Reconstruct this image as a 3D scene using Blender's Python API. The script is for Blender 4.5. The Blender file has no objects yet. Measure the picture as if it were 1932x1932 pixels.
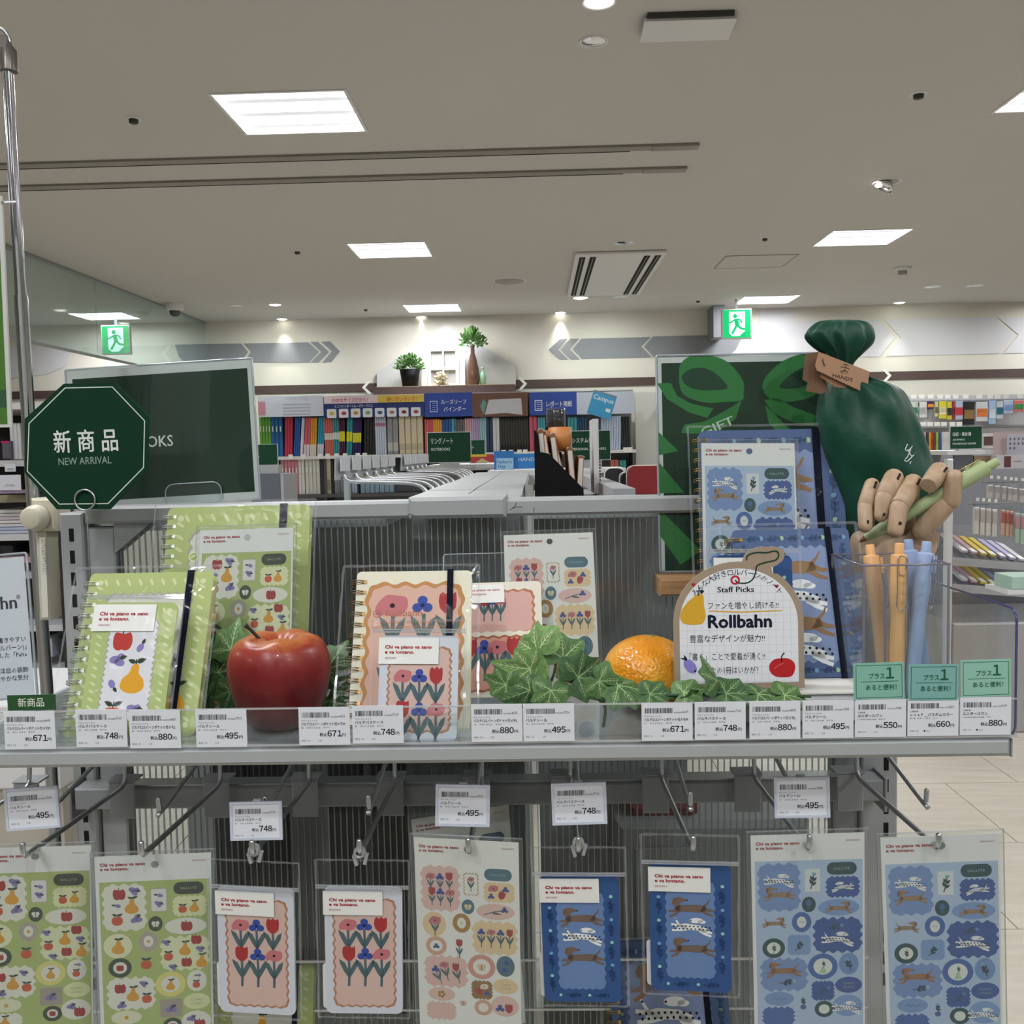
import bpy, math, random
import numpy as np
from mathutils import Matrix, Vector
PI = math.pi
rnd = random.Random(11)
SC = bpy.context.scene
COL = SC.collection

# ------------------------------------------------------------ camera
F = 1790.0
_y = np.array([45.0, -115.0, F]); _y /= np.linalg.norm(_y)
_x = np.array([1.0, -0.019, -(45 + 115 * 0.019) / F]); _x /= np.linalg.norm(_x)
_x -= _y * (_x @ _y); _x /= np.linalg.norm(_x)
_z = np.cross(_x, _y)
MC = np.stack([_x, _y, _z], 1)
EYE = np.array([0.0, 0.0, 1.41])
cam_data = bpy.data.cameras.new('camera')
cam_data.sensor_width = 36.0; cam_data.sensor_fit = 'HORIZONTAL'
cam_data.lens = 36.0 * F / 1932.0
cam_data.clip_start = 0.02; cam_data.clip_end = 100
cam = bpy.data.objects.new('camera', cam_data); COL.objects.link(cam)
_cols = [MC.T @ np.array(v, float) for v in ((1, 0, 0), (0, -1, 0), (0, 0, -1))]
cam.matrix_world = Matrix([[_cols[0][i], _cols[1][i], _cols[2][i], EYE[i]] for i in range(3)] + [[0, 0, 0, 1]])
SC.camera = cam

# ------------------------------------------------------------ world, exposure
SC.view_settings.view_transform = 'Standard'; SC.view_settings.look = 'None'
SC.view_settings.gamma = 1.0; SC.view_settings.use_curve_mapping = False
SC.view_settings.exposure = 0.0
world = bpy.data.worlds.new('world'); SC.world = world; world.use_nodes = True
world.node_tree.nodes['Background'].inputs[0].default_value = (0.9, 0.95, 1.0, 1)
world.node_tree.nodes['Background'].inputs[1].default_value = 0.12
SC.cycles.transparent_max_bounces = 48
SC.cycles.max_bounces = 6
SC.cycles.diffuse_bounces = 3
SC.cycles.sample_clamp_indirect = 4.0
SC.cycles.caustics_reflective = False; SC.cycles.caustics_refractive = False

CEIL = 2.97
LAMP_X = [-4.65, -1.08, 2.49, 6.06]
LAMP_Y = [-4.45, -1.5, 1.45, 4.41, 7.36, 10.31]
LAMP_W = 24.0
lamp_light = bpy.data.lights.new('lamp_light', 'AREA')
lamp_light.shape = 'RECTANGLE'; lamp_light.size = 0.58; lamp_light.size_y = 0.50
lamp_light.energy = LAMP_W; lamp_light.color = (0.985, 0.975, 1.0)

def P(px, py, Y):
    """point of the photograph's pixel on the upright plane at distance Y"""
    d = MC.T @ np.array([(px - 966) / F, (py - 966) / F, 1.0])
    return Vector(EYE + d * (Y / d[1]))
def PZ(px, py, Z):
    d = MC.T @ np.array([(px - 966) / F, (py - 966) / F, 1.0])
    return Vector(EYE + d * ((Z - EYE[2]) / d[2]))

# ------------------------------------------------------------ colours, materials
def lin(h):
    if not isinstance(h, str): return h
    h = h.lstrip('#'); o = []
    for i in (0, 2, 4):
        c = int(h[i:i + 2], 16) / 255
        o.append(c / 12.92 if c <= 0.04045 else ((c + 0.055) / 1.055) ** 2.4)
    return tuple(o)
_M = {}
def mat(name, col=None, rough=0.5, metal=0.0, spec=0.5, emit=None, estr=0.0, coat=0.0, bump=None):
    if name in _M: return _M[name]
    m = bpy.data.materials.new(name); m.use_nodes = True
    b = m.node_tree.nodes['Principled BSDF']
    c = lin(col or '#cccccc')
    b.inputs['Base Color'].default_value = (*c, 1)
    b.inputs['Roughness'].default_value = rough
    b.inputs['Metallic'].default_value = metal
    b.inputs['Specular IOR Level'].default_value = spec
    b.inputs['Coat Weight'].default_value = coat
    if emit:
        b.inputs['Emission Color'].default_value = (*lin(emit), 1)
        b.inputs['Emission Strength'].default_value = estr
    if bump:
        nt = m.node_tree
        tc = nt.nodes.new('ShaderNodeTexCoord'); n = nt.nodes.new('ShaderNodeTexNoise')
        n.inputs['Scale'].default_value = bump[0]; n.inputs['Detail'].default_value = 3
        bp = nt.nodes.new('ShaderNodeBump'); bp.inputs['Strength'].default_value = bump[1]
        bp.inputs['Distance'].default_value = bump[2] if len(bump) > 2 else 0.001
        nt.links.new(tc.outputs['Object'], n.inputs['Vector'])
        nt.links.new(n.outputs['Fac'], bp.inputs['Height'])
        nt.links.new(bp.outputs['Normal'], b.inputs['Normal'])
    _M[name] = m
    return m
def print_mat(name='printed_colour', rough=0.6, spec=0.2, emit=0.0):
    if name in _M: return _M[name]
    m = mat(name, '#ffffff', rough, spec=spec); nt = m.node_tree
    a = nt.nodes.new('ShaderNodeAttribute'); a.attribute_name = 'Col'
    b = nt.nodes['Principled BSDF']
    nt.links.new(a.outputs['Color'], b.inputs['Base Color'])
    if emit:
        nt.links.new(a.outputs['Color'], b.inputs['Emission Color']); b.inputs['Emission Strength'].default_value = emit
    return m
def noise_mat(name, c1, c2, scale=(1, 1, 1), nscale=5.0, rough=0.5, detail=4, lo=0.35, hi=0.65, bump=0.0, spec=0.5, metal=0.0):
    """two colours mixed by stretched noise in object space"""
    if name in _M: return _M[name]
    m = mat(name, c1, rough, metal, spec); nt = m.node_tree; b = nt.nodes['Principled BSDF']
    tc = nt.nodes.new('ShaderNodeTexCoord'); mp = nt.nodes.new('ShaderNodeMapping'); mp.inputs['Scale'].default_value = scale
    n = nt.nodes.new('ShaderNodeTexNoise'); n.inputs['Scale'].default_value = nscale; n.inputs['Detail'].default_value = detail
    r = nt.nodes.new('ShaderNodeValToRGB')
    r.color_ramp.elements[0].position = lo; r.color_ramp.elements[0].color = (*lin(c1), 1)
    r.color_ramp.elements[1].position = hi; r.color_ramp.elements[1].color = (*lin(c2), 1)
    nt.links.new(tc.outputs['Object'], mp.inputs['Vector']); nt.links.new(mp.outputs['Vector'], n.inputs['Vector'])
    nt.links.new(n.outputs['Fac'], r.inputs['Fac']); nt.links.new(r.outputs['Color'], b.inputs['Base Color'])
    if bump:
        bp = nt.nodes.new('ShaderNodeBump'); bp.inputs['Strength'].default_value = bump; bp.inputs['Distance'].default_value = 0.001
        nt.links.new(n.outputs['Fac'], bp.inputs['Height']); nt.links.new(bp.outputs['Normal'], b.inputs['Normal'])
    return m
def clear(name, tint='#ffffff', gloss=0.10, haze=0.0, hazecol='#ffffff', rough=0.05, wr=0.0, wscale=30.0):
    """thin clear plastic or glass: see-through, with a fresnel shine and a little haze"""
    if name in _M: return _M[name]
    m = bpy.data.materials.new(name); m.use_nodes = True; nt = m.node_tree
    for n in list(nt.nodes): nt.nodes.remove(n)
    out = nt.nodes.new('ShaderNodeOutputMaterial')
    tr = nt.nodes.new('ShaderNodeBsdfTransparent'); tr.inputs[0].default_value = (*lin(tint), 1)
    gl = nt.nodes.new('ShaderNodeBsdfGlossy'); gl.inputs['Roughness'].default_value = rough
    df = nt.nodes.new('ShaderNodeBsdfDiffuse'); df.inputs[0].default_value = (*lin(hazecol), 1)
    lw = nt.nodes.new('ShaderNodeLayerWeight'); lw.inputs['Blend'].default_value = 0.5
    pw = nt.nodes.new('ShaderNodeMath'); pw.operation = 'POWER'; pw.inputs[1].default_value = 4.0
    mul = nt.nodes.new('ShaderNodeMath'); mul.operation = 'MULTIPLY_ADD'
    mul.inputs[1].default_value = 0.75; mul.inputs[2].default_value = gloss; mul.use_clamp = True
    m1 = nt.nodes.new('ShaderNodeMixShader'); m2 = nt.nodes.new('ShaderNodeMixShader'); m1.inputs[0].default_value = haze
    L = nt.links
    L.new(lw.outputs['Facing'], pw.inputs[0]); L.new(pw.outputs[0], mul.inputs[0]); L.new(tr.outputs[0], m1.inputs[1]); L.new(df.outputs[0], m1.inputs[2])
    L.new(mul.outputs[0], m2.inputs[0]); L.new(m1.outputs[0], m2.inputs[1]); L.new(gl.outputs[0], m2.inputs[2])
    L.new(m2.outputs[0], out.inputs[0])
    if wr:
        tc = nt.nodes.new('ShaderNodeTexCoord'); n = nt.nodes.new('ShaderNodeTexNoise')
        n.inputs['Scale'].default_value = wscale; n.inputs['Detail'].default_value = 3; n.inputs['Distortion'].default_value = 1.0
        bp = nt.nodes.new('ShaderNodeBump'); bp.inputs['Strength'].default_value = wr; bp.inputs['Distance'].default_value = 0.01
        L.new(tc.outputs['Object'], n.inputs['Vector']); L.new(n.outputs['Fac'], bp.inputs['Height'])
        L.new(bp.outputs['Normal'], gl.inputs['Normal']); L.new(bp.outputs['Normal'], lw.inputs['Normal'])
    _M[name] = m
    return m

# ------------------------------------------------------------ object helpers
def tag(o, label=None, cat=None, group=None, kind=None):
    if label: o['label'] = label
    if cat: o['category'] = cat
    if group: o['group'] = group
    if kind: o['kind'] = kind
    return o
def thing(name, label, cat, M=None, group=None):
    o = bpy.data.objects.new(name, None); COL.objects.link(o)
    o.empty_display_size = 0.02
    if M is not None:
        o.matrix_world = M if isinstance(M, Matrix) else Matrix.Translation(M)
    return tag(o, label, cat, group)
def kids(o):
    return [c for c in COL.objects if c.parent == o]
def copy_tree(o, M=None, label=None, group=None):
    ch = kids(o)
    r = o.copy(); COL.objects.link(r)
    if M is not None: r.matrix_world = M if isinstance(M, Matrix) else Matrix.Translation(M)
    if label: r['label'] = label
    if group: r['group'] = group
    for c in ch:
        sub = kids(c)
        d = c.copy(); COL.objects.link(d); d.parent = r
        for s in sub:
            e = s.copy(); COL.objects.link(e); e.parent = d
    return r

class MB:
    """collects geometry; build() links it as one mesh object"""
    def __init__(s): s.v = []; s.f = []; s.sm = []; s.mi = []; s.cur = 0; s.T = None
    def add(s, vs, fs, smooth=False):
        n = len(s.v)
        if s.T is not None: vs = [s.T @ Vector(v) for v in vs]
        s.v += [tuple(v) for v in vs]
        for f in fs: s.f.append([i + n for i in f]); s.sm.append(smooth); s.mi.append(s.cur)
        return s
    def box(s, x0, y0, z0, x1, y1, z1, bev=0.0):
        if bev:
            b = min(bev, abs(x1 - x0) / 2.2, abs(z1 - z0) / 2.2, abs(y1 - y0) / 2.2)
            # chamfered box: inset layers along y
            ring = lambda y, i: [(x0 + i, y, z0 + i), (x1 - i, y, z0 + i), (x1 - i, y, z1 - i), (x0 + i, y, z1 - i)]
            vs = ring(y0, b) + ring(y0 + b, 0) + ring(y1 - b, 0) + ring(y1, b)
            fs = [(0, 1, 2, 3), (15, 14, 13, 12)]
            for k in range(3):
                for i in range(4):
                    j = (i + 1) % 4
                    fs.append((k * 4 + i, k * 4 + 4 + i, k * 4 + 4 + j, k * 4 + j))
            return s.add(vs, [tuple(reversed(f)) for f in fs])
        vs = [(x, y, z) for x in (x0, x1) for y in (y0, y1) for z in (z0, z1)]
        return s.add(vs, [(0, 1, 3, 2), (4, 6, 7, 5), (0, 4, 5, 1), (2, 3, 7, 6), (0, 2, 6, 4), (1, 5, 7, 3)])
    def obox(s, c, ax, ay, az):
        """box around centre c with half axes ax, ay, az (vectors)"""
        c, ax, ay, az = Vector(c), Vector(ax), Vector(ay), Vector(az)
        vs = [c + ax * i + ay * j + az * k for i in (-1, 1) for j in (-1, 1) for k in (-1, 1)]
        return s.add(vs, [(0, 1, 3, 2), (4, 6, 7, 5), (0, 4, 5, 1), (2, 3, 7, 6), (0, 2, 6, 4), (1, 5, 7, 3)])
    def prism(s, poly, z0, z1, M=None):
        n = len(poly)
        vs = [Vector((p[0], p[1], z0)) for p in poly] + [Vector((p[0], p[1], z1)) for p in poly]
        if M is not None: vs = [M @ v for v in vs]
        fs = [tuple(range(n))[::-1], tuple(range(n, 2 * n))]
        fs += [(i, (i + 1) % n, n + (i + 1) % n, n + i) for i in range(n)]
        return s.add(vs, fs)
    def quad(s, a, b, c, d): return s.add([a, b, c, d], [(0, 1, 2, 3)])
    def tube(s, pts, r, n=8, caps=True, closed=False):
        pts = [Vector(p) for p in pts]
        rr = r if isinstance(r, (list, tuple)) else [r] * len(pts)
        vs, fs = [], []; m = len(pts); up = None
        for i, p in enumerate(pts):
            if closed: t = pts[(i + 1) % m] - pts[i - 1]
            else: t = pts[min(i + 1, m - 1)] - pts[max(i - 1, 0)]
            if t.length < 1e-9: t = Vector((0, 0, 1))
            t.normalize()
            if up is None:
                up = Vector((0, 0, 1)) if abs(t.z) < 0.9 else Vector((0, 1, 0))
            u = (up - t * up.dot(t))
            if u.length < 1e-6: u = t.orthogonal()
            u.normalize(); up = u; w = t.cross(u)
            for k in range(n):
                a = 2 * PI * k / n
                vs.append(p + (u * math.cos(a) + w * math.sin(a)) * rr[i])
        for i in range(m if closed else m - 1):
            j = (i + 1) % m
            for k in range(n):
                l = (k + 1) % n
                fs.append((i * n + k, i * n + l, j * n + l, j * n + k))
        s.add(vs, fs, True)
        if caps and not closed:
            s.add(vs[:n], [tuple(range(n))[::-1]]); s.add(vs[-n:], [tuple(range(n))])
        return s
    def lathe(s, prof, n=32, axis=None, mod=None):
        """prof: (r, z) list. mod(angle, k, r, z) -> (r, z)"""
        vs, fs = [], []
        for k, (r, z) in enumerate(prof):
            for i in range(n):
                a = 2 * PI * i / n
                r2, z2 = mod(a, k, r, z) if mod else (r, z)
                vs.append((r2 * math.cos(a), r2 * math.sin(a), z2))
        for k in range(len(prof) - 1):
            for i in range(n):
                j = (i + 1) % n
                fs.append((k * n + i, k * n + j, (k + 1) * n + j, (k + 1) * n + i))
        if axis is not None: vs = [axis @ Vector(v) for v in vs]
        return s.add(vs, fs, True)
    def ball(s, c, r, n=12, sx=1, sy=1, sz=1):
        prof = [(math.sin(PI * k / n), -math.cos(PI * k / n)) for k in range(n + 1)]
        M = Matrix.Translation(Vector(c)) @ Matrix.Diagonal((r * sx, r * sy, r * sz, 1))
        return s.lathe(prof, n * 2, M)
    def build(s, name, m, parent=None, kind=None, M=None, rel=False):
        """rel: geometry is given in world space, parent's frame is taken out"""
        vs = s.v
        if rel and parent is not None:
            inv = parent.matrix_world.inverted(); vs = [tuple(inv @ Vector(v)) for v in vs]
        me = bpy.data.meshes.new(name); me.from_pydata(vs, [], s.f)
        for mm in (m if isinstance(m, (list, tuple)) else [m]): me.materials.append(mm)
        me.polygons.foreach_set('use_smooth', s.sm); me.polygons.foreach_set('material_index', s.mi)
        me.update()
        o = bpy.data.objects.new(name, me); COL.objects.link(o)
        if parent is not None: o.parent = parent
        if M is not None: o.matrix_local = M
        if kind: o['kind'] = kind
        return o
def up_world():
    bpy.context.view_layer.update()

def rrect(x0, y0, x1, y1, r, n=4):
    r = min(r, abs(x1 - x0) / 2, abs(y1 - y0) / 2); o = []
    for cx, cy, a0 in ((x1 - r, y1 - r, 0), (x0 + r, y1 - r, 90), (x0 + r, y0 + r, 180), (x1 - r, y0 + r, 270)):
        for k in range(n + 1):
            a = math.radians(a0 + 90 * k / n); o.append((cx + r * math.cos(a), cy + r * math.sin(a)))
    return o
def smooth_closed(pts, n=4):
    o = []; m = len(pts)
    for i in range(m):
        p0, p1, p2, p3 = (pts[(i + k - 1) % m] for k in range(4))
        for j in range(n):
            t = j / n; a = []
            for c in (0, 1):
                a.append(0.5 * (2 * p1[c] + (p2[c] - p0[c]) * t + (2 * p0[c] - 5 * p1[c] + 4 * p2[c] - p3[c]) * t * t + (3 * p1[c] - p0[c] - 3 * p2[c] + p3[c]) * t ** 3))
            o.append(tuple(a))
    return o
def smooth_path(pts, n=6):
    pts = [Vector(p) for p in pts]; q = [pts[0]] + pts + [pts[-1]]; o = []
    for i in range(1, len(q) - 2):
        p0, p1, p2, p3 = q[i - 1:i + 3]
        for j in range(n):
            t = j / n
            o.append(0.5 * (2 * p1 + (p2 - p0) * t + (2 * p0 - 5 * p1 + 4 * p2 - p3) * t * t + (3 * p1 - p0 - 3 * p2 + p3) * t ** 3))
    o.append(pts[-1]); return o

# ------------------------------------------------------------ text
_TX = {}
def text_geo(body, bold=0.0, res=2):
    """verts (2-D, size 1), faces, width"""
    k = (body, bold, res)
    if k in _TX: return _TX[k]
    cu = bpy.data.curves.new('t', 'FONT'); cu.body = body; cu.size = 1.0
    cu.resolution_u = res; cu.offset = bold; cu.fill_mode = 'FRONT'
    ob = bpy.data.objects.new('t', cu)
    me = ob.to_mesh()
    vs = [(v.co.x, v.co.y) for v in me.vertices]; fs = [tuple(p.vertices) for p in me.polygons]
    ob.to_mesh_clear(); bpy.data.objects.remove(ob); bpy.data.curves.remove(cu)
    x0 = min((v[0] for v in vs), default=0); x1 = max((v[0] for v in vs), default=1)
    vs = [(v[0] - x0, v[1]) for v in vs]
    _TX[k] = (vs, fs, max(x1 - x0, 1e-3))
    return _TX[k]

# ------------------------------------------------------------ flat printed art
STEP = 0.00010
class Art:
    """flat print: shapes in drawing units (y down); s metres per unit; H drawing height"""
    def __init__(s, scale, H, x0=0.0, y0=0.0):
        s.k = scale; s.H = H; s.ox = x0; s.oy = y0; s.v = []; s.f = []; s.c = []; s.S = [(0, 0, 1, 1, 0)]
    def push(s, x, y, sx=1.0, rot=0.0, sy=None): s.S.append((x, y, sx, sx if sy is None else sy, math.radians(rot))); return s
    def pop(s): s.S.pop(); return s
    def tr(s, p):
        x, y = p[0], p[1]
        for (tx, ty, sx, sy, r) in reversed(s.S):
            x, y = x * sx, y * sy
            x, y = x * math.cos(r) - y * math.sin(r) + tx, x * math.sin(r) + y * math.cos(r) + ty
        return ((x - s.ox) * s.k, (s.H - (y - s.oy)) * s.k)
    def raw(s, pts, faces, col, lv):
        n = len(s.v); z = lv * STEP
        s.v += [(*s.tr(p), z) for p in pts]; c = (*lin(col), 1.0)
        for f in faces: s.f.append([i + n for i in f]); s.c.append(c)
    def poly(s, pts, col, lv=1): s.raw(pts, [tuple(range(len(pts)))], col, lv); return s
    def blob(s, pts, col, lv=1, n=4): return s.poly(smooth_closed(pts, n), col, lv)
    def rect(s, x0, y0, x1, y1, col, lv=1): return s.poly([(x0, y0), (x1, y0), (x1, y1), (x0, y1)], col, lv)
    def rr(s, x0, y0, x1, y1, r, col, lv=1, n=4): return s.poly(rrect(x0, y0, x1, y1, r, n), col, lv)
    def ell(s, cx, cy, rx, ry, col, lv=1, n=20, rot=0):
        s.push(cx, cy, 1, rot); s.poly([(rx * math.cos(2 * PI * i / n), ry * math.sin(2 * PI * i / n)) for i in range(n)], col, lv); s.pop(); return s
    def ring(s, cx, cy, rx, ry, w, col, lv=1, n=24, hx=None, hy=None):
        hx = rx - w if hx is None else hx; hy = ry - w if hy is None else hy
        pts = [(cx + a * math.cos(2 * PI * i / n), cy + b * math.sin(2 * PI * i / n)) for a, b in ((rx, ry), (hx, hy)) for i in range(n)]
        s.raw(pts, [(i, (i + 1) % n, n + (i + 1) % n, n + i) for i in range(n)], col, lv); return s
    def wavepts(s, x0, y0, x1, y1, amp, nx, ny, r=None):
        r = amp * 1.5 if r is None else r; o = []
        def side(ax, ay, bx, by, n, nxn, nyn):
            m = n * 8
            for i in range(m):
                t = i / m; a = amp * math.cos(2 * PI * n * t) * -1
                o.append((ax + (bx - ax) * t + nxn * a, ay + (by - ay) * t + nyn * a))
        def arc(cx, cy, a0):
            for k in range(1, 4):
                a = math.radians(a0 + 90 * k / 4); o.append((cx + (r - amp) * math.cos(a), cy + (r - amp) * math.sin(a)))
        r2 = r
        side(x0 + r2, y0, x1 - r2, y0, nx, 0, -1); arc(x1 - r2, y0 + r2, -90)
        side(x1, y0 + r2, x1, y1 - r2, ny, 1, 0); arc(x1 - r2, y1 - r2, 0)
        side(x1 - r2, y1, x0 + r2, y1, nx, 0, 1); arc(x0 + r2, y1 - r2, 90)
        side(x0, y1 - r2, x0, y0 + r2, ny, -1, 0); arc(x0 + r2, y0 + r2, 180)
        return o
    def wavy(s, x0, y0, x1, y1, amp, nx, ny, col, lv=1, r=None, line=None):
        p = s.wavepts(x0, y0, x1, y1, amp, nx, ny, r)
        if line is None: return s.poly(p, col, lv)
        return s.stroke(p + [p[0]], line, col, lv)
    def stroke(s, pts, w, col, lv=1, taper=None):
        n = len(pts); L, Rr = [], []
        for i, p in enumerate(pts):
            a = pts[max(i - 1, 0)]; b = pts[min(i + 1, n - 1)]
            if i in (0, n - 1) and pts[0] == pts[-1]: a, b = pts[-2], pts[1]
            dx, dy = b[0] - a[0], b[1] - a[1]; d = math.hypot(dx, dy) or 1
            ww = (w if not isinstance(w, (list, tuple)) else w[i]) / 2
            L.append((p[0] - dy / d * ww, p[1] + dx / d * ww)); Rr.append((p[0] + dy / d * ww, p[1] - dx / d * ww))
        s.raw(L + Rr, [(i, i + 1, n + i + 1, n + i) for i in range(n - 1)], col, lv); return s
    def text(s, body, x, y, size, col, lv=2, bold=0.0, w=None, align='l', res=2, slant=0.0):
        """baseline at y; size = em height in drawing units; w fits the width; bold thickens by layered copies"""
        cjk = any(ord(c) > 0x2e80 for c in body)
        vs, fs, tw = text_geo(body, 0.0, res)
        sx = size if w is None else w / tw
        off = {'l': 0, 'c': -tw * sx / 2, 'r': -tw * sx}[align]
        e = bold * (size if w is None else min(size, sx * 1.0)) * .62
        for i, (dx, dy) in enumerate([(0, 0)] if bold <= 0 else [(0, 0), (-e, 0), (e, 0), (0, e), (0, -e)][:5 if cjk or bold > .05 else 3]):
            s.raw([(x + off + dx + v[0] * sx, y + dy - v[1] * size) for v in vs], fs, col, lv + i * .12)
        return s
    def build(s, name, parent, z=0.0, m=None, flip=False, label=None):
        me = bpy.data.meshes.new(name); me.from_pydata([(v[0], v[1], v[2] + z) for v in s.v], [], s.f)
        at = me.color_attributes.new('Col', 'FLOAT_COLOR', 'CORNER')
        buf = []
        for f, c in zip(s.f, s.c): buf += list(c) * len(f)
        at.data.foreach_set('color', buf)
        me.materials.append(m or print_mat()); me.update()
        o = bpy.data.objects.new(name, me); COL.objects.link(o); o.parent = parent
        if label: o['label'] = label
        return o

def card(BL, BR, TL, Yb, Yt, Ybr=None, W=None, H=None):
    """frame of a flat item: local x along its width, y up its height, z towards the viewer. Returns matrix, width, height (m)"""
    a = P(*BL, Yb); c = P(*TL, Yt)
    if Ybr == 'auto':          # turn the item about its upright edge until its corner is square
        d = MC.T @ np.array([(BR[0] - 966) / F, (BR[1] - 966) / F, 1.0]); v = np.array(c - a)
        t = ((np.array(a) - EYE) @ v) / (d @ v); Ybr = min(max(t * d[1], Yb - .02), Yb + .02)
    b = P(*BR, Yb if Ybr is None else Ybr)
    u = (b - a); w = u.length; u.normalize(); v = c - a; v = v - u * v.dot(u); h = v.length; v.normalize(); n = u.cross(v)
    M = Matrix([[u[i], v[i], n[i], a[i]] for i in range(3)] + [[0, 0, 0, 1]])
    return M, (W or w), (H or h)
# ============================================================ THE ROOM
M_ceil = mat('ceiling_paint', '#c4c2be', 0.9, bump=(160, 0.15, 0.001))
M_wall = mat('wall_paint', '#d6d4c8', 0.85)
M_white = mat('white_paint', '#d9dadb', 0.6)
M_steel = mat('grey_powder_coat', '#a3a7a8', 0.42, bump=(900, 0.08, 0.0002))
M_steel2 = mat('mid_grey_metal', '#8b8f91', 0.45)
M_dark = mat('black_plastic', '#0a0a0b', 0.5, spec=.15)
M_slot = mat('slot_black', '#050505', 0.9)
M_chrome = mat('chrome', '#c8ccd2', 0.12, metal=1.0)
M_hook = mat('hook_chrome', '#c4c8cc', 0.3, metal=1.0)
M_clear = clear('clear_acrylic', '#fbfdfd', 0.02, 0.012)
M_edge = clear('acrylic_edge', '#b9c2cc', 0.2, 0.45, '#dfe8f0')
M_edgeblue = clear('acrylic_blue_edge', '#5a5f9a', 0.15, 0.5, '#4a4f96')
M_film = clear('cellophane', '#fcfdfd', 0.006, 0.004, wr=0.5, wscale=14, rough=0.06)
M_filmh = clear('cellophane_seam', '#f4f6f8', 0.05, 0.13, '#f2f5fa')
M_glass = clear('partition_glass', '#eaf2f0', 0.03, 0.10, '#dfe9e8')

def struct(name, mb, m, **k):
    o = mb.build(name, m); o['kind'] = 'structure'; return o

# floor with tiles as geometry joints: near tiles as pieces, the rest a plain slab
fl = MB(); fl.box(-9, -6.5, -0.05, 9, 11.2, -0.004); floor = struct('floor', fl, mat('floor_joint', '#8f897c', 0.7))
M_tile = noise_mat('floor_tile_vinyl', '#bdb6a6', '#cdc7b9', (1, 6, 1), 3.5, 0.35, 6, 0.3, 0.7)
tile_me = None
for ix in range(-9, 10):
    for iy in range(1, 19):
        if tile_me is None:
            t = MB(); t.box(-0.298, -0.298, -0.02, 0.298, 0.298, 0.0); o = t.build('tile', M_tile, floor); tile_me = o.data
        else:
            o = bpy.data.objects.new('tile', tile_me); COL.objects.link(o); o.parent = floor
        o.location = (ix * 0.6 + 0.17 + (0.3 if iy % 2 else 0), iy * 0.6, 0)
c = MB()
# ceiling slab with openings for the lamps
xs = sorted(sum([[x - 0.30, x + 0.30] for x in LAMP_X], [-9.0, 9.0])); ys = sorted(sum([[y - 0.27, y + 0.27] for y in LAMP_Y], [-6.5, 11.2]))
for i in range(len(xs) - 1):
    for j in range(len(ys) - 1):
        if i % 2 == 1 and j % 2 == 1: continue
        c.quad((xs[i], ys[j], CEIL), (xs[i], ys[j + 1], CEIL), (xs[i + 1], ys[j + 1], CEIL), (xs[i + 1], ys[j], CEIL))
c.box(-9, -6.5, CEIL + 0.12, 9, 11.2, CEIL + 0.2)
struct('ceiling', c, M_ceil)
w = MB(); w.box(-9, 10.95, 0, 9, 11.2, CEIL); wall_back = struct('wall_back', w, M_wall)
w = MB(); w.box(-9.2, -6.5, 0, -9, 11.2, CEIL); struct('wall_left', w, M_wall)
w = MB(); w.box(9, -6.5, 0, 9.2, 11.2, CEIL); struct('wall_right', w, M_wall)
w = MB(); w.box(-9, -6.7, 0, 9, -6.5, CEIL); struct('wall_front', w, M_wall)

# back-wall graphics: grey and pale arrow bands, brown strip
YW = 10.945
M_band = mat('grey_band_paint', '#82868a', 0.8); M_pale = mat('pale_band_paint', '#cfd0d3', 0.8); M_line = mat('cream_line_paint', '#d3cfc0', 0.8)
M_brown = mat('brown_trim', '#4a3935', 0.6)
def wallpoly(name, m, pts, th=0.002, label=None):
    mb = MB(); W = [P(a, b, YW) for a, b in pts]
    n = len(W); f = [tuple(p) for p in W]; g = [(p.x, YW - th, p.z) for p in W]
    mb.add(f + g, [tuple(range(n)), tuple(range(n, 2 * n))[::-1]] + [(i, n + i, n + (i + 1) % n, (i + 1) % n) for i in range(n)])
    o = mb.build(name, m, wall_back); return o
wallpoly('arrow_band', M_band, [(330, 650), (455, 648), (468, 664), (456, 682), (350, 684), (338, 674)], 0.003)
wallpoly('arrow_band', M_band, [(459, 648), (582, 646), (602, 664), (583, 684), (460, 684), (473, 664)], 0.003)
wallpoly('arrow_chevron', M_band, [(585, 645), (600, 645), (621, 664), (601, 684), (586, 684), (606, 664)], 0.003)
wallpoly('arrow_chevron', M_band, [(606, 645), (623, 644), (641, 663), (625, 683), (608, 684), (626, 663)], 0.003)
wallpoly('arrow_chevron', M_band, [(1056, 640), (1071, 639), (1053, 660), (1072, 678), (1056, 678), (1035, 660)], 0.003)
wallpoly('arrow_chevron', M_band, [(1076, 639), (1093, 639), (1075, 659), (1094, 678), (1077, 678), (1058, 660)], 0.003)
wallpoly('arrow_band', M_band, [(1097, 639), (1228, 636), (1210, 654), (1230, 674), (1098, 677), (1080, 659)], 0.003)
wallpoly('arrow_band', M_band, [(1232, 635), (1384, 632), (1398, 640), (1388, 660), (1372, 674), (1234, 674), (1215, 654)], 0.003)
wallpoly('pale_column', M_pale, [(1434, 580), (1500, 578), (1500, 676), (1460, 672), (1440, 650), (1433, 620)], 0.0015)
wallpoly('pale_band', M_pale, [(1500, 607), (1655, 603), (1688, 637), (1660, 673), (1500, 676)], 0.0015)
wallpoly('pale_band', M_pale, [(1668, 603), (1876, 599), (1914, 632), (1884, 667), (1672, 672), (1700, 637)], 0.0015)
wallpoly('pale_band', M_pale, [(1883, 599), (1932, 598), (1932, 666), (1892, 667), (1922, 632)], 0.0015)
wallpoly('pale_curve', M_pale, [(10, 655), (140, 650), (125, 690), (90, 706), (10, 715)], 0.002)
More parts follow.
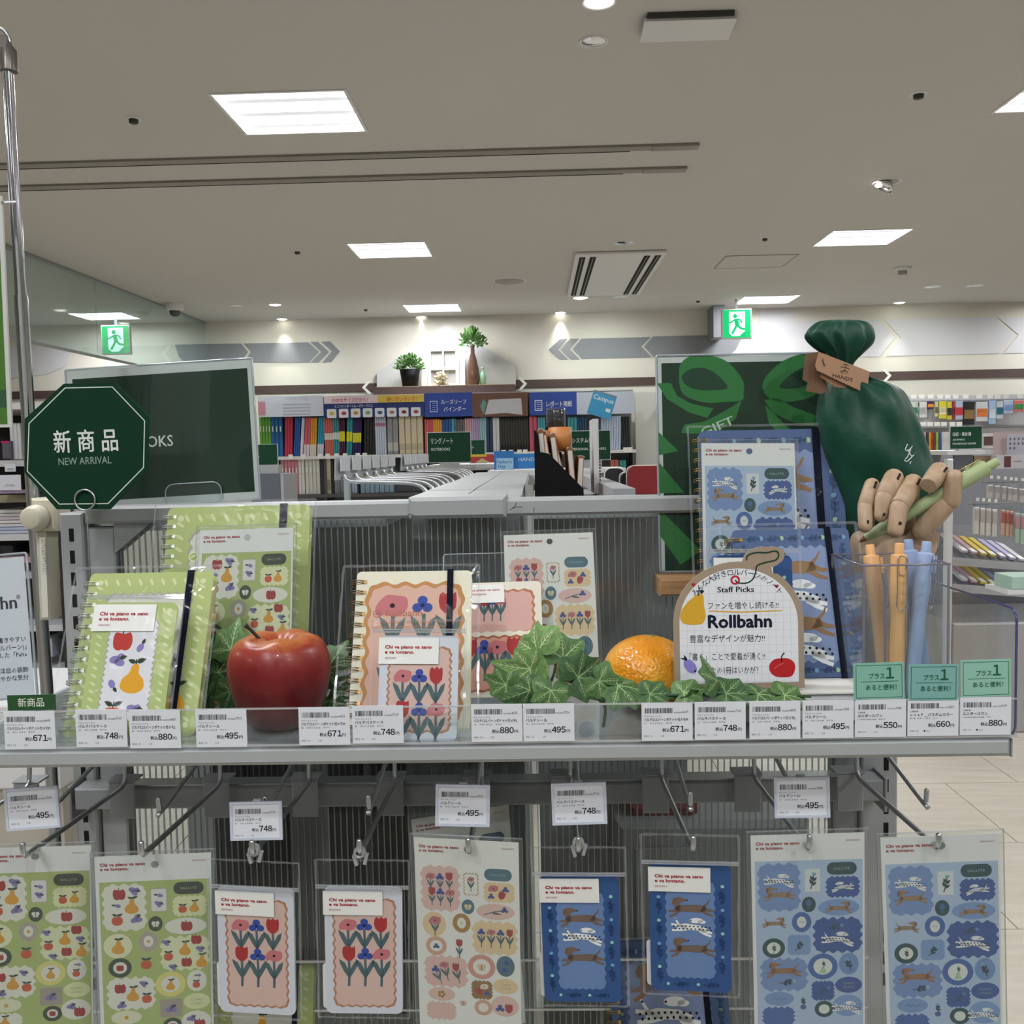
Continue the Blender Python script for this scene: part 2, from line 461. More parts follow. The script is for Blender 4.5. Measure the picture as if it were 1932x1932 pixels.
tb = MB(); z0 = 2.135; z1 = 2.225; tb.box(-9, 10.93, z0, 9, 10.95, z1); trim = struct('trim_1', tb, M_brown)
for px in (52, 693, 985, 1672):
    s = 1 if px in (985, 1672) else -1
    q = P(px, 740, 10.928); m = MB(); zc = 2.18
    for k in (-1, 1):
        m.add([(q.x - s * 0.05, 10.928, zc + k * 0.075), (q.x - s * 0.01, 10.928, zc + k * 0.075), (q.x + s * 0.06, 10.928, zc), (q.x + s * 0.02, 10.928, zc)], [(0, 1, 2, 3)])
    m.build('chevron_mark', mat('white_mark', '#e6e6e0', 0.6), trim)

# glass smoke barrier on the left, hung from the ceiling
g = thing('glass_partition', 'clear glass smoke barrier hung from the ceiling at upper left', 'partition', (-3.78, 7.0, CEIL))
for a, b in ((2.2, 5.45), (5.46, 8.2), (8.21, 10.94)):
    m = MB(); m.box(-0.006, a - 7.0, -0.66, 0.006, b - 7.0, -0.01); m.build('glass_pane', M_glass, g)
m = MB(); m.box(-0.012, -4.8, -0.675, 0.012, 3.94, -0.655); m.build('bottom_rail', M_steel2, g)
m = MB(); m.box(-0.02, -4.8, -0.02, 0.02, 3.94, -0.0005); m.build('top_rail', M_steel2, g)

# ------------------------------------------------------------ ceiling lamps
M_diff = mat('lamp_reflector', '#e8ecee', 0.5)
M_tube = mat('lamp_tube', '#ffffff', 0.5, emit='#f4faff', estr=3.0)
M_louv = mat('louvre_emissive', '#d8dcdf', .6, emit='#dfe4e8', estr=.62)  # emission puts the lit look into the blades, which are no light source
proto = None
names = {(-1.08, 4.41): 'large lit recessed ceiling lamp nearest the camera, upper left', (-1.08, 7.36): 'lit recessed ceiling lamp above the neon-free centre, second in the left row',
         (-1.08, 10.31): 'small lit recessed ceiling lamp above the house-shaped board', (2.49, 7.36): 'lit recessed ceiling lamp between spotlight and smoke detector on the right',
         (2.49, 10.31): 'lit recessed ceiling lamp beside the green exit sign', (2.49, 4.41): 'lit recessed ceiling lamp cut by the right edge of the photo',
         (-4.65, 10.31): 'lit recessed ceiling lamp seen through the glass barrier'}
names[(-1.08, 7.36)] = 'lit recessed ceiling lamp left of the air conditioner, second in the left row'
for lx in LAMP_X:
    for ly in LAMP_Y:
        lab = names.get((lx, ly), 'recessed ceiling lamp outside the view of the photo')
        if proto is None:
            proto = thing('ceiling_lamp', lab, 'lamp', (lx, ly, CEIL), 'recessed square ceiling lamps')
            m = MB()
            for x0, y0, x1, y1 in ((-.30, -.27, -.285, .27), (.285, -.27, .30, .27), (-.285, -.27, .285, -.255), (-.285, .255, .285, .27)):
                m.box(x0, y0, -0.004, x1, y1, 0.09)
            m.build('lamp_frame', M_white, proto)
            m = MB(); m.box(-.285, -.255, 0.08, .285, .255, 0.09); m.build('reflector_panel', M_diff, proto)
            for k in (-1, 0, 1):
                m = MB(); m.tube([(-.275, k * .165, 0.055), (.275, k * .165, 0.055)], 0.022, 8); m.build('lamp_tube', M_tube, proto)
            for k in (-1, 0, 1):
                m = MB(); m.box(-.28, k * .165 + .03, .018, .28, k * .165 + .075, .021); m.build('louvre_blade', M_louv, proto)
            o = proto
        else:
            o = copy_tree(proto, Vector((lx, ly, CEIL)), lab)
        l = bpy.data.objects.new('lamp_light', lamp_light); COL.objects.link(l)
        l.parent = o; l.location = (0, 0, 0.03)

M_glow = mat('lit_bulb', '#ffffff', 0.4, emit='#fff8ec', estr=6.0)
M_bowl = mat('reflector_metal', '#dfe2e4', 0.15, metal=1.0)
def downlight(px, py, r, label, lit=True, power=5.0, spot=None, wash=0):
    q = PZ(px, py, CEIL)
    t = thing('downlight', label, 'lamp', q, 'round recessed downlights')
    m = MB(); m.lathe([(r * 0.8, 0.03), (r * 0.82, -0.002), (r, -0.004), (r * 1.03, -0.0005)], 28); m.build('trim_ring', M_white, t)
    m = MB(); m.lathe([(0.001, -0.012), (r * 0.5, -0.010), (r * 0.8, -0.002)], 24); m.build('bulb' if lit else 'cover', M_glow if lit else M_bowl, t)
    if lit:
        ld = bpy.data.lights.new('spot', 'SPOT'); ld.energy = power; ld.spot_size = math.radians(62 if spot else 95); ld.spot_blend = 1.0
        ld.shadow_soft_size = 0.04; ld.color = (1, 0.97, 0.9)
        l = bpy.data.objects.new('downlight_beam', ld); COL.objects.link(l); l.parent = t; l.location = (0, 0, -0.02)
        if spot: l.rotation_euler = spot
    if wash:                                   # adjustable fitting turned to the back wall
        ld = bpy.data.lights.new('wash', 'SPOT'); ld.energy = wash; ld.spot_size = math.radians(95); ld.spot_blend = 1.0
        ld.shadow_soft_size = 0.05; ld.color = (.96, 1, .97)
        l = bpy.data.objects.new('wall_wash_beam', ld); COL.objects.link(l); l.parent = t; l.location = (0, 0.02, -0.03)
        l.rotation_euler = (math.radians(50), 0, 0)
    return t
WS = (math.radians(4), 0, 0)
downlight(1130, 3, 0.062, 'brightly glowing round downlight cut by the top edge of the photo', True, 4)
downlight(1120, 78, 0.055, 'unlit round downlight with silver reflector below the glowing one', False)
downlight(519, 575, 0.07, 'small glowing downlight left of centre in front of the wall row', True, 4, wash=34)
downlight(445, 577, 0.07, 'dim round downlight at far left by the glass barrier', False, wash=34)
downlight(532, 602, 0.07, 'small glowing downlight at the wall above the left grey arrow', True, 24, WS)
downlight(795, 598, 0.07, 'small glowing downlight at the wall above the house-shaped board', True, 12, WS)
downlight(1057, 590, 0.07, 'small glowing downlight at the wall above the left-pointing chevrons', True, 24, WS)
downlight(1697, 571, 0.07, 'small glowing downlight at the wall above the green gift bag', True, 24, WS)
downlight(1095, 562, 0.09, 'small glowing downlight below the air conditioner', True, 4, wash=34)
downlight(1170, 560, 0.09, 'dim round downlight just right of the glowing one below the air conditioner', False, wash=34)
downlight(1760, 541, 0.09, 'dim round downlight, left of the pair at right of the ceiling', False, wash=34)
downlight(1838, 539, 0.09, 'dim round downlight, right of the pair at right of the ceiling', False, wash=34)
downlight(1178, 458, 0.08, 'round white ceiling fitting just above the air conditioner', False)

# unseen downlights added to brighten the display front; outer two inferred from hook shadows
for x, y, n in ((-.95, -.40, 'left'), (.15, -.75, 'middle'), (1.1, -.40, 'right')):
    t = thing('downlight', 'unseen round downlight added behind the photographer, ' + n + ' of three', 'lamp', (x, y, CEIL), 'added display downlights')
    m = MB(); m.lathe([(.05, 0.03), (.05, -0.002), (.062, -0.004), (.064, -0.0005)], 28); m.build('trim_ring', M_white, t)
    m = MB(); m.lathe([(0.001, -0.012), (.03, -0.010), (.05, -0.002)], 24); m.build('bulb', M_glow, t)
    ld = bpy.data.lights.new('spot', 'SPOT'); ld.energy = 52; ld.spot_size = math.radians(80); ld.spot_blend = 0.8; ld.shadow_soft_size = 0.05; ld.color = (0.97, .99, 1)
    l = bpy.data.objects.new('downlight_beam', ld); COL.objects.link(l); l.parent = t; l.location = (0, 0, -0.02)
    l.rotation_euler = (Vector((0.0, .8, 1.2)) - Vector((x, y, CEIL))).to_track_quat('-Z', 'Y').to_euler()

# tilted spotlight
q = PZ(1672, 343, CEIL)
t = thing('spotlight', 'tilted round spotlight with bright left rim in the ceiling at right', 'lamp', q)
m = MB(); m.lathe([(0.062, 0.04), (0.066, -0.002), (0.085, -0.004), (0.088, -0.0005)], 28); m.build('trim_ring', M_white, t)
m = MB(); A = Matrix.Translation((-0.01, 0, -0.022)) @ Matrix.Rotation(math.radians(35), 4, 'Y'); m.lathe([(0.001, 0.02), (0.045, 0.02), (0.06, -0.012), (0.056, -0.012)], 24, A); m.build('reflector', M_bowl, t)
m = MB(); m.ball((-0.045, -0.0, -0.02), 0.018, 8, 1.2, 1, .7); m.build('bulb', M_glow, t)

# ceiling: speaker disc, detectors, sprinklers, hatch, slots, air conditioner, small unit
q = PZ(961, 530, CEIL); t = thing('ceiling_speaker', 'flat round grey ceiling speaker left of the air conditioner', 'speaker', q)
m = MB(); m.lathe([(0.001, -0.012), (0.125, -0.012), (0.14, -0.001)], 32); m.build('speaker_disc', mat('speaker_grey', '#a4a29d', 0.8), t)
m = MB(); m.lathe([(0.14, -0.003), (0.155, -0.0005)], 32); m.build('speaker_rim', M_white, t)
def sprinkler(px, py, r, label):
    q = PZ(px, py, CEIL); t = thing('sprinkler_head', label, 'sprinkler', q, 'ceiling sprinkler heads')
    m = MB(); m.lathe([(r * 1.7, -0.0005), (r * 1.6, -0.004), (r, -0.005)], 20); m.build('collar', M_white, t)
    m = MB(); m.lathe([(r, -0.004), (r * 0.9, -0.02), (r * 0.5, -0.024), (0.001, -0.024)], 16); m.build('nozzle', mat('dark_nozzle', '#3a3836', 0.4, 0.5), t)
for px, py, r, l in ((252, 224, .022, 'small dark sprinkler head left of the largest ceiling lamp'), (1733, 177, .024, 'small dark sprinkler head high at the right of the ceiling'),
                     (561, 474, .022, 'small dark sprinkler head left of the second lamp'), (1443, 449, .02, 'small sprinkler head left of the right-hand lamp'),
                     (690, 583, .02, 'tiny far sprinkler head left of the far small lamp'), (1317, 567, .02, 'tiny far sprinkler head left of the lamp by the exit sign')):
    sprinkler(px, py, r, l)
q = PZ(1703, 505, CEIL); t = thing('smoke_detector', 'white stepped smoke detector hanging under the right part of the ceiling', 'detector', q)
m = MB(); m.lathe([(0.075, -0.0005), (0.075, -0.02), (0.04, -0.028)], 24); m.build('base_plate', M_white, t)
m = MB(); m.lathe([(0.04, -0.026), (0.038, -0.06), (0.001, -0.06)], 20); m.build('sensor', mat('detector_grey', '#8d8d8b', .5), t)
q = P(331, 605, 7.9); q.z = CEIL; q.x = -4.1 + 0.9 if False else P(331, 605, 9.6).x
t = thing('security_camera', 'dome security camera on the ceiling at left by the glass', 'camera', Vector((P(331, 606, 9.6).x, 9.6, CEIL)))
m = MB(); m.lathe([(0.09, -0.0005), (0.09, -0.06), (0.06, -0.075)], 24); m.build('housing', M_white, t)
m = MB(); m.lathe([(0.058, -0.072), (0.05, -0.11), (0.03, -0.128), (0.001, -0.132)], 20); m.build('dome', mat('smoked_dome', '#3c3f44', 0.15), t)
# access hatch
t = thing('access_hatch', 'flush white access hatch outlined in the ceiling right of the air conditioner', 'hatch', (1.88, 8.18, CEIL))
m = MB()
for x0, y0, x1, y1 in ((-.30, -.27, -.285, .27), (.285, -.27, .30, .27), (-.285, -.27, .285, -.26), (-.285, .26, .285, .27)):
    m.box(x0, y0, -0.006, x1, y1, -0.0005)
m.build('hatch_frame', mat('hatch_line', '#a5a29c', .7), t)
m = MB(); m.box(-.284, -.259, -0.004, .284, .259, -0.0005); m.build('hatch_panel', M_ceil, t)
# slot rails
for nm, y, x1, lab in (('shutter_rail', 5.03, 0.87, 'long grey recessed rail across the ceiling, upper of the pair'), ('shutter_rail', 5.43, 0.87, 'long grey recessed rail across the ceiling, lower of the pair')):
    t = thing(nm, lab, 'rail', (0, y, CEIL), 'pair of ceiling rails')
    m = MB(); m.box(-9, -0.035, -0.012, x1 - 0.24, 0.035, -0.0005); m.build('rail_body', mat('rail_grey', '#8b887f', .6), t)
    m = MB(); m.box(-9, 0.036, -0.013, x1 - 0.35, 0.046, -0.0005); m.build('rail_slot', M_slot, t)
    m = MB(); m.box(x1 - 0.24, -0.036, -0.016, x1, 0.036, -0.0005, 0.002); m.build('rail_end', mat('rail_end_grey', '#8f8c84', .6), t)
# air conditioner cassette
t = thing('air_conditioner', 'square ceiling air conditioner with black slots on both sides', 'air conditioner', (0.70, 8.6, CEIL))
m = MB(); m.box(-.36, -1.0, -0.03, .36, 1.0, -0.0005, 0.008); m.build('grille_frame', M_white, t)
for x in (-.30, -.215, .215, .30):
    m = MB(); m.box(x - 0.024, -.93, -0.033, x + 0.024, .93, -0.031); m.build('air_slot', M_slot, t)
    m = MB(); m.box(x - 0.004, -.93, -0.037, x + 0.004, .93, -0.033); m.build('slot_blade', mat('blade_grey', '#6f6c64', .5), t)
# small ceiling unit top
t = thing('access_point', 'white ceiling unit with raised dark edge at the top of the photo', 'ceiling unit', (0.585, 3.6, CEIL))
m = MB(); m.obox((0, 0.005, -0.026), (.165, 0, 0), (0, .078, -.004), (0, .002, .007)); m.build('unit_cover', M_white, t)
m = MB(); m.obox((0, -0.012, -0.0095), (.155, 0, 0), (0, .07, 0), (0, 0, .009)); m.build('unit_base', mat('unit_dark', '#3b3a38', .6), t)

# exit signs
def exit_sign(M, label):
    t = thing('exit_sign', label, 'sign', M, 'green exit signs')
    w = 0.29; h = 0.29
    m = MB(); m.box(-w/2 - .012, 0.0, -h/2 - .012, w/2 + .012, 0.05, h/2 + .012, .004); m.build('sign_housing', M_white, t)
    a = Art(w / 100, 100)
    a.rect(0, 0, 100, 100, '#10a860', 0); a.rect(22, 6, 80, 94, '#c9f2ea', 1)
    G = '#0e9c5c'
    a.ell(44, 22, 7.5, 7.5, G, 2)
    a.stroke([(46, 32), (50, 46), (52, 56)], 15, G, 2); a.stroke([(44, 34), (30, 44), (20, 46)], 5.5, G, 2)
    a.stroke([(52, 33), (63, 36), (70, 48)], 5.5, G, 2); a.stroke([(52, 54), (64, 66), (80, 70)], 8, G, 2)
    a.stroke([(50, 54), (42, 70), (32, 86)], 8, G, 2); a.poly([(60, 94), (80, 76), (80, 94)], G, 2); a.poly([(22, 84), (34, 94), (22, 94)], G, 2)
    o = a.build('sign_face', t, m=print_mat('lit_sign', 0.3, emit=1.1))
    o.matrix_local = Matrix.Translation((-w / 2, -0.0006, -h / 2)) @ Matrix.Rotation(PI / 2, 4, 'X')
    m = MB(); m.box(-.012, .015, h/2 + .012, .012, .035, CEIL - M.z - 0.001); m.build('bracket', M_steel2, t)
exit_sign(P(1390, 611, 10.2), 'lit green exit sign with running figure right of centre on the back wall')
exit_sign(P(218, 641, 10.2), 'lit green exit sign seen through the glass barrier at left')
m = MB(); m.box(1.98, 10.6, 2.62, 2.1, 10.95, CEIL); struct('trim_2', m, M_band)
# back right: recess door
m = MB(); a = P(1198, 760, 10.9); b = P(1250, 760, 10.9); m.box(a.x, 10.86, 0, a.x + 1.1, 10.93, 2.05); struct('door_1', m, mat('door_grey', '#b9b9b2', .6))
m = MB(); m.box(a.x + .32, 10.84, 0.9, a.x + .62, 10.859, 1.6); struct('window_1', m, mat('door_glass', '#cfd6e4', .3))
m = MB(); m.box(a.x + .25, 10.80, 1.80, a.x + .62, 10.859, 1.87, .008); t = m.build('door_closer', M_steel2); tag(t, 'grey door closer on top of the grey door at the back', 'door closer')
# ============================================================ NEAR GONDOLA FIXTURE
ZS = 1.1725                       # top of the shelf
YF = 0.76                         # shelf front
YB = 1.055                        # back panel
def sx(px, Y, py=1300): return P(px, py, Y).x
M_rib = clear('ribbed_sheet', '#eef1f1', 0.02, 0.018, '#d9dddd', wr=0.25, wscale=3)
M_ribline = clear('rib_edge', '#dfe4e6', 0.14, 0.16, '#d6dadc')

# ---- frame: posts, top rail, ribbed panel
fr = thing('display_gondola', 'grey metal display gondola with slotted posts and ribbed clear back panel', 'shelving', (0, YB, 0))
def post(x, w, y0, y1, lab=None):
    m = MB(); m.box(x - w / 2, y0 - YB, 0.02, x + w / 2, y1 - YB, 1.352, 0.002); p = m.build('post', M_steel, fr)
    return p
# left post
XL = P(104, 1000, 1.0).x
pl = post(XL, 0.026, 1.035, 1.085)
XR = P(1640, 1600, 1.05).x
pr = post(XR + 0.006, 0.040, 1.035, 1.085)
def slots(x, parent):
    k = 0; z = 1.335
    while z > 0.80:
        m = MB(); m.box(x - 0.0026, 1.0345 - YB, z - 0.0145, x + 0.0026, 1.0352 - YB, z); m.build('slot', M_slot, parent); z -= 0.0245
slots(XL, pl); slots(XR + 0.013, pr)
# inner steel frame of the panel
m = MB(); x0 = XL + 0.014; x1 = XR - 0.014
m.box(x0, -0.012, 0.02, x0 + 0.030, 0.012, 1.335, 0.002); m.build('panel_stile', M_steel, fr)
m = MB(); m.box(x1 - 0.028, -0.012, 0.02, x1, 0.012, 1.335, 0.002); m.build('panel_stile', M_steel2, fr)
m = MB(); m.box(x0 + 0.0005, -0.020, 1.3395, x1, 0.022, 1.3585, 0.003); m.build('top_rail', M_steel, fr)
xc0, xc1 = sx(780, 1.03), sx(962, 1.03)
m = MB(); m.box(xc0, -0.026, 1.3385, xc1, 0.05, 1.3620, 0.004); m.build('joint_cap', M_steel, fr)
m = MB()
m.prism([(x0 + 0.030, 1.3395), (x0 + 0.072, 1.3395), (x0 + 0.038, 1.312), (x0 + 0.030, 1.306)], 0.012, -0.012, Matrix.Rotation(PI / 2, 4, 'X')); m.build('corner_gusset', M_steel, fr)
# scratches on the rail
for px, py, q in ((962, 962, ((0, 0), (12, -6), (24, -5))), (975, 948, ((0, 0), (-4, 8), (-10, 13))), (1008, 958, ((0, 0), (-1, 9))), (770, 970, ((0, 0), (10, 2)))):
    m = MB(); m.tube([P(px + a, py + b, 1.0285) for a, b in q], 0.00035, 5); m.build('scratch', M_slot, fr, rel=False).matrix_local = Matrix.Translation((0, -YB, 0))
# ribbed clear panel: one sheet and its vertical ribs
pn = MB(); pn.box(x0 + 0.03, -0.004, 0.30, x1 - 0.028, -0.0035, 1.338); sheet = pn.build('ribbed_panel', M_rib, fr)
pn = MB(); x = x0 + 0.034; k = 0
while x < x1 - 0.03:
    pn.box(x, -0.0075, 0.30, x + 0.0011, -0.0042, 1.338); x += 0.0070
o = pn.build('panel_ribs', M_ribline, sheet); o['kind'] = 'stuff'

# ---- shelf
sh = thing('shelf', 'long grey metal shelf with rounded front edge carrying the stationery display', 'shelf', (0, YF, ZS))
xs0, xs1 = -0.50, P(1912, 1410, YF).x
m = MB(); m.box(xs0, 0, -0.0165, xs1 - 0.001, 0.022, -0.0005, 0.0035); m.build('front_edge', M_steel, sh)
m = MB(); m.box(xs0, 0.0225, -0.004, xs1 - 0.002, 0.272, -0.0008); m.build('shelf_board', mat('shelf_light_grey', '#b9bcbd', .4), sh)
m = MB(); m.box(xs1 - 0.0008, 0.002, -0.017, xs1 + 0.0004, 0.25, -0.002); m.build('side_lip', M_steel2, sh)
m = MB(); m.box(xs0, 0.03, -0.022, xs1 - 0.02, 0.05, -0.0045); m.build('under_rib', M_steel2, sh)

# ---- clear acrylic tray with front lip
tr = thing('acrylic_tray', 'long clear acrylic tray with low front lip on the grey shelf', 'tray', (0, YF, ZS))
xt0, xt1 = -0.49, P(1921, 1390, 0.757).x
m = MB(); m.box(xt0, 0.001, 0.0002, xt1, 0.262, 0.0022); m.build('tray_floor', clear('tray_floor_acrylic', '#eef3f5', .06, .08), tr)
ztop = P(900, 1333, 0.7595).z - ZS
m = MB(); m.box(xt0, -0.0012, 0.0024, xt1, 0.0004, ztop); m.build('front_lip', M_clear, tr)
m = MB(); m.box(xt0, -0.0014, ztop, xt1, 0.0006, ztop + 0.0012); m.build('lip_edge', clear('lip_edge_acrylic', '#e4eaf0', .25, .35), tr)
m = MB(); m.box(xt0, -0.0016, 0.0005, xt1, 0.0002, 0.0022); m.build('lip_edge', clear('lip_edge_acrylic', '#e4eaf0', .25, .35), tr)
m = MB(); m.box(xt0, 0.235, 0.0024, xt1, 0.2366, 0.018); m.build('rear_lip', M_clear, tr)
# end wall with bluish edges
zt = P(1913, 1148, 0.765).z - ZS
R1 = Matrix(((0, 0, 1, xt1), (1, 0, 0, 0), (0, 1, 0, 0), (0, 0, 0, 1)))
prof = rrect(0.0, 0.0, 0.235, zt, 0.010, 5)
m = MB(); m.prism(prof, 0, -0.0015, R1); m.build('end_wall', M_clear, tr)
m = MB(); m.tube([R1 @ Vector((a, b, -0.0008)) for a, b in prof], 0.0010, 6, closed=True); m.build('end_wall_edge', M_edgeblue, tr)

# ---- hook bar and hooks
ZB0, ZB1 = P(900, 1520, 1.0).z, P(900, 1478, 1.0).z
bar = thing('hook_bar', 'grey rectangular steel bar under the shelf that carries the hooks', 'rail', (0, 1.0, ZB0))
hb = ZB1 - ZB0
m = MB(); m.box(P(140, 1500, 1).x, 0, 0, P(1668, 1500, 1).x, 0.03, hb - 0.0015, 0.0015); m.build('bar_body', M_steel2, bar)
m = MB(); m.box(P(170, 1500, 1).x, 0.004, hb - 0.0014, P(1600, 1500, 1).x, 0.026, hb + 0.001); m.build('bar_top', mat('bright_steel', '#c0c4c6', .25, .6), bar)
xe = P(1668, 1500, 1).x
m = MB(); m.box(xe, -0.001, -0.012, xe + 0.0035, 0.034, hb + 0.001, 0.001); m.build('bar_bracket', M_steel2, bar)
xe = P(128, 1500, 1).x
m = MB(); m.box(xe, -0.001, -0.012, xe + 0.0035, 0.034, hb + 0.001, 0.001); m.build('bar_bracket', M_steel2, bar)

HX = [P(px, 1480, 1.0).x - .006 for px in (75, 252, 428, 592, 751, 912, 1075, 1244, 1415, 1605)]
def hook_base(k): return Vector((HX[k], 0.985, 1.0615))
ordw = ['at the far left edge', 'second from left', 'third from left', 'fourth from left', 'just left of centre', 'at centre', 'just right of centre', 'fourth from right', 'second from right', 'at the far right']
ordw[7] = 'third from right'
hook0 = None
for k, X in enumerate(HX):
    lab = 'double chrome peg hook on the bar, ' + ordw[k]
    b = hook_base(k)
    if hook0 is None:
        hook0 = thing('peg_hook', lab, 'hook', b, 'double chrome peg hooks on the bar')
        m = MB(); m.box(-0.014, -0.002, -0.036, 0.014, 0.0005, 0.004, 0.003); m.box(-0.015, -0.003, 0.0042, 0.015, 0.020, 0.0062, 0.0008)
        m.build('mounting_plate', M_steel2, hook0)
        m = MB()
        m.tube(smooth_path([(0.006, -0.002, 0.05), (0.006, -0.004, 0.018), (0.006, -0.010, 0.004), (0.006, -0.04, 0.0035), (0.006, -0.186, 0.0105), (0.006, -0.202, 0.0122), (0.006, -0.2060, 0.018), (0.006, -0.2060, 0.0225)], 5), 0.0024, 10)
        m.ball((0.006, -0.2060, 0.0225), 0.0024, 6)
        m.build('hook_arm', M_hook, hook0)
        m = MB()
        # upper arm that carries the tag holder
        m.tube(smooth_path([(0.010, 0.0, 0.060), (0.010, -0.03, 0.057), (0.009, -0.165, 0.036), (0.009, -0.172, 0.038), (0.009, -0.174, 0.049)], 4), 0.0021, 10)
        m.ball((0.009, -0.174, 0.049), 0.0021, 6)
        m.build('tag_arm', M_hook, hook0)
        o = hook0
    else:
        o = copy_tree(hook0, b, lab)
# ============================================================ PRINTED MOTIFS (drawing units, y down, about 100 across)
RED = '#a82a26'; GOLD = '#e0a22a'; ORG = '#d0562a'; PLUM = '#8a80b8'; DKG = '#2f3f2c'; STEM = '#3d3a2a'
def a_apple(a, x, y, s, lv=3, col=RED):
    a.push(x, y, s / 100)
    a.blob([(-8, -42), (-40, -46), (-50, -8), (-42, 34), (-16, 48), (0, 42), (20, 48), (44, 34), (52, -6), (38, -46), (10, -40)], col, lv)
    a.stroke([(0, -40), (-4, -62)], 6, DKG, lv + 1); a.pop()
def a_leaf(a, x, y, l, w, rot, col, lv):
    a.push(x, y, 1, rot); a.poly([(0, 0), (l * .25, -w * .5), (l * .6, -w * .45), (l, 0), (l * .6, w * .45), (l * .25, w * .5)], col, lv); a.pop()
def a_pear(a, x, y, s, lv=3):
    a.push(x, y, s / 100, 4)
    a.blob([(2, -60), (-14, -50), (-20, -22), (-44, 6), (-46, 40), (-18, 58), (20, 58), (48, 38), (44, 4), (20, -22), (16, -50)], GOLD, lv)
    a.stroke([(2, -58), (0, -78)], 6, DKG, lv + 1); a_leaf(a, 2, -66, 42, 20, -24, DKG, lv + 1); a_leaf(a, 0, -64, 36, 18, 196, DKG, lv + 1); a.pop()
def a_orange(a, x, y, s, lv=3):
    a.push(x, y, s / 100)
    a.blob([(0, -38), (-36, -34), (-50, 2), (-34, 40), (6, 50), (40, 34), (50, -2), (32, -36)], ORG, lv)
    a.stroke([(0, -36), (4, -70)], 6, DKG, lv + 1); a_leaf(a, 2, -48, 56, 24, -24, DKG, lv + 1); a_leaf(a, 0, -48, 54, 24, 206, DKG, lv + 1); a.pop()
def a_plum(a, x, y, s, rot=0, lv=3, n=1):
    a.push(x, y, s / 100, rot)
    a.ell(-18, 0, 34, 24, PLUM, lv); a_leaf(a, 12, -2, 48, 26, -8, DKG, lv + 1)
    if n > 1: a.ell(8, 22, 34, 23, PLUM, lv, rot=30); a.ell(20, -14, 22, 18, PLUM, lv)
    a.pop()
def a_poppy(a, x, y, s, lv=3, col='#c4757a'):
    a.push(x, y, s / 100)
    a.blob([(-60, 12), (-48, -14), (-20, -40), (16, -38), (52, -30), (58, 2), (44, 28), (14, 42), (-26, 34), (-50, 38)], col, lv)
    a.ell(2, 0, 10, 9, '#231d22', lv + 1, 10); a.pop()
def a_blue(a, x, y, s, lv=3, col='#3a4f9e'):
    a.push(x, y, s / 100)
    for cx, cy in ((0, -22), (-26, 16), (26, 16)): a.ell(cx, cy, 26, 24, col, lv, 14)
    a.ell(0, 4, 11, 10, '#1b2448', lv + 1, 10); a.pop()
def a_tulip(a, x, y, s, lv=3, col='#a8383a', rot=0):
    a.push(x, y, s / 100, rot)
    a.poly([(-40, -44), (-26, -60), (-10, -46), (4, -62), (20, -46), (40, -58), (44, -20), (40, 22), (16, 50), (-12, 50), (-36, 26), (-44, -10)], col, lv); a.pop()
def a_stem(a, x, y, h, lv=2, col='#51686d', w=7, lean=0, side=0):
    """stem of height h going down from x,y with two leaves"""
    s = h / 100.0
    a.push(x, y, s, lean)
    a.stroke([(0, 0), (1, 50), (-1, 100)], w, col, lv)
    if side <= 0: a.poly([(0, 72), (-14, 52), (-28, 22), (-32, 4), (-14, 16), (-2, 42)], col, lv)
    if side >= 0: a.poly([(0, 74), (3, 42), (16, 16), (30, 6), (26, 30), (13, 54)], col, lv)
    a.pop()
def a_dog(a, x, y, s, col='#86705c', spots=False, flip=False, lv=3):
    a.push(x, y, s / 100 * (-1 if flip else 1), 0, s / 100)
    if spots:
        c = '#eef0f0'
        a.stroke([(46, 10), (20, 0), (-20, -4), (-44, -2)], [14, 18, 20, 14], c, lv)
        for q in ([(-10, 2), (-34, 8), (-60, 10)], [(-20, -2), (-40, -6), (-62, -10)], [(20, 4), (42, 12), (60, 16)], [(24, 8), (40, 20), (58, 28)]): a.stroke(q, [12, 9, 7], c, lv)
        a.stroke([(-36, -4), (-46, -22), (-50, -30)], [8, 5, 4], c, lv)
        a.ell(14, -24, 21, 9, c, lv, 14); a.ell(30, -20, 12, 6, c, lv, 12)
        if True:
            for i in range(10):
                for j in range(2):
                    px = -54 + i * 12; a.ell(px + 4 * j, -5 + j * 9 + (abs(px) ** 1.3) * .02 * (1 if px > 0 else 0.2), 2.7, 2.7, '#1b1d22', lv + 1, 7)
            a.ell(-3, -24, 2.6, 2.6, '#1b1d22', lv + 1, 6); a.ell(-48, -26, 2.5, 2.5, '#1b1d22', lv + 1, 6)
    else:
        a.poly([(-42, -8), (-10, -10), (20, -12), (44, -8), (46, 6), (24, 14), (-10, 12), (-36, 12), (-48, 4)], col, lv)
        for q in ([(-34, 0), (-52, 10), (-68, 12)], [(-36, 6), (-48, 22), (-64, 30)], [(34, -2), (54, 6), (68, 8)], [(30, 4), (48, 18), (66, 24)]): a.stroke(q, [14, 9, 6], col, lv)
        a.stroke([(36, -4), (50, -18), (56, -30)], [8, 5, 3], col, lv)
        a.poly([(-48, 2), (-52, -18), (-50, -30), (-40, -36), (-26, -34), (-14, -28), (-12, -23), (-26, -20), (-34, -14), (-28, 0)], col, lv)
        a.ell(-50, -22, 6, 12, '#7a5d44', lv + 1, 12, 12); a.ell(-11, -26, 2.6, 2.6, '#241c18', lv + 1, 6)
    a.pop()
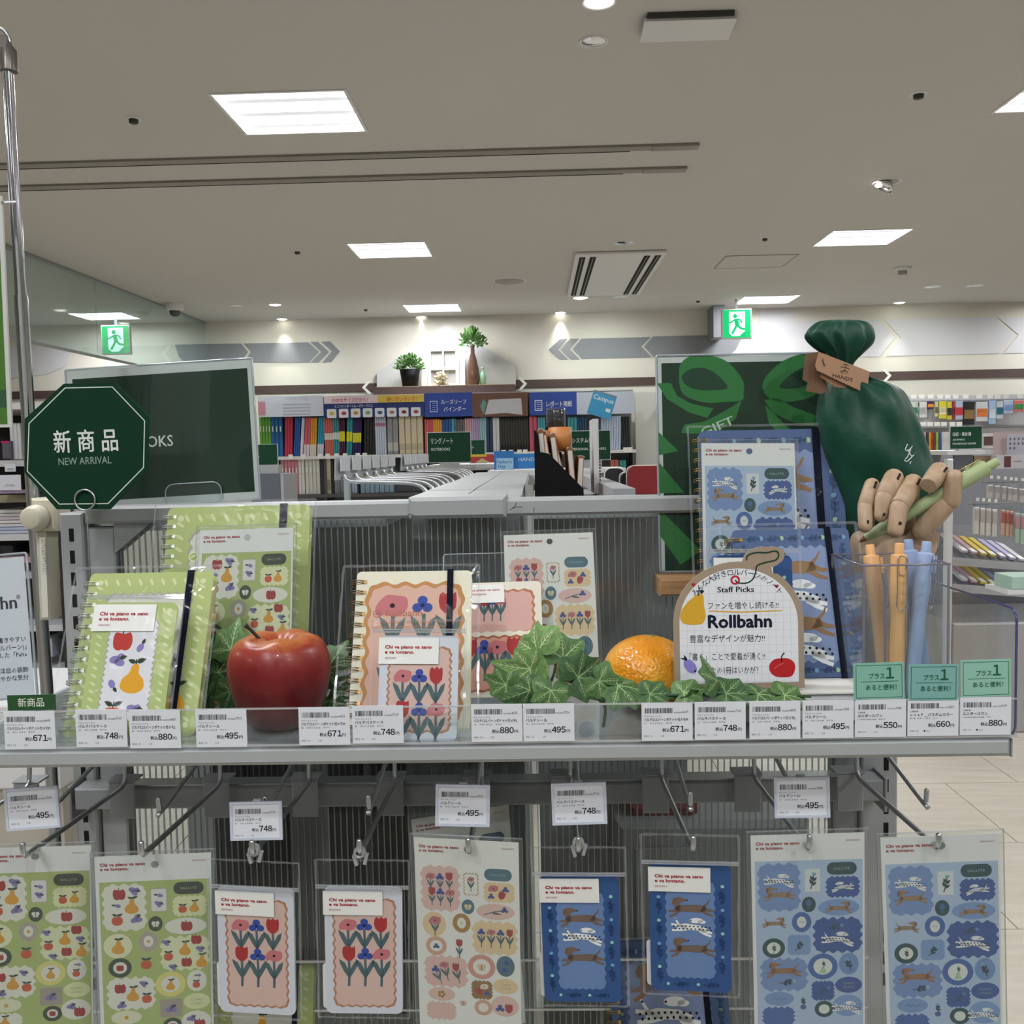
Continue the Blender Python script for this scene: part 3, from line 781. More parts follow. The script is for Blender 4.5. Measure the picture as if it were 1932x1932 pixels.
def a_sprig(a, x, y, h, rot=0, col='#1f4348', bud='#7fb0c4', lv=3):
    a.push(x, y, h / 100, rot)
    a.stroke([(0, 50), (4, 0), (0, -36)], 6, col, lv)
    for q, l, r in ((26, 34, -50), (18, 34, 235), (0, 32, -55), (-6, 30, 230)): a_leaf(a, 2, q, l, 17, r, col, lv)
    a.blob([(-10, -36), (-8, -52), (0, -48), (8, -54), (11, -38), (0, -30)], bud, lv); a.pop()
def a_butterfly(a, x, y, s, col, body, lv=3):
    a.push(x, y, s / 100)
    for k in (-1, 1):
        a.ell(k * 22, -10, 24, 26, col, lv, 14, k * -25); a.ell(k * 16, 22, 16, 18, col, lv, 12)
    a.stroke([(0, -14), (0, 30)], 6, body, lv + 1); a.stroke([(0, -14), (-10, -34)], 3, body, lv + 1); a.stroke([(0, -14), (10, -34)], 3, body, lv + 1); a.pop()
HEAD = 'Chi va piano va sano'; HEAD2 = 'e va lontano.'; MAKER = 'DELFONICS'
CR = '#ab1f30'
def a_head(a, x, y, w, lv=2, maker=True):
    a.text(HEAD, x, y, w * .1, CR, lv, 0.06, w); a.text(HEAD2, x, y + w * .108, w * .1, CR, lv, 0.06, w * .625)
    if maker: a.text(MAKER, x, y + w * .225, w * .06, '#b0525c', lv, 0, w * .25)

def sticker_art(theme, W=805.0, H=1690.0, scale=1.0, ypl=None):
    """full sticker sheet; drawing units 805 wide"""
    a = Art(scale, H)
    T = {'green': dict(bg='#b3c376', paper='#f2f2ee', w1='#eceada', st='#eae7df', pill=DKG, w2='#e9eab6', ov='#33472f', o2='#eceadb', rg='#b5ab9c', w3='#e9ebc0', rd='#33472f', cr='#ecebc0', w4='#eceada', rb='#e6dc83', o3='#eceada', sq='#aca294', ci='#e4e8b0', o5='#e8e8c4', wv='#eceada', txt='#a3b48e', inner='#eceadd'),
         'pink': dict(bg='#eeeadb', paper='#f4f2ea', w1='#e8bfb4', st='#f1eee2', pill='#4a7280', w2='#ecd0a0', ov='#4a7280', o2='#e9c2b6', rg='#b08440', w3='#ecd0a0', rd='#dba98c', cr='#ecd0a0', w4='#e8bfb4', rb='#d9988a', o3='#4a7280', sq='#99703a', ci='#ecd0a0', o5='#e9c2b6', wv='#e8bfb4', txt='#9fb0b0', inner='#f1eee0'),
         'blue': dict(bg='#b4c8e2', paper='#f2f2ee', w1='#7996c8', st='#dfe3e2', pill='#164a4c', w2='#38599c', ov='#164a4c', o2='#7fa0cf', rg='#4467ab', w3='#38599c', rd='#164a4c', cr='#b4c8e2', w4='#7996c8', rb='#4467ab', o3='#6f95c4', sq='#38599c', ci='#38599c', o5='#7c9dcb', wv='#4467ab', txt='#8fb0b8', inner='#e3e8df')}[theme]
    X, Y = 1030.0, 555.0
    a.push(-X, -Y)
    R_ = lambda x0, y0, x1, y1, c, lv=1: a.rect(x0, y0, x1, y1, c, lv)
    R_(1030, 555, 1835, Y + H, T['paper'], 0)
    if theme != 'pink': R_(1055, 755, 1822, Y + H - 40, T['bg'], 1)
    a.push(0, 0)
    a.text(HEAD, 1066, 629, 32, CR, 3, 0.06, 310); a.text(HEAD2, 1066, 663, 32, CR, 3, 0.06, 194)
    a.text(MAKER, 1704, 614, 17, '#b0606a', 3, 0, 96)
    a.pop()
    a.wavy(1078, 778, 1372, 1140, 9, 3, 4, T['w1'], 2, 36)
    if theme == 'green': a.wavy(1406, 816, 1522, 1002, 3.5, 6, 9, '#b5ab9c', 2, 5); a.wavy(1411, 821, 1517, 997, 3.5, 6, 9, T['st'], 3, 5)
    elif theme == 'pink': a.wavy(1410, 824, 1518, 998, 3, 5, 8, None, 2, 8, line=5) if False else (a.wavy(1408, 822, 1520, 1000, 4, 4, 6, '#b0803f', 2, 8), a.wavy(1413, 827, 1515, 995, 4, 4, 6, T['st'], 3, 8))
    else: R_(1411, 822, 1519, 999, T['st'], 2)
    a.rr(1568, 775, 1780, 872, 47, T['pill'], 2, 8); a.text('SALUTE', 1674, 833, 27, T['txt'], 3, 0, 118, 'c')
    a.wavy(1563, 887, 1797, 1046, 6, 5, 3, T['w2'], 2, 24)
    a.ell(1437, 1098, 50, 61, T['ov'], 2); a.ell(1650, 1126, 148, 66, T['o2'], 2, 28)
    a.ring(1384, 1236, 70, 80, 0, T['rg'], 2, 28, 34, 45); a.ell(1384, 1236, 34, 45, T['inner'], 2)
    a.wavy(1472, 1210, 1811, 1478, 10, 4, 3, T['w3'], 2, 36)
    a.ring(1180, 1438, 82, 79, 0, T['rd'], 2, 28, 49, 47); a.ell(1180, 1438, 49, 47, T['inner'], 2)
    a.wavy(1088, 1523, 1418, 1778, 10, 4, 3, T['w4'], 2, 36)
    a.ring(1533, 1592, 107, 103, 0, T['rb'], 2, 32, 68, 66); a.ell(1533, 1592, 68, 66, T['inner'], 2)
    a.ell(1720, 1574, 71, 87, T['o3'], 2, 24)
    a.wavy(1452, 1710, 1613, 1863, 5, 4, 4, T['sq'], 2, 20) if theme != 'green' else a.wavy(1452, 1714, 1613, 1863, 3, 8, 8, T['sq'], 2, 6)
    a.ell(1718, 1743, 97, 65, T['ci'], 2, 24)
    a.text('CIAO', 1718, 1738, 26, '#8fa4a8' if theme == 'blue' else '#a8a088', 3, 0, 82, 'c'); a.text('CIAO', 1718, 1770, 26, '#8fa4a8' if theme == 'blue' else '#a8a088', 3, 0, 82, 'c')
    a.ell(1213, 1845, 108, 57, T['o5'], 2, 24)
    a.wavy(1092, 1915, 1322, 2060, 7, 4, 3, T['wv'], 2, 26); a.ring(1540, 1935, 70, 66, 0, T['rd'], 2, 24, 40, 38); a.ell(1540, 1935, 40, 38, T['inner'], 2)
    a.ell(1710, 1910, 108, 88, T['o2'], 2, 26)
    if theme == 'green':
        a_apple(a, 1190, 855, 86); a_plum(a, 1296, 825, 80, 20, 3, 2); a_pear(a, 1275, 950, 98); a_plum(a, 1170, 940, 60, 200); a_orange(a, 1172, 1060, 78)
        a_plum(a, 1302, 1050, 84, -40, 3, 2)
        a_plum(a, 1464, 870, 60, 200, 4); a_plum(a, 1464, 935, 62, 20, 4, 2)
        a_orange(a, 1630, 990, 60); a_pear(a, 1712, 975, 70); a_butterfly(a, 1437, 1098, 62, '#eceadd', '#33472f'); a_apple(a, 1655, 1128, 80)
        a.ell(1170, 1262, 100, 98, T['cr'], 2, 26); a_pear(a, 1172, 1270, 92); a.ell(1384, 1236, 13, 13, GOLD, 3, 8)
        for x, y, k in ((1508, 1248, 'p'), (1722, 1240, 'a'), (1640, 1310, 'r'), (1522, 1366, 'o'), (1748, 1312, 'p'), (1650, 1420, 'a'), (1758, 1416, 'r'), (1552, 1448, 'p')):
            {'p': lambda: a_plum(a, x, y, 62, 10, 3, 2), 'a': lambda: a_apple(a, x, y, 74), 'r': lambda: a_pear(a, x, y, 84), 'o': lambda: a_orange(a, x, y, 66)}[k]()
        a_apple(a, 1180, 1440, 50); a_orange(a, 1364, 1420, 76)
        a_apple(a, 1176, 1608, 78); a_pear(a, 1264, 1660, 90); a_plum(a, 1342, 1572, 62, 20, 3, 2); a_orange(a, 1362, 1700, 70); a_plum(a, 1180, 1740, 70, -40, 3, 2)
        a_pear(a, 1533, 1600, 66); a_plum(a, 1728, 1530, 46, 190); a_orange(a, 1716, 1606, 54); a_plum(a, 1530, 1790, 84, -30, 3, 2)
        a.ell(1213, 1845, 16, 16, GOLD, 3, 8); a_plum(a, 1675, 1880, 70, -20, 3, 2); a_apple(a, 1735, 1935, 80); a_apple(a, 1540, 1936, 44); a_pear(a, 1200, 1990, 80)
    elif theme == 'pink':
        for i, (f, x, y) in enumerate(((a_poppy, 1150, 860), (a_blue, 1224, 862), (a_tulip, 1296, 858), (a_tulip, 1158, 985), (a_blue, 1224, 985), (a_poppy, 1300, 990))):
            a_stem(a, x, y + 25, 92, 3, w=8); f(a, x, y, 62, 4)
        a_stem(a, 1464, 880, 92, 4, w=6); a_poppy(a, 1464, 868, 46, 5)
        a_poppy(a, 1635, 935, 66); a_blue(a, 1730, 940, 52); a_tulip(a, 1700, 990, 62, rot=20); a_blue(a, 1618, 1000, 50)
        a_butterfly(a, 1437, 1098, 62, '#e6d6a8', '#33474f')
        a.stroke([(1560, 1155), (1640, 1125), (1710, 1112)], 7, '#51686d', 3); a_leaf(a, 1620, 1135, 80, 18, 8, '#51686d', 3); a_blue(a, 1720, 1108, 54)
        a.ell(1170, 1258, 92, 102, T['cr'], 2, 24); a_stem(a, 1175, 1245, 108, 3, w=7); a_poppy(a, 1175, 1225, 82, 4); a.ring(1384, 1236, 12, 12, 5, '#c8c0a0', 3, 10)
        for f, x in ((a_blue, 1536), (a_poppy, 1612), (a_blue, 1686), (a_tulip, 1756)): a_stem(a, x, 1318, 108, 3, w=7); f(a, x, 1296, 58, 4)
        a_blue(a, 1180, 1440, 50, 3); a_stem(a, 1362, 1438, 92, 3, w=8); a_tulip(a, 1362, 1404, 58, 4)
        for f, x, y, l in ((a_blue, 1170, 1632, -24), (a_poppy, 1238, 1594, -16), (a_tulip, 1330, 1610, -14)): a_stem(a, x, y + 18, 120, 3, w=6, lean=l); f(a, x, y, 62, 4)
        a_butterfly(a, 1533, 1596, 78, '#e9c9a8', '#5a4a3a'); a_blue(a, 1728, 1542, 46); a_blue(a, 1712, 1606, 46)
        a_poppy(a, 1550, 1756, 56, col='#ecd8c0'); a_tulip(a, 1508, 1800, 56, rot=-30); a_blue(a, 1572, 1812, 48)
        for k in range(5): a.ell(1213 + 20 * math.cos(k * 1.257), 1845 + 20 * math.sin(k * 1.257), 13, 13, '#b07f35', 3, 10)
        a.ell(1213, 1845, 7, 7, '#ecd8b0', 4, 8); a_blue(a, 1672, 1930, 66); a_tulip(a, 1740, 1930, 70); a_butterfly(a, 1380, 1910, 62, '#e8bfb4', '#5a4a3a')
    else:
        a_dog(a, 1226, 912, 176, spots=True); a_dog(a, 1226, 1015, 170, '#9c8062'); a_sprig(a, 1464, 915, 130, 12)
        a_dog(a, 1680, 970, 130, spots=True, flip=True); a.ell(1437, 1088, 20, 24, '#3a66a0', 3); a.stroke([(1425, 1126), (1449, 1126)], 10, '#3a66a0', 3)
        a_dog(a, 1650, 1130, 144, '#9c8062', flip=True); a_dog(a, 1188, 1240, 130, '#9c8062', flip=True)
        a.stroke([(1368, 1240), (1380, 1228), (1390, 1240), (1402, 1232)], 5, '#7b95c4', 3)
        a_sprig(a, 1622, 1276, 118, 80, '#25506a', '#5f93c8'); a_dog(a, 1640, 1380, 190, spots=True)
        a_sprig(a, 1182, 1440, 74, 5, '#1f4348', '#a8c8b0'); a.wavy(1282, 1337, 1446, 1495, 4, 5, 5, '#7ea0cc', 2, 20); a_sprig(a, 1366, 1420, 106, 38)
        a_dog(a, 1250, 1618, 190, '#9c7050'); a_sprig(a, 1275, 1710, 118, 82, '#1f3f56', '#9ac4cc')
        a.poly([(1526, 1595), (1542, 1595), (1560, 1645), (1508, 1645)], '#a9cba6', 3); a_sprig(a, 1538, 1570, 56, 0, '#1d4a56', '#c8dcd0', 4)
        a_sprig(a, 1718, 1580, 112, -18); a_sprig(a, 1536, 1790, 110, 50, '#26527c', '#4f86c0')
        a.stroke([(1165, 1850), (1185, 1832), (1200, 1856), (1216, 1834), (1232, 1856), (1262, 1842)], 6, '#44659c', 3)
        a_sprig(a, 1388, 1870, 80, 0, '#1f3f56'); a.ell(1388, 1915, 22, 20, '#44659c', 3); a_dog(a, 1700, 1930, 170, spots=True)
    a.pop()
    return a

def flowers6(a, x0, y0, dx, dy, s, lv=3):
    order = ((a_poppy, a_blue, a_tulip), (a_tulip, a_blue, a_poppy))
    for r in (0, 1):
        for i in (0, 1, 2):
            x = x0 + dx * i + (4 * r); y = y0 + dy * r
            a_stem(a, x, y + s * .3, dy * .95 if r == 0 else dy * .98, lv, w=8)
            order[r][i](a, x, y, s, lv + 1)
def dots_border(a, x0, y0, x1, y1, n, m, col):
    """slanted pale grains along the green border"""
    for i in range(n):
        x = x0 + (x1 - x0) * (i + .5) / n; a.ell(x, y0, 9, 24, col, 2, 10, -28); a.ell(x, y1, 9, 24, col, 2, 10, -28)
    for i in range(m):
        y = y0 + (y1 - y0) * (i + .5) / m; a.ell(x0, y, 9, 24, col, 2, 10, -58); a.ell(x1, y, 9, 24, col, 2, 10, -58)
    for x, y in ((x0, y0), (x1, y0), (x0, y1), (x1, y1)): a.ell(x, y, 17, 17, col, 2, 14)
def grow(a, col='#b9ce73'): pass
def cover_art(theme, scale, W, H):
    """notebook cover in units W x H (spine on the left)"""
    a = Art(scale, H)
    if theme == 'green':
        a.rr(0, 0, W, H, 30, '#afbd7c', 0)
        dots_border(a, 70, 60, W - 60, H - 60, 9, 13, '#cfd6a4')
        a.wavy(122, 128, W - 112, H - 118, 8, 9, 12, '#a9a595', 1, 20); a.wavy(134, 140, W - 124, H - 130, 8, 9, 12, '#d3d2c6', 2, 20)
        for x, y, f in ((230, 250, 0), (480, 240, 1), (360, 420, 2), (540, 520, 1), (250, 560, 3), (420, 700, 0), (600, 760, 2), (240, 820, 1)):
            (lambda: a_apple(a, x, y, 110), lambda: a_plum(a, x, y, 110, 20, 3, 2), lambda: a_pear(a, x, y, 130), lambda: a_orange(a, x, y, 110))[f]()
        a.ell(150, 262, 26, 26, '#e8ecd0', 4); a.ell(150, 262, 20, 20, '#a9bb70', 5); a.stroke([(136, 268), (150, 258), (166, 256)], 7, '#e8ecd0', 6)
    elif theme == 'pink':
        a.rr(0, 0, W, H, 30, '#e5e0cb', 0)
        a.wavy(70, 80, W - 50, H - 70, 11, 4, 6, '#c08a58', 1, 46); a.wavy(96, 106, W - 76, H - 96, 11, 4, 6, '#d9b09f', 2, 40)
        for (f, x, y, s) in ((a_poppy, 235, 230, 175), (a_blue, 430, 225, 125), (a_tulip, 590, 220, 130)):
            a_stem(a, x + 10, y + 60, 270, 3, '#5c6f6c', w=9); f(a, x, y, s, 4)
        for (f, x, y, s) in ((a_tulip, 235, 560, 120), (a_blue, 420, 560, 110), (a_poppy, 590, 560, 150)):
            a_stem(a, x, y + 50, 250, 3, '#5c6f6c', w=9); f(a, x, y, s, 4)
        a.ring(145, 283, 26, 24, 4, '#9b5f4a', 5); a.stroke([(130, 290), (145, 280), (162, 276)], 6, '#9b5f4a', 5)
        a.text('Rollbahn', 200, 300, 62, '#b5755e', 5, 0.015, 230)
        a.text('Terminkalender · Das Flugzeug · Die Notizen', 110, 345, 22, '#c9846a', 5, 0, 560); a.text('machen Sie sich schnell auf den Weg', 110, 375, 22, '#c9846a', 5, 0, 470)
    else:
        a.rr(0, 0, W, H, 30, '#53678f', 0)
        a.wavy(108, 118, W - 118, H - 96, 9, 7, 10, '#8797bd', 1, 40)
        for y, sp in ((250, 0), (440, 1), (610, 0), (780, 1), (930, 0)):
            if y < H - 140: a_dog(a, W * .48, y, 330, '#957656', spots=bool(sp))
        for i in range(5):
            x = 120 + i * (W - 220) / 4.0; a.ell(x + 60, 60, 15, 15, '#a9cba8' if i % 2 else '#78a6c6', 2, 14); a.push(x, 60, 1, 90); a_sprig(a, 0, 0, 110, 0, '#3b5278', '#3b5278', 2); a.pop()
            a.ell(x + 60, H - 45, 14, 14, '#a9cba8' if i % 2 else '#78a6c6', 2, 14); a.push(x, H - 48, 1, 90); a_sprig(a, 0, 0, 100, 0, '#35496c', '#35496c', 2); a.pop()
        for i in range(7):
            y = 160 + i * (H - 280) / 6.0
            for x in (60, W - 55): a_sprig(a, x, y, 120, 6, '#3b5278', '#3b5278', 2); a.ell(x, y + 70, 13, 13, '#78a6c6' if i % 2 else '#a9cba8', 2, 14)
        a.text('Rollbahn', 130, 300, 62, '#7f7f96', 5, 0.015, 230)
    return a
def pass_art(theme, W=560.0, H=920.0, scale=1.0, full=True):
    """pass case face; units 560 x 920"""
    a = Art(scale, H)
    if theme == 'pink':
        a.rr(0, 0, W, H, 45, '#d0d4de', 0)
        a.wavy(60, 80, W - 48, H - 55, 6, 6, 11, '#b08064', 1, 30); a.wavy(74, 94, W - 62, H - 69, 6, 6, 11, '#d3b5ab', 2, 28)
        flowers6(a, 168, 285, 118, 232, 108)
    elif theme == 'blue':
        a.rr(0, 0, W, H, 45, '#34568c', 0)
        a.wavy(112, 130, W - 112, H - 105, 6, 6, 10, '#6b87b6', 1, 20)
        a_dog(a, 285, 330, 230, '#766459'); a_dog(a, 290, 480, 230, spots=True); a_dog(a, 290, 640, 230, '#766459')
        for i in range(4):
            y = 250 + i * 180
            a_sprig(a, 62, y + 70, 120, 0, '#22406e', '#22406e', 2); a_sprig(a, W - 60, y - 20, 120, 180, '#22406e', '#22406e', 2)
            a.ell(62, y, 13, 13, '#9ad0c8' if i % 2 else '#7aaad8', 3, 12); a.ell(W - 58, y - 90, 13, 13, '#7aaad8' if i % 2 else '#9ad0c8', 3, 12)
        for x in (120, 330): a.ell(x, H - 56, 12, 12, '#9ad0c8', 3, 12); a.push(x + 90, H - 56, 1, 90); a_sprig(a, 0, 0, 110, 0, '#22406e', '#22406e', 2); a.pop()
    else:
        a.rr(0, 0, W, H, 45, '#afbf7c', 0)
        dots_border(a, 52, 56, W - 50, H - 50, 6, 15, '#cdd6a2')
        a.wavy(110, 110, W - 110, H - 90, 7, 8, 16, '#aaa69a', 1, 20); a.wavy(120, 120, W - 120, H - 100, 7, 8, 16, '#dcdce2', 2, 20)
        a_apple(a, 215, 270, 130, col='#b83a35'); a_plum(a, 350, 300, 90, -60); a_plum(a, 200, 390, 110, -10, 3, 2); a_pear(a, 320, 520, 165); a_plum(a, 190, 570, 90, 60)
        a_orange(a, 210, 760, 125); a_plum(a, 355, 720, 100, 10, 3, 2)
    return a

def tag_art(t1, maker, name, code, price, foot, digits, W=365.0, H=275.0, scale=1.0, dot=False):
    a = Art(scale, H)
    a.rect(0, 0, W, H, '#d8dbe1', 0)
    r = random.Random(digits); x = 24
    while x < 222:
        w = r.choice((1.6, 1.6, 3.2, 4.8)); a.rect(x, 36, x + w, 74, '#23262b', 1); x += w + r.choice((1.8, 1.8, 3.4, 4.6))
    a.text(digits[:7], 230, 74, 15, '#555a62', 1, 0, 60); a.text(digits[7:], 292, 74, 27, '#3c4048', 1, 0, 40)
    a.text(maker, 18, 100, 14, '#3c4048', 1, 0, 118 if len(maker) > 5 else 56, res=1)
    a.text(name, 18, 130, 27, '#1c1f25', 1, 0.03, min(312, 25.5 * len(name)), res=1)
    a.text(code, 18, 152, 15, '#5a5e66', 1, 0, 200)
    a.text('税込', 148, 208, 28, '#1c1f25', 1, 0.03, 54, res=1); [a.text(chr(0xFF10 + int(ch)), 205 + 33.5 * i + (5 if ch == '1' else 0), 210, 57, '#1c1f24', 1, .04) for i, ch in enumerate(price)]; a.text('円', 308, 210, 26, '#1c1f25', 1, 0.02, 26, res=1)
    a.text(foot[0], 18, 246, 18, '#4c5058', 1, 0, 60); a.text(foot[1], 138, 246, 18, '#4c5058', 1, 0, 22)
    if dot: a.ell(122, 239, 7, 7, '#23262b', 1, 10)
    return a
# ============================================================ PRODUCTS
M_paper = mat('white_card', '#efefeb', 0.6); M_cream = mat('cream_pages', '#d8cba8', 0.7)
M_navy = mat('navy_elastic', '#0a1022', 0.8, spec=.1); M_bronze = mat('bronze_wire', '#8a7048', 0.3, metal=1.0); M_gold = mat('gold_wire', '#c2a35c', 0.22, metal=1.0)
M_silver = mat('pale_wire', '#c9c9bd', 0.3, metal=0.6)
M_kraft = mat('kraft_board', '#9c8b76', 0.8); M_sleeve = clear('clear_sleeve', '#f6f8f8', 0.02, 0.03)
M_zip = clear('zip_strip', '#e8ecee', 0.12, 0.25, '#eef2f5')

def film(parent, x0, y0, x1, y1, z, seam=0.0022, seed=1, flat=False, wr=0.0016, name='cellophane_bag', back=None):
    """clear bag: a slightly crumpled front sheet, a back sheet and welded edges"""
    r = random.Random(seed); nx, ny = 9, 12; vs = []; fs = []
    for j in range(ny + 1):
        for i in range(nx + 1):
            e = 0 if i in (0, nx) or j in (0, ny) else 1
            vs.append((x0 + (x1 - x0) * i / nx, y0 + (y1 - y0) * j / ny, z + (e * (r.random()) * wr)))
    for j in range(ny):
        for i in range(nx):
            a = j * (nx + 1) + i; fs.append((a, a + 1, a + nx + 2, a + nx + 1))
    m = MB(); m.add(vs, fs, True)
    o = m.build(name, M_film, parent)
    m = MB()
    for p, q in (((x0, y0), (x0, y1)), ((x1, y0), (x1, y1)), ((x0, y1), (x1, y1)), ((x0, y0), (x1, y0))):
        dx = seam if p[0] == q[0] else 0; dy = seam if p[1] == q[1] else 0; n = 14; a = []
        for k in range(n + 1):
            t = k / n; j1 = r.uniform(-.0006, .0006)
            a.append((p[0] + (q[0] - p[0]) * t - dx / 2 + j1 * (dx > 0), p[1] + (q[1] - p[1]) * t - dy / 2 + j1 * (dy > 0), z - .0002))
            a.append((p[0] + (q[0] - p[0]) * t + dx / 2, p[1] + (q[1] - p[1]) * t + dy / 2, z - .0002 + r.uniform(0, .0012)))
        m.add(a, [(2 * k, 2 * k + 1, 2 * k + 3, 2 * k + 2) for k in range(n)], True)
    m.build('bag_seam', M_filmh, o)
    return o

def notebook(theme, M, W, H, label, ringm, band=.79, thick=0.011, seed=1, bag=True, rings=None):
    t = thing('ring_notebook', label, 'notebook', M, 'spiral notebooks with elastic band')
    r = 0.0055
    col = {'green': '#afbd7c', 'pink': '#e5e0cb', 'blue': '#53678f'}[theme]
    m = MB(); m.prism(rrect(0, 0, W, H, .006, 4), -0.0009, -0.00005); m.build('front_cover', mat('cover_' + theme, col, .5), t)
    m = MB(); m.prism(rrect(0.002, 0.002, W - .002, H - .002, .005, 4), -thick + .001, -0.0011); m.build('pages', M_cream, t)
    m = MB(); m.prism(rrect(0, 0, W, H, .006, 4), -thick, -thick + .0008); m.build('back_cover', mat('cover_' + theme, col, .5), t)
    U = 740.0; k = W / U; a = cover_art(theme, k, U, H / k); a.build('print', t, 0.0001)
    m = MB(); x = W * band; m.box(x, -0.001, -thick - .0008, x + W * .052, H + .0008, -thick); m.box(x, -0.0012, -thick - .0006, x + W * .052, -0.0002, .0016); m.box(x, H + .0002, -thick - .0006, x + W * .052, H + .0012, .0016); m.box(x, -0.001, .0009, x + W * .052, H + .0008, .0017)
    m.build('elastic_band', M_navy, t)
    n = rings or int(H / 0.0105); me = None
    for i in range(n):
        y = .008 + (H - .018) * i / (n - 1)
        if me is None:
            m = MB(); R_ = thick / 2 + .0030
            for dy in (-.0011, .0011):
                m.tube([(0.0012 + R_ * .92 * math.cos(q) , dy, -thick / 2 + R_ * math.sin(q)) for q in [math.radians(v) for v in range(15, 346, 30)]], .00048, 6)
            m.box(.0055, -.0018, .0001, .0095, .0018, .0006)
            o = m.build('ring', ringm, t); me = o.data
        else:
            o = bpy.data.objects.new('ring', me); COL.objects.link(o); o.parent = t
        o.location = (0, y, 0)
    if bag: film(t, -.012, -.004, W + .007, H + .004, .0042, seed=seed)
    return t

def sheet(theme, corners, Yb, Yt, label, hole='#8f949a', sleeve=True):
    M, W, H = card(*corners, Yb, Yt, 'auto' if corners[0][1] > 1700 else None)
    t = thing('sticker_sheet', label, 'stickers', M, 'sheets of stickers with Italian proverb header')
    m = MB(); m.box(0, 0, -0.0006, W, H, 0); m.build('backing_card', M_paper, t)
    k = W / 805.0; a = sticker_art(theme, H=H / k, scale=k)
    # keep the art inside the card
    zmin = 0.0004; keep = [i for i, f in enumerate(a.f) if min(a.v[j][1] for j in f) > -0.02]
    a.f = [a.f[i] for i in keep]; a.c = [a.c[i] for i in keep]
    a.v = [(x, max(y, zmin), z) for x, y, z in a.v]
    a.ell(413, 72, 27, 26, hole, 4)
    a.build('print', t, 0.0001)
    if sleeve:
        m = MB(); m.box(-.0035, -.004, .0012, W + .0035, H + .004, .0014); o = m.build('clear_sleeve', M_sleeve, t)
        m = MB()
        for x in (-.0035, W + .0031): m.box(x, -.004, -.0008, x + .0004, H + .004, .0012)
        m.box(-.0035, H + .0036, -.0008, W + .0035, H + .004, .0012); m.build('sleeve_edge', M_filmh, o)
    return t, W, H

def pass_case(theme, corners, Yb, Yt, label, bagtop=0.22, seed=1, tilt=0, side=True):
    M, W, H = card(*corners, Yb, Yt, 'auto' if corners[0][1] > 1700 else None)
    t = thing('pass_case', label, 'pass case', M, 'slim pass cases in zip bags')
    col = {'green': '#afbf7c', 'pink': '#d0d4de', 'blue': '#34568c'}[theme]
    m = MB(); m.prism(rrect(0, 0, W, H, W * .08, 5), -0.0035, 0); m.build('case_body', mat('case_' + theme, col, .3), t)
    k = W / 560.0; pass_art(theme, H=H / k, scale=k).build('print', t, .0001)
    if side:
        m = MB(); m.prism(rrect(-W * .05, .002, W * .2, H * .38, .003, 3), -.0042, -.0037); m.build('insert_card', M_paper, t)
    lx0, lx1, ly1, ly0 = -.012 * W, .75 * W, H - .03 * W, H - .38 * W + .02 * W
    m = MB(); m.box(lx0, ly0, .0012, lx1, ly1, .0018); lb = m.build('paper_label', M_paper, t)
    a = Art(k, (ly1 - ly0) / k); a_head(a, 46, 76, 330); o = a.build('print', lb, .0019); o.matrix_local = Matrix.Translation((lx0, ly0, 0))
    f = film(t, -.09 * W, -.02 * W, W * 1.09, H + .42 * W * (bagtop / .22), .0035, seed=seed, name='zip_bag')
    m = MB(); m.box(-.09 * W, H + .03 * W, .0040, 1.09 * W, H + .052 * W, .0046); m.box(-.09 * W, H + .06 * W, .0040, 1.09 * W, H + .082 * W, .0048)
    m.build('zip_strip', M_zip, f)
    return t, W, H

# ---- hanging row
sheet('green', ((-32, 2045), (178, 2030), (-48, 1602)), .815, .792, 'green fruit sticker sheet cut by the left edge of the photo, hanging on a hook')
sheet('green', ((195, 2060), (405, 2045), (178, 1617)), .815, .792, 'green fruit sticker sheet hanging whole beside the one cut by the left edge')
sheet('pink', ((815, 1965), (992, 1930), (799, 1543)), .915, .90, 'cream flower sticker sheet hanging half hidden behind the front one of its hook')
sheet('pink', ((795, 2010), (985, 2026), (781, 1580)), .812, .794, 'cream flower sticker sheet hanging in front at the centre hook')
sheet('blue', ((1426, 2040), (1632, 2037), (1416, 1577)), .812, .792, 'blue dog sticker sheet hanging on the second hook from the right')
sheet('blue', ((1678, 2060), (1894, 2057), (1661, 1581)), .808, .791, 'blue dog sticker sheet hanging furthest right')
pass_case('pink', ((416, 1908), (558, 1916), (408, 1674)), .812, .799, 'pale pass case with pink flower print hanging, left one of the two', seed=3)
pass_case('pink', ((616, 1911), (760, 1913), (611, 1675)), .812, .799, 'pale pass case with pink flower print hanging, right one of the two', seed=4)
pass_case('blue', ((1028, 1889), (1173, 1891), (1018, 1652)), .812, .799, 'blue pass case with running dogs hanging, left one of the two', seed=5)
pass_case('blue', ((1229, 1867), (1380, 1873), (1224, 1629)), .812, .799, 'blue pass case with running dogs hanging, right one of the two', seed=6)

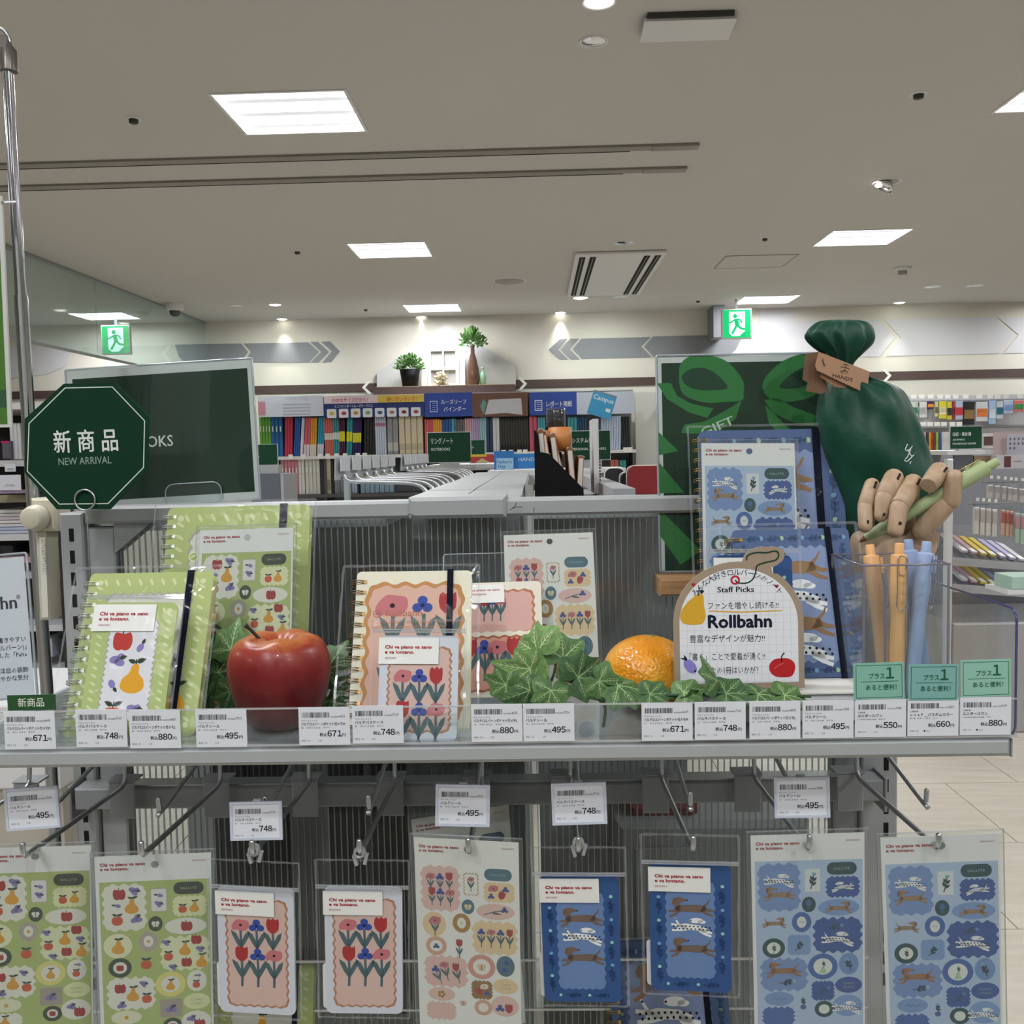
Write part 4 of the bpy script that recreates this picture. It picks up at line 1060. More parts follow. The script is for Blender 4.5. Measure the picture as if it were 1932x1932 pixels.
# plastic stoppers on the hook ends
def stopper(px, py, lab):
    p = P(px, py, .786); t = thing('hook_stopper', lab, 'stopper', p, 'translucent plastic stoppers on the hook ends')
    m = MB(); Mp = mat('milky_plastic', '#9b9fa1', .3)
    m.lathe([(.0040, -.004), (.0052, -.001), (.0052, .003), (.0036, .005), (.0027, .005), (.0027, -.004)], 14, Matrix.Rotation(PI / 2, 4, 'X')); m.build('stopper_ring', Mp, t)
    m = MB(); m.obox((-.004, 0, -.007), (.0014, 0, .0005), (0, .002, 0), (-.0012, 0, .0045)); m.obox((.005, 0, -.006), (.0014, 0, -.0004), (0, .002, 0), (.0012, 0, .0045)); m.build('stopper_wing', Mp, t)
for i, (px, py) in enumerate(((480, 1603), (679, 1607), (1091, 1590))):
    stopper(px, py, ('milky plastic stopper on the hook of the left pink pass case', 'milky plastic stopper on the hook of the right pink pass case', 'milky plastic stopper on the hook of the left blue pass case')[i])

# ---- notebooks seen at the bottom of the photo, on the shelf below
M, W, H = card((1165, 2060), (1390, 2050), (1142, 1868), .99, 1.02); notebook('blue', M, W, .15, 'blue dog notebook with gold rings at the bottom edge, behind the blue pass cases', M_gold, seed=8)
M, W, H = card((395, 2100), (585, 2100), (398, 1893), .99, 1.02); notebook('green', M, W, .15, 'green notebook only its top showing at the bottom edge behind pink pass case', M_silver, seed=9)

# ---- on the shelf
M, W, H = card((292, 1318), (573, 1312), (327, 958), .925, .985); notebook('green', M, W, H, 'large green notebook with pale rings standing behind, at the left of the shelf', M_silver, seed=11)
M, W, H = card((117, 1392), (367, 1388), (152, 1083), .792, .86); notebook('green', M, W, H, 'smaller green notebook with pale rings leaning at front left of the shelf', M_silver, seed=12)
sheet('green', ((364, 1335), (547, 1330), (375, 1001)), .885, .93, 'green fruit sticker sheet standing in front of the large green notebook', hole='#c8ccc0')
pass_case('green', ((145, 1388), (305, 1388), (181, 1137)), .770, .815, 'green pass case with fruit print leaning on the smaller green notebook', seed=13, bagtop=.02, side=False)
M, W, H = card((655, 1390), (886, 1388), (675, 1079), .795, .86); notebook('pink', M, W, H, 'cream and pink flower notebook with bronze rings on the shelf', M_bronze, band=.79, seed=14)
pass_case('pink', ((711, 1397), (862, 1398), (727, 1199)), .768, .792, 'pale pass case with pink flower print leaning on the cream notebook', seed=15, side=False, bagtop=.10)
sheet('pink', ((958, 1318), (1133, 1313), (948, 1010)), .915, .965, 'cream flower sticker sheet standing on the shelf behind ivy leaves', hole='#3c3d40')
sheet('blue', ((1330, 1195), (1510, 1196), (1299, 836)), .93, .965, 'blue dog sticker sheet leaning on the large blue notebook', hole='#4f639a')
M, W, H = card((1335, 1190), (1610, 1186), (1284, 814), .955, 1.0); notebook('blue', M, W, H, 'large blue dog notebook with gold rings standing behind the sticker sheet', M_gold, band=.80, seed=16)
M, W, H = card((1405, 1281), (1636, 1277), (1362, 1001), .848, .90); notebook('blue', M, W, H, 'smaller blue dog notebook with navy band right of the staff card', M_gold, band=.60 + .19, seed=17)
pass_case('blue', ((1352, 1294), (1500, 1294), (1344, 1048)), .826, .842, 'blue pass case mostly hidden behind the staff card', seed=18, side=False, bagtop=.18)

# two-part pink card folder
M, W, H = card((868, 1318), (1028, 1313), (866, 1101), .885, .93)
t = thing('card_folder', 'cream and pink flower card folder half hidden behind the cream notebook', 'card folder', M)
k = W / 160.0; hh = H / k
m = MB(); m.prism(rrect(0, H * .54, W, H, .004, 4), -.0012, 0); m.build('upper_leaf', mat('cream_leaf', '#e2ddcb', .5), t)
m = MB(); m.prism(rrect(0, 0, W, H * .545, .004, 4), .0006, .0022); lo = m.build('lower_leaf', mat('cream_leaf', '#e2ddcb', .5), t)
a = Art(k, hh); a.wavy(2, 16, 146, 98, 1.6, 6, 4, '#b5785a', 1, 8); a.wavy(6, 20, 142, 98, 1.6, 6, 4, '#d6aba2', 2, 8)
for x, f in ((48, a_tulip), (64, a_blue), (80, a_poppy)): a_stem(a, x, 38, 40, 3, w=6); f(a, x, 38, 19, 4)
a.build('print', t, .0001)
a = Art(k, hh); a.wavy(2, 108, 150, 214, 1.6, 6, 5, '#a9664a', 1, 8); a.wavy(6, 112, 146, 210, 1.6, 6, 5, '#cf9d8c', 2, 8)
for x, f in ((20, a_tulip), (48, a_blue), (72, a_poppy), (104, a_tulip)): a_stem(a, x, 132, 62, 3, w=7); f(a, x, 130, 32, 4)
a.build('print', lo, .0024)
m = MB(); m.box(.02 * W, H * .815, .0012, .55 * W, H * .975, .0017); lb = m.build('paper_label', M_paper, t)
a = Art(k, H / k); a.text(HEAD, 10, 15 + 3, 7, CR, 1, .03, 70); a.text(HEAD2, 10, 26, 7, CR, 1, .03, 44); a.build('print', lb, .0018)

# clear acrylic stands and riser
def plate_stand(name, label, corners, Yb, Yt, foot=.05):
    M, W, H = card(*corners, Yb, Yt); t = thing(name, label, 'stand', M)
    m = MB(); m.prism(rrect(0, 0, W, H, .003, 3), -.002, 0); m.build('back_plate', M_clear, t)
    m = MB(); m.tube([(x, y, -.001) for x, y in rrect(0, 0, W, H, .003, 3)], .0007, 6, closed=True); m.build('plate_edge', M_edge, t)
    return t, W, H, M
plate_stand('acrylic_stand', 'clear acrylic easel plate behind the cream card folder', ((836, 1322), (1126, 1316), (833, 1046)), .935, .985)
t = thing('white_riser', 'low white riser block under the staff card and blue notebooks', 'riser', (P(1300, 1310, .80).x, .80, ZS + .0023))
zr = P(1500, 1288, .84).z - ZS - .0023
wR = P(1645, 1300, .80).x - P(1300, 1300, .80).x
m = MB(); m.box(0, 0, 0, wR, .11, zr, .0015); m.build('riser_block', M_white, t)
m = MB(); m.box(-.001, -.002, zr + .0002, wR + .001, .112, zr + .0016); m.build('riser_top', mat('warm_white', '#e6e3dc', .5), t)
# clear box riser under the large blue notebook
xa, xb = P(1320, 1190, .93).x, P(1600, 1190, .93).x; za = P(1400, 1200, .93).z
t = thing('clear_box_riser', 'clear acrylic box riser carrying the large blue notebook', 'riser', (xa, .915, ZS + .0023))
hz = za - ZS - .0023
m = MB(); m.box(0, 0.06, 0, xb - xa, .10, .002); m.box(0, 0, hz - .002, xb - xa, .09, hz); m.box(0, .088, .002, xb - xa, .09, hz - .002); m.build('riser_shell', M_clear, t)
# side plate next to large notebook
M, W, H = card((1560, 1190), (1605, 1186), (1552, 880), .99, 1.02)
t = thing('acrylic_bracket', 'clear acrylic bracket edge right of the large blue notebook', 'stand', M)
m = MB(); m.prism(rrect(0, 0, W, H, .003, 3), -.002, 0); m.build('side_plate', M_clear, t)
m = MB(); m.tube([(x, y, -.001) for x, y in rrect(0, 0, W, H, .003, 3)], .0006, 6, closed=True); m.build('plate_edge', M_edge, t)

# ---- price tags
TAGS = [  # tlx, tly, width px, maker,name,code,price,foot,digits,label
 (10, 1344, 'デルフォニックス', 'パルテロルバーンポケット付メモM', 'A  501252  970', '671', ('822 12', 'L5'), '49268896645', 'tag priced 671 yen under the small green 新商品 card'),
 (145, 1340, 'デルフォニックス', 'パルテパスケース', 'A  501258  970', '748', ('822 12', 'L5'), '49268897147', 'tag priced 748 yen below the green pass case'),
 (246, 1342, 'デルフォニックス', 'パルテロルバーンポケット付メモL', 'B  501253  971', '880', ('822 12', 'L5'), '49268896683', 'tag priced 880 yen left of the apple'),
 (371, 1340, 'デルフォニックス', 'パルテシール', 'B  501254  971', '495', ('822 12', 'L5'), '49268897031', 'tag priced 495 yen just left below the apple'),
 (565, 1336, 'デルフォニックス', 'パルテロルバーンポケット付メモM', 'B  501252  971', '671', ('822 12', 'L5'), '49268896652', 'tag priced 671 yen just right below the apple'),
 (666, 1333, 'デルフォニックス', 'パルテパスケース', 'B  501258  971', '748', ('822 12', 'L5'), '49268897154', 'tag priced 748 yen over the leaning pink pass case'),
 (890, 1330, 'デルフォニックス', 'パルテロルバーンポケット付メモL', 'A  501253  970', '880', ('822 12', 'L5'), '49268896676', 'tag priced 880 yen below the ivy, left one of a joined pair'),
 (988, 1329, 'デルフォニックス', 'パルテシール', 'A  501254  970', '495', ('822 12', 'L5'), '49268897024', 'tag priced 495 yen below the ivy, right one of a joined pair'),
 (1211, 1328, 'デルフォニックス', 'パルテロルバーンポケット付メモM', 'C  501252  972', '671', ('822 12', 'L5'), '49268896669', 'tag priced 671 yen below the orange'),
 (1311, 1326, 'デルフォニックス', 'パルテパスケース', 'C  501258  972', '748', ('822 12', 'L5'), '49268897161', 'tag priced 748 yen below the staff card, left of the middle one'),
 (1414, 1325, 'デルフォニックス', 'パルテロルバーンポケット付メモL', 'C  501253  972', '880', ('822 12', 'L5'), '49268896690', 'tag priced 880 yen below the right corner of the staff card'),
 (1514, 1323, 'デルフォニックス', 'パルテシール', 'C  501254  972', '495', ('822 12', 'L5'), '49268897048', 'tag priced 495 yen just left of the tags with green cards'),
 (1613, 1321, '三菱鉛筆', 'ユニボールワン', 'UMNSP38. PPT', '550', ('799 12', 'L1'), '49027789186', 'tag priced 550 yen under the left green plus card'),
 (1712, 1319, '三菱鉛筆', 'ｏｎｅＰ＿パスポムカラー', 'Mサボン', '660', ('799 12', 'L1'), '49027783367', 'tag priced 660 yen under the middle green plus card'),
 (1811, 1317, '三菱鉛筆', 'ユニボールワン', 'UMNSPG38. 70', '880', ('799 12', 'L1'), '49027789179', 'tag priced 880 yen under the right green plus card'),
]
def price_tag(corners, Yb, Yt, T, group, dot=False, holder=False):
    M, W, H = card(*corners, Yb, Yt)
    t = thing('price_tag', 'white barcode ' + T[8], 'price tag', M, group)
    m = MB(); m.box(0, 0, -.0004, W, H, 0); m.build('tag_card', mat('tag_paper', '#d8dbe1', .6), t)
    k = W / 365.0; tag_art(None, T[0], T[1], T[2], T[3], T[4], T[5], H=H / k, scale=k, dot=dot).build('print', t, .0001)
    if holder:
        m = MB(); b = .0022
        for x0, y0, x1, y1 in ((-b, -b, W + b, 0), (-b, H, W + b, H + b), (-b, 0, 0, H), (W, 0, W + b, H)): m.box(x0, y0, -.0012, x1, y1, .0011)
        m.build('holder_rim', mat('holder_plastic', '#c3c9d6', .3), t)
        m = MB(); m.box(-b, -b, -.0022, W + b, H + b, -.0013); m.build('holder_back', M_clear, t)
        m = MB(); m.box(W * .42, H * .55, -.006, W * .58, H + .003, -.0024); m.build('holder_clip', mat('holder_plastic', '#c3c9d6', .3), t)
    return t
for T in TAGS:
    x, y = T[0], T[1]
    price_tag(((x, y + 70), (x + 96, y + 69), (x, y - 1)), .7575, .7575, (T[2], T[3], T[4], T[5], T[6], T[7], None, None, T[8]), 'price tags on the shelf edge', dot=x in (1712, 1811))
HT = [(((18, 1563), (110, 1556), (13, 1494)), 'パルテシール', 'A  501254  970', '495', '49268897024', 'tag priced 495 yen hanging at far left'),
      (((440, 1581), (529, 1579), (437, 1518)), 'パルテパスケース', 'B  501258  971', '748', '49268897154', 'tag priced 748 yen hanging above the left pink pass case'),
      (((826, 1553), (919, 1555), (827, 1484)), 'パルテシール', 'B  501254  971', '495', '49268897031', 'tag priced 495 yen hanging above the front cream sticker sheet'),
      (((1047, 1552), (1141, 1549), (1044, 1483)), 'パルテパスケース', 'C  501258  972', '748', '49268897161', 'tag priced 748 yen hanging above the left blue pass case'),
      (((1466, 1538), (1561, 1537), (1463, 1471)), 'パルテシール', 'C  501254  972', '495', '49268897048', 'tag priced 495 yen hanging above a blue sticker sheet')]
for c_, n_, cd, pr, dg, lb in HT:
    price_tag(c_, .800, .802, ('デルフォニックス', n_, cd, pr, ('822 12', 'L5'), dg, None, None, lb), 'price tags hanging on the hooks', holder=True)

# green cards on the lip
def small_card(name, corners, Y, label, art, col, group=None, cat='card'):
    M, W, H = card(*corners, Y, Y); t = thing(name, label, cat, M, group)
    m = MB(); m.box(0, 0, -.0004, W, H, 0); m.build('card_base', mat('card_' + col.strip('#'), col, .6), t)
    a = Art(W / 100.0, H / (W / 100.0)); art(a, 100.0, H / (W / 100.0)); a.build('print', t, .0001); return t
def plus_art(a, W, H):
    G = '#1d5a3c'; x0, y0, x1, y1 = 5, 5, W - 5, H - 4
    for q in ([(x0, y0), (x1, y0)], [(x1, y0), (x1, y1)], [(x1, y1), (x0, y1)], [(x0, y1), (x0, y0)], [(14, H * .51), (W - 12, H * .51)]): a.stroke(q, .9, G, 1)
    a.text('プラス', 30, H * .43, 13, G, 1, .02, 31); a.text('１', 64, H * .43, 29, G, 1, .03)
    a.text('あると便利！', 24, H * .73, 12, G, 1, .015, 60)
for i, (c_, col, lb) in enumerate(((((1611, 1321), (1707, 1318), (1606, 1252)), '#7fb3a3', 'mint green plus-one card, left of three, under the pen box'), (((1714, 1322), (1808, 1321), (1711, 1254)), '#77aaa4', 'mint green plus-one card, middle and lowest of three'), (((1813, 1316), (1908, 1313), (1806, 1246)), '#8cbcab', 'mint green plus-one card, right of three'))):
    small_card('message_card', c_, .7572, lb, plus_art, col, 'mint green plus-one cards')
small_card('message_card', ((15, 1341), (106, 1339), (15, 1312)), .7572, 'small dark green card reading new product above the leftmost tag', lambda a, W, H: a.text('新商品', 22, H * .72, 20, '#dfe8dc', 1, .01, 54), '#1c4a24')

# acrylic stand with white text card at far left
M, W, H = card((-60, 1322), (72, 1312), (-60, 1053), .84, .85, .835)
t = thing('card_stand', 'clear acrylic stand with white text card at the far left of the shelf', 'stand', M)
m = MB(); m.box(0, 0, -.0004, W - .0035, H - .003, 0); m.build('white_card', mat('white_sheet', '#dcdee6', .6), t)
m = MB(); m.prism(rrect(-.001, -.001, W, H, .002, 3), .0006, .0022); m.prism(rrect(-.001, -.001, W, H, .002, 3), -.0026, -.001); o = m.build('clear_cover', M_clear, t)
m = MB(); m.tube([(x, y, .001) for x, y in rrect(-.001, -.001, W, H, .002, 3)], .0011, 6, closed=True); m.build('cover_edge', M_edge, t)
k = W / 135.0; a = Art(k, H / k)
D = '#3a3d46'
a.text('Rollbahn', 108, 98, 34, D, 1, .035, 118, 'r'); a.text('®', 108, 82, 11, D, 1, 0, 8)
for y, s in ((158, '書きやすい'), (172, '(ロルバーン)」'), (185, 'した「Palte'), (213, 'や洋皿の装飾'), (227, '穏やかな気分')):
    a.text(s, 120, y, 11, D, 1, .01, None, 'r', 1)
a.build('print', t, .0001)
# ============================================================ APPLE, ORANGE, IVY
def apple():
    Yc = .815; c = P(528, 1270, Yc); r = 97 * Yc / F
    zb = ZS + .0025; t = thing('apple', 'large glossy red artificial apple with dark stem on the shelf', 'apple', Vector((c.x, Yc, zb)))
    h = c.z + (1270 - 1196) * Yc / F - zb
    prof = []; n = 40
    pts = [(0.02, .06), (.28, 0.02), (.5, .0), (.72, .10), (.86, .26), (.96, .45), (1.0, .62), (.97, .78), (.88, .90), (.72, .975), (.52, 1.0), (.33, .975), (.17, .92), (.06, .875), (.005, .865)]
    p3 = smooth_path([(a, 0, b) for a, b in pts], 4)
    mod = lambda a, k, rr, z: (rr * (1 + .018 * math.cos(5 * a + .6) * (1 if k < 20 else .6)), z + .006 * math.cos(5 * a) * (k > 30))
    m = MB(); m.lathe([(p.x * r, p.z * h) for p in p3], 56, None, lambda a, k, rr, z: (rr * (1 + .016 * math.cos(5 * a + .6)), z + .0012 * math.cos(5 * a) * (1 if k > 34 else 0)))
    # skin: red with streaks and dots, orange near the top
    mt = mat('apple_skin', '#7c1216', .36, spec=.5, coat=.12); nt = mt.node_tree; b = nt.nodes['Principled BSDF']
    tc = nt.nodes.new('ShaderNodeTexCoord'); sep = nt.nodes.new('ShaderNodeSeparateXYZ'); nt.links.new(tc.outputs['Object'], sep.inputs[0])
    mp = nt.nodes.new('ShaderNodeMapping'); mp.inputs['Scale'].default_value = (300, 300, 14); nz = nt.nodes.new('ShaderNodeTexNoise'); nz.inputs['Scale'].default_value = 1; nz.inputs['Detail'].default_value = 4
    nt.links.new(tc.outputs['Object'], mp.inputs[0]); nt.links.new(mp.outputs[0], nz.inputs['Vector'])
    ad = nt.nodes.new('ShaderNodeMath'); ad.operation = 'MULTIPLY_ADD'; ad.inputs[1].default_value = .010; nt.links.new(nz.outputs['Fac'], ad.inputs[0]); nt.links.new(sep.outputs['Z'], ad.inputs[2])
    n2 = nt.nodes.new('ShaderNodeTexNoise'); n2.inputs['Scale'].default_value = 40; n2.inputs['Detail'].default_value = 2; nt.links.new(tc.outputs['Object'], n2.inputs['Vector'])
    a2 = nt.nodes.new('ShaderNodeMath'); a2.operation = 'MULTIPLY_ADD'; a2.inputs[1].default_value = .030; nt.links.new(n2.outputs['Fac'], a2.inputs[0]); nt.links.new(ad.outputs[0], a2.inputs[2])
    mr = nt.nodes.new('ShaderNodeMapRange'); mr.inputs['From Min'].default_value = h * .40 + .02; mr.inputs['From Max'].default_value = h + .022; nt.links.new(a2.outputs[0], mr.inputs['Value'])
    rp = nt.nodes.new('ShaderNodeValToRGB'); e = rp.color_ramp.elements; e[0].position = 0; e[0].color = (*lin('#5c0d11'), 1); e[1].position = 1; e[1].color = (*lin('#a8602e'), 1)
    q = e.new(.45); q.color = (*lin('#741418'), 1); q = e.new(.78); q.color = (*lin('#8a2c1c'), 1); nt.links.new(mr.outputs[0], rp.inputs[0])
    vo = nt.nodes.new('ShaderNodeTexVoronoi'); vo.inputs['Scale'].default_value = 420; nt.links.new(tc.outputs['Object'], vo.inputs['Vector'])
    vr = nt.nodes.new('ShaderNodeMath'); vr.operation = 'LESS_THAN'; vr.inputs[1].default_value = .22; nt.links.new(vo.outputs['Distance'], vr.inputs[0])
    vm = nt.nodes.new('ShaderNodeMath'); vm.operation = 'MULTIPLY'; nt.links.new(vr.outputs[0], vm.inputs[0])
    m3 = nt.nodes.new('ShaderNodeMapRange'); m3.inputs['From Min'].default_value = .75; m3.inputs['From Max'].default_value = .95; m3.inputs['To Max'].default_value = .7; nt.links.new(mr.outputs[0], m3.inputs['Value']); nt.links.new(m3.outputs[0], vm.inputs[1])
    mx = nt.nodes.new('ShaderNodeMixRGB'); mx.inputs[2].default_value = (*lin('#5a1612'), 1); nt.links.new(vm.outputs[0], mx.inputs[0]); nt.links.new(rp.outputs[0], mx.inputs[1]); nt.links.new(mx.outputs[0], b.inputs['Base Color'])
    m.build('skin', mt, t)
    m = MB(); s0 = Vector((-.008, -.012, h * .87))
    m.tube(smooth_path([s0, s0 + Vector((-.005, -.002, .012)), s0 + Vector((-.013, -.004, .024)), s0 + Vector((-.0165, -.005, .0275))], 4), [.0014] * 8 + [.0016, .0018, .0022, .0024, .0024][:5], 8) if False else m.tube(smooth_path([s0, s0 + Vector((-.005, -.002, .010)), s0 + Vector((-.012, -.004, .019)), s0 + Vector((-.0155, -.005, .0225))], 4), [.0014, .0014, .0014, .0014, .0014, .0014, .0014, .0015, .0015, .0016, .0018, .0020, .0021], 8)
    m.build('stem', mat('apple_stem', '#2c1710', .6), t)
apple()

def orange():
    Yc = .855; c = P(1221, 1270, Yc); r = 84 * Yc / F; zb = ZS + .0025; h = (c.z - zb) + r * .86
    t = thing('orange', 'bright artificial orange with dimpled glossy skin beside the staff card', 'orange', Vector((c.x, Yc, zb)))
    m = MB(); n = 26; m.lathe([(r * math.sin(PI * k / n) * 1.0 + .0001, h / 2 - h / 2 * math.cos(PI * k / n)) for k in range(n + 1)], 56)
    mt = mat('orange_skin', '#d87a10', .3, coat=.4); nt = mt.node_tree; b = nt.nodes['Principled BSDF']
    tc = nt.nodes.new('ShaderNodeTexCoord'); vo = nt.nodes.new('ShaderNodeTexVoronoi'); vo.feature = 'SMOOTH_F1'; vo.inputs['Scale'].default_value = 380
    nt.links.new(tc.outputs['Object'], vo.inputs['Vector']); bp = nt.nodes.new('ShaderNodeBump'); bp.inputs['Strength'].default_value = .9; bp.inputs['Distance'].default_value = .0012
    nt.links.new(vo.outputs['Distance'], bp.inputs['Height']); nt.links.new(bp.outputs[0], b.inputs['Normal']); nt.links.new(bp.outputs[0], b.inputs['Coat Normal'])
    nz = nt.nodes.new('ShaderNodeTexNoise'); nz.inputs['Scale'].default_value = 22; nt.links.new(tc.outputs['Object'], nz.inputs['Vector'])
    rp = nt.nodes.new('ShaderNodeValToRGB'); e = rp.color_ramp.elements; e[0].position = .35; e[0].color = (*lin('#d98a14'), 1); e[1].position = .65; e[1].color = (*lin('#e8aa2c'), 1)
    nt.links.new(nz.outputs['Fac'], rp.inputs[0]); nt.links.new(rp.outputs[0], b.inputs['Base Color']); m.build('peel', mt, t)
    m = MB(); m.lathe([(.0001, .0006), (.0028, .0004), (.0034, -.0004)], 10, Matrix.Translation((.004, .0, h))); m.build('stem_scar', mat('scar_green', '#7d7a2a', .6), t)
orange()

# ---- ivy: five-lobed leaves with pale veins, curved
M_leafmat = print_mat('leaf_cloth', .55, .3)
LOBES = [(0, 1.0), (12, .74), (24, .62), (40, .72), (50, .70), (62, .56), (80, .56), (98, .66), (112, .62), (130, .52), (150, .44), (168, .24), (180, .08)]
def leaf_mesh(seed, gc='#3f6a2c', vc='#8fb069', curl=.25, fold=.25):
    r = random.Random(seed); out = []
    hi = LOBES
    for sgn in (1, -1):
        seq = hi if sgn == 1 else hi[::-1][1:-1]
        for a, d in seq:
            dd = d * r.uniform(.93, 1.07); out.append((math.sin(math.radians(a)) * sgn * dd * .95, math.cos(math.radians(a)) * dd))
    out = smooth_closed(out, 3); n = len(out)
    def bend(x, y, z=0):
        rr = x * x + y * y
        return Vector((x, y - .06 * curl * rr, -curl * rr * .55 + fold * abs(x) * .5 + .05 * math.sin(7 * x + seed) * rr + .06 * math.sin(5 * y + seed * 2) * rr + z))
    vs, fs, cs = [], [], []; L = 5
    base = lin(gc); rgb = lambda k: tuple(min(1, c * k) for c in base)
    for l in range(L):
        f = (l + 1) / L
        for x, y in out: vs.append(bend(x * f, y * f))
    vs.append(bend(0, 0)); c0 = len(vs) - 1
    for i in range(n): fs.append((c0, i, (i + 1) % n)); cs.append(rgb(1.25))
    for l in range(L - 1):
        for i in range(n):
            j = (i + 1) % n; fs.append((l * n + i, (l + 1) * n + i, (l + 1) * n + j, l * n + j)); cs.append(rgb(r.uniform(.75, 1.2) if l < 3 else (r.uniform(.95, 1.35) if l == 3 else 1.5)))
    def vein(pts, w):
        m = len(pts); o = len(vs)
        for i, (x, y) in enumerate(pts):
            a = pts[max(i - 1, 0)]; b = pts[min(i + 1, m - 1)]; dx, dy = b[0] - a[0], b[1] - a[1]; d = math.hypot(dx, dy) or 1; ww = w * (1 - .7 * i / m)
            vs.append(bend(x - dy / d * ww, y + dx / d * ww, .008)); vs.append(bend(x + dy / d * ww, y - dx / d * ww, .008))
        for i in range(m - 1): fs.append((o + 2 * i, o + 2 * i + 1, o + 2 * i + 3, o + 2 * i + 2)); cs.append(lin(vc))
    for a, d in ((0, .92), (42, .64), (-42, .64), (101, .52), (-101, .52)):
        A = math.radians(a); tip = (math.sin(A) * d, math.cos(A) * d)
        vein([(tip[0] * k / 6, tip[1] * k / 6) for k in range(7)], .016)
        for k in (2, 3, 4, 5):
            for s_ in (-1, 1):
                B = A + s_ * math.radians(42); ln = .20 * (1.25 - k / 6); p = (tip[0] * k / 6, tip[1] * k / 6)
                q1 = (p[0] + math.sin(B) * ln * .5, p[1] + math.cos(B) * ln * .5); q2 = (p[0] + math.sin(B - s_ * .25) * ln, p[1] + math.cos(B - s_ * .25) * ln)
                vein([p, q1, q2], .009)
    me = bpy.data.meshes.new('leaf'); me.from_pydata([tuple(v) for v in vs], [], fs)
    at = me.color_attributes.new('Col', 'FLOAT_COLOR', 'CORNER'); buf = []
    for f, c in zip(fs, cs): buf += [*c, 1.0] * len(f)
    at.data.foreach_set('color', buf); me.polygons.foreach_set('use_smooth', [True] * len(fs)); me.materials.append(M_leafmat); me.update()
    return me
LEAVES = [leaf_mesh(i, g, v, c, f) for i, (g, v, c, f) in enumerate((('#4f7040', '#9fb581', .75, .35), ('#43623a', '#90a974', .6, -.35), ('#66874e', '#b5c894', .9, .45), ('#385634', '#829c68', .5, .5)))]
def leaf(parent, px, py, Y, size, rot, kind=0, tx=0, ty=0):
    """size in pixels; rot: degrees clockwise from up for the tip; tx, ty lean in degrees"""
    p = P(px, py, Y); s = size * Y / F
    o = bpy.data.objects.new('leaf', LEAVES[kind]); COL.objects.link(o); o.parent = parent
    Mx = Matrix.Translation(p) @ Matrix.Rotation(PI / 2, 4, 'X') @ Matrix.Rotation(math.radians(-rot), 4, 'Z') @ Matrix.Rotation(math.radians(tx), 4, 'X') @ Matrix.Rotation(math.radians(ty), 4, 'Y') @ Matrix.Diagonal((s, s, s, 1))
    o.matrix_local = parent.matrix_world.inverted() @ Mx
    return o
M_stem = mat('ivy_stem', '#2f4a28', .6)
def ivy(name, label, base, leaves, stems):
    t = thing(name, label, 'ivy', base)
    for l in leaves: leaf(t, *l)
    for st in stems:
        m = MB(); m.tube(smooth_path([P(*q) for q in st], 5), .0012, 6); m.build('stem', M_stem, t, rel=True)
up_world()
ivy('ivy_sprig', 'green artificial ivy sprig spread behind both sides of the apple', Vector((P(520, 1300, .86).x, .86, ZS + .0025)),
    [(402, 1240, .865, 74, -28, 3, -10, 20), (436, 1226, .858, 66, 8, 0, -15, 10), (392, 1312, .858, 62, -70, 3, -20, 0), (436, 1302, .852, 56, 200, 1, 10, -10), (412, 1270, .861, 56, 30, 1, -10, 0),
     (618, 1262, .865, 72, 30, 1, -10, -20), (636, 1300, .858, 52, 80, 3, -20, 0), (624, 1322, .852, 46, 150, 0, 10, 0)],
    [((430, 1300, .866), (480, 1330, .87), (560, 1335, .87), (630, 1290, .866)), ((436, 1226, .861), (450, 1290, .868), (480, 1330, .87)), ((402, 1240, .868), (430, 1300, .868), (450, 1315, .87))])
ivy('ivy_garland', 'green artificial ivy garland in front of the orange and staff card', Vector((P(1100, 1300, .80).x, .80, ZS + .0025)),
    [(1015, 1232, .800, 102, -72, 2, -46, 8), (1000, 1262, .792, 70, -80, 2, 20, 0), (955, 1292, .790, 60, -80, 0, -18, 0), (1062, 1243, .800, 84, 52, 0, -34, -16), (1040, 1302, .785, 66, 196, 0, 18, 0), (1090, 1278, .789, 78, 62, 3, -30, 0), (1000, 1302, .787, 66, -110, 1, 10, 0),
     (1130, 1285, .786, 62, 130, 0, 12, 0),
     (1166, 1294, .780, 76, 95, 1, 0, -58), (1290, 1307, .776, 58, 70, 0, 0, -58), (1226, 1310, .778, 60, 86, 3, 0, -58), (1352, 1285, .772, 62, -18, 1, 0, 62), (1370, 1309, .775, 70, 86, 3, 0, -58), (1430, 1310, .774, 66, 92, 1, 0, -58), (1480, 1312, .774, 62, 94, 0, 0, -58), (1310, 1316, .775, 40, 230, 1, 0, -58)],
    [((1032, 1300, .792), (1010, 1275, .795), (1000, 1255, .80)), ((1032, 1300, .792), (1044, 1275, .795), (1050, 1240, .802)), ((1032, 1300, .792), (1090, 1310, .79), (1137, 1320, .785), (1190, 1312, .782), (1250, 1312, .778), (1330, 1310, .778), (1430, 1312, .777), (1530, 1314, .777)), ((1137, 1320, .785), (1142, 1340, .782), (1138, 1372, .780)), ((1137, 1320, .785), (1120, 1290, .789), (1110, 1270, .792))])

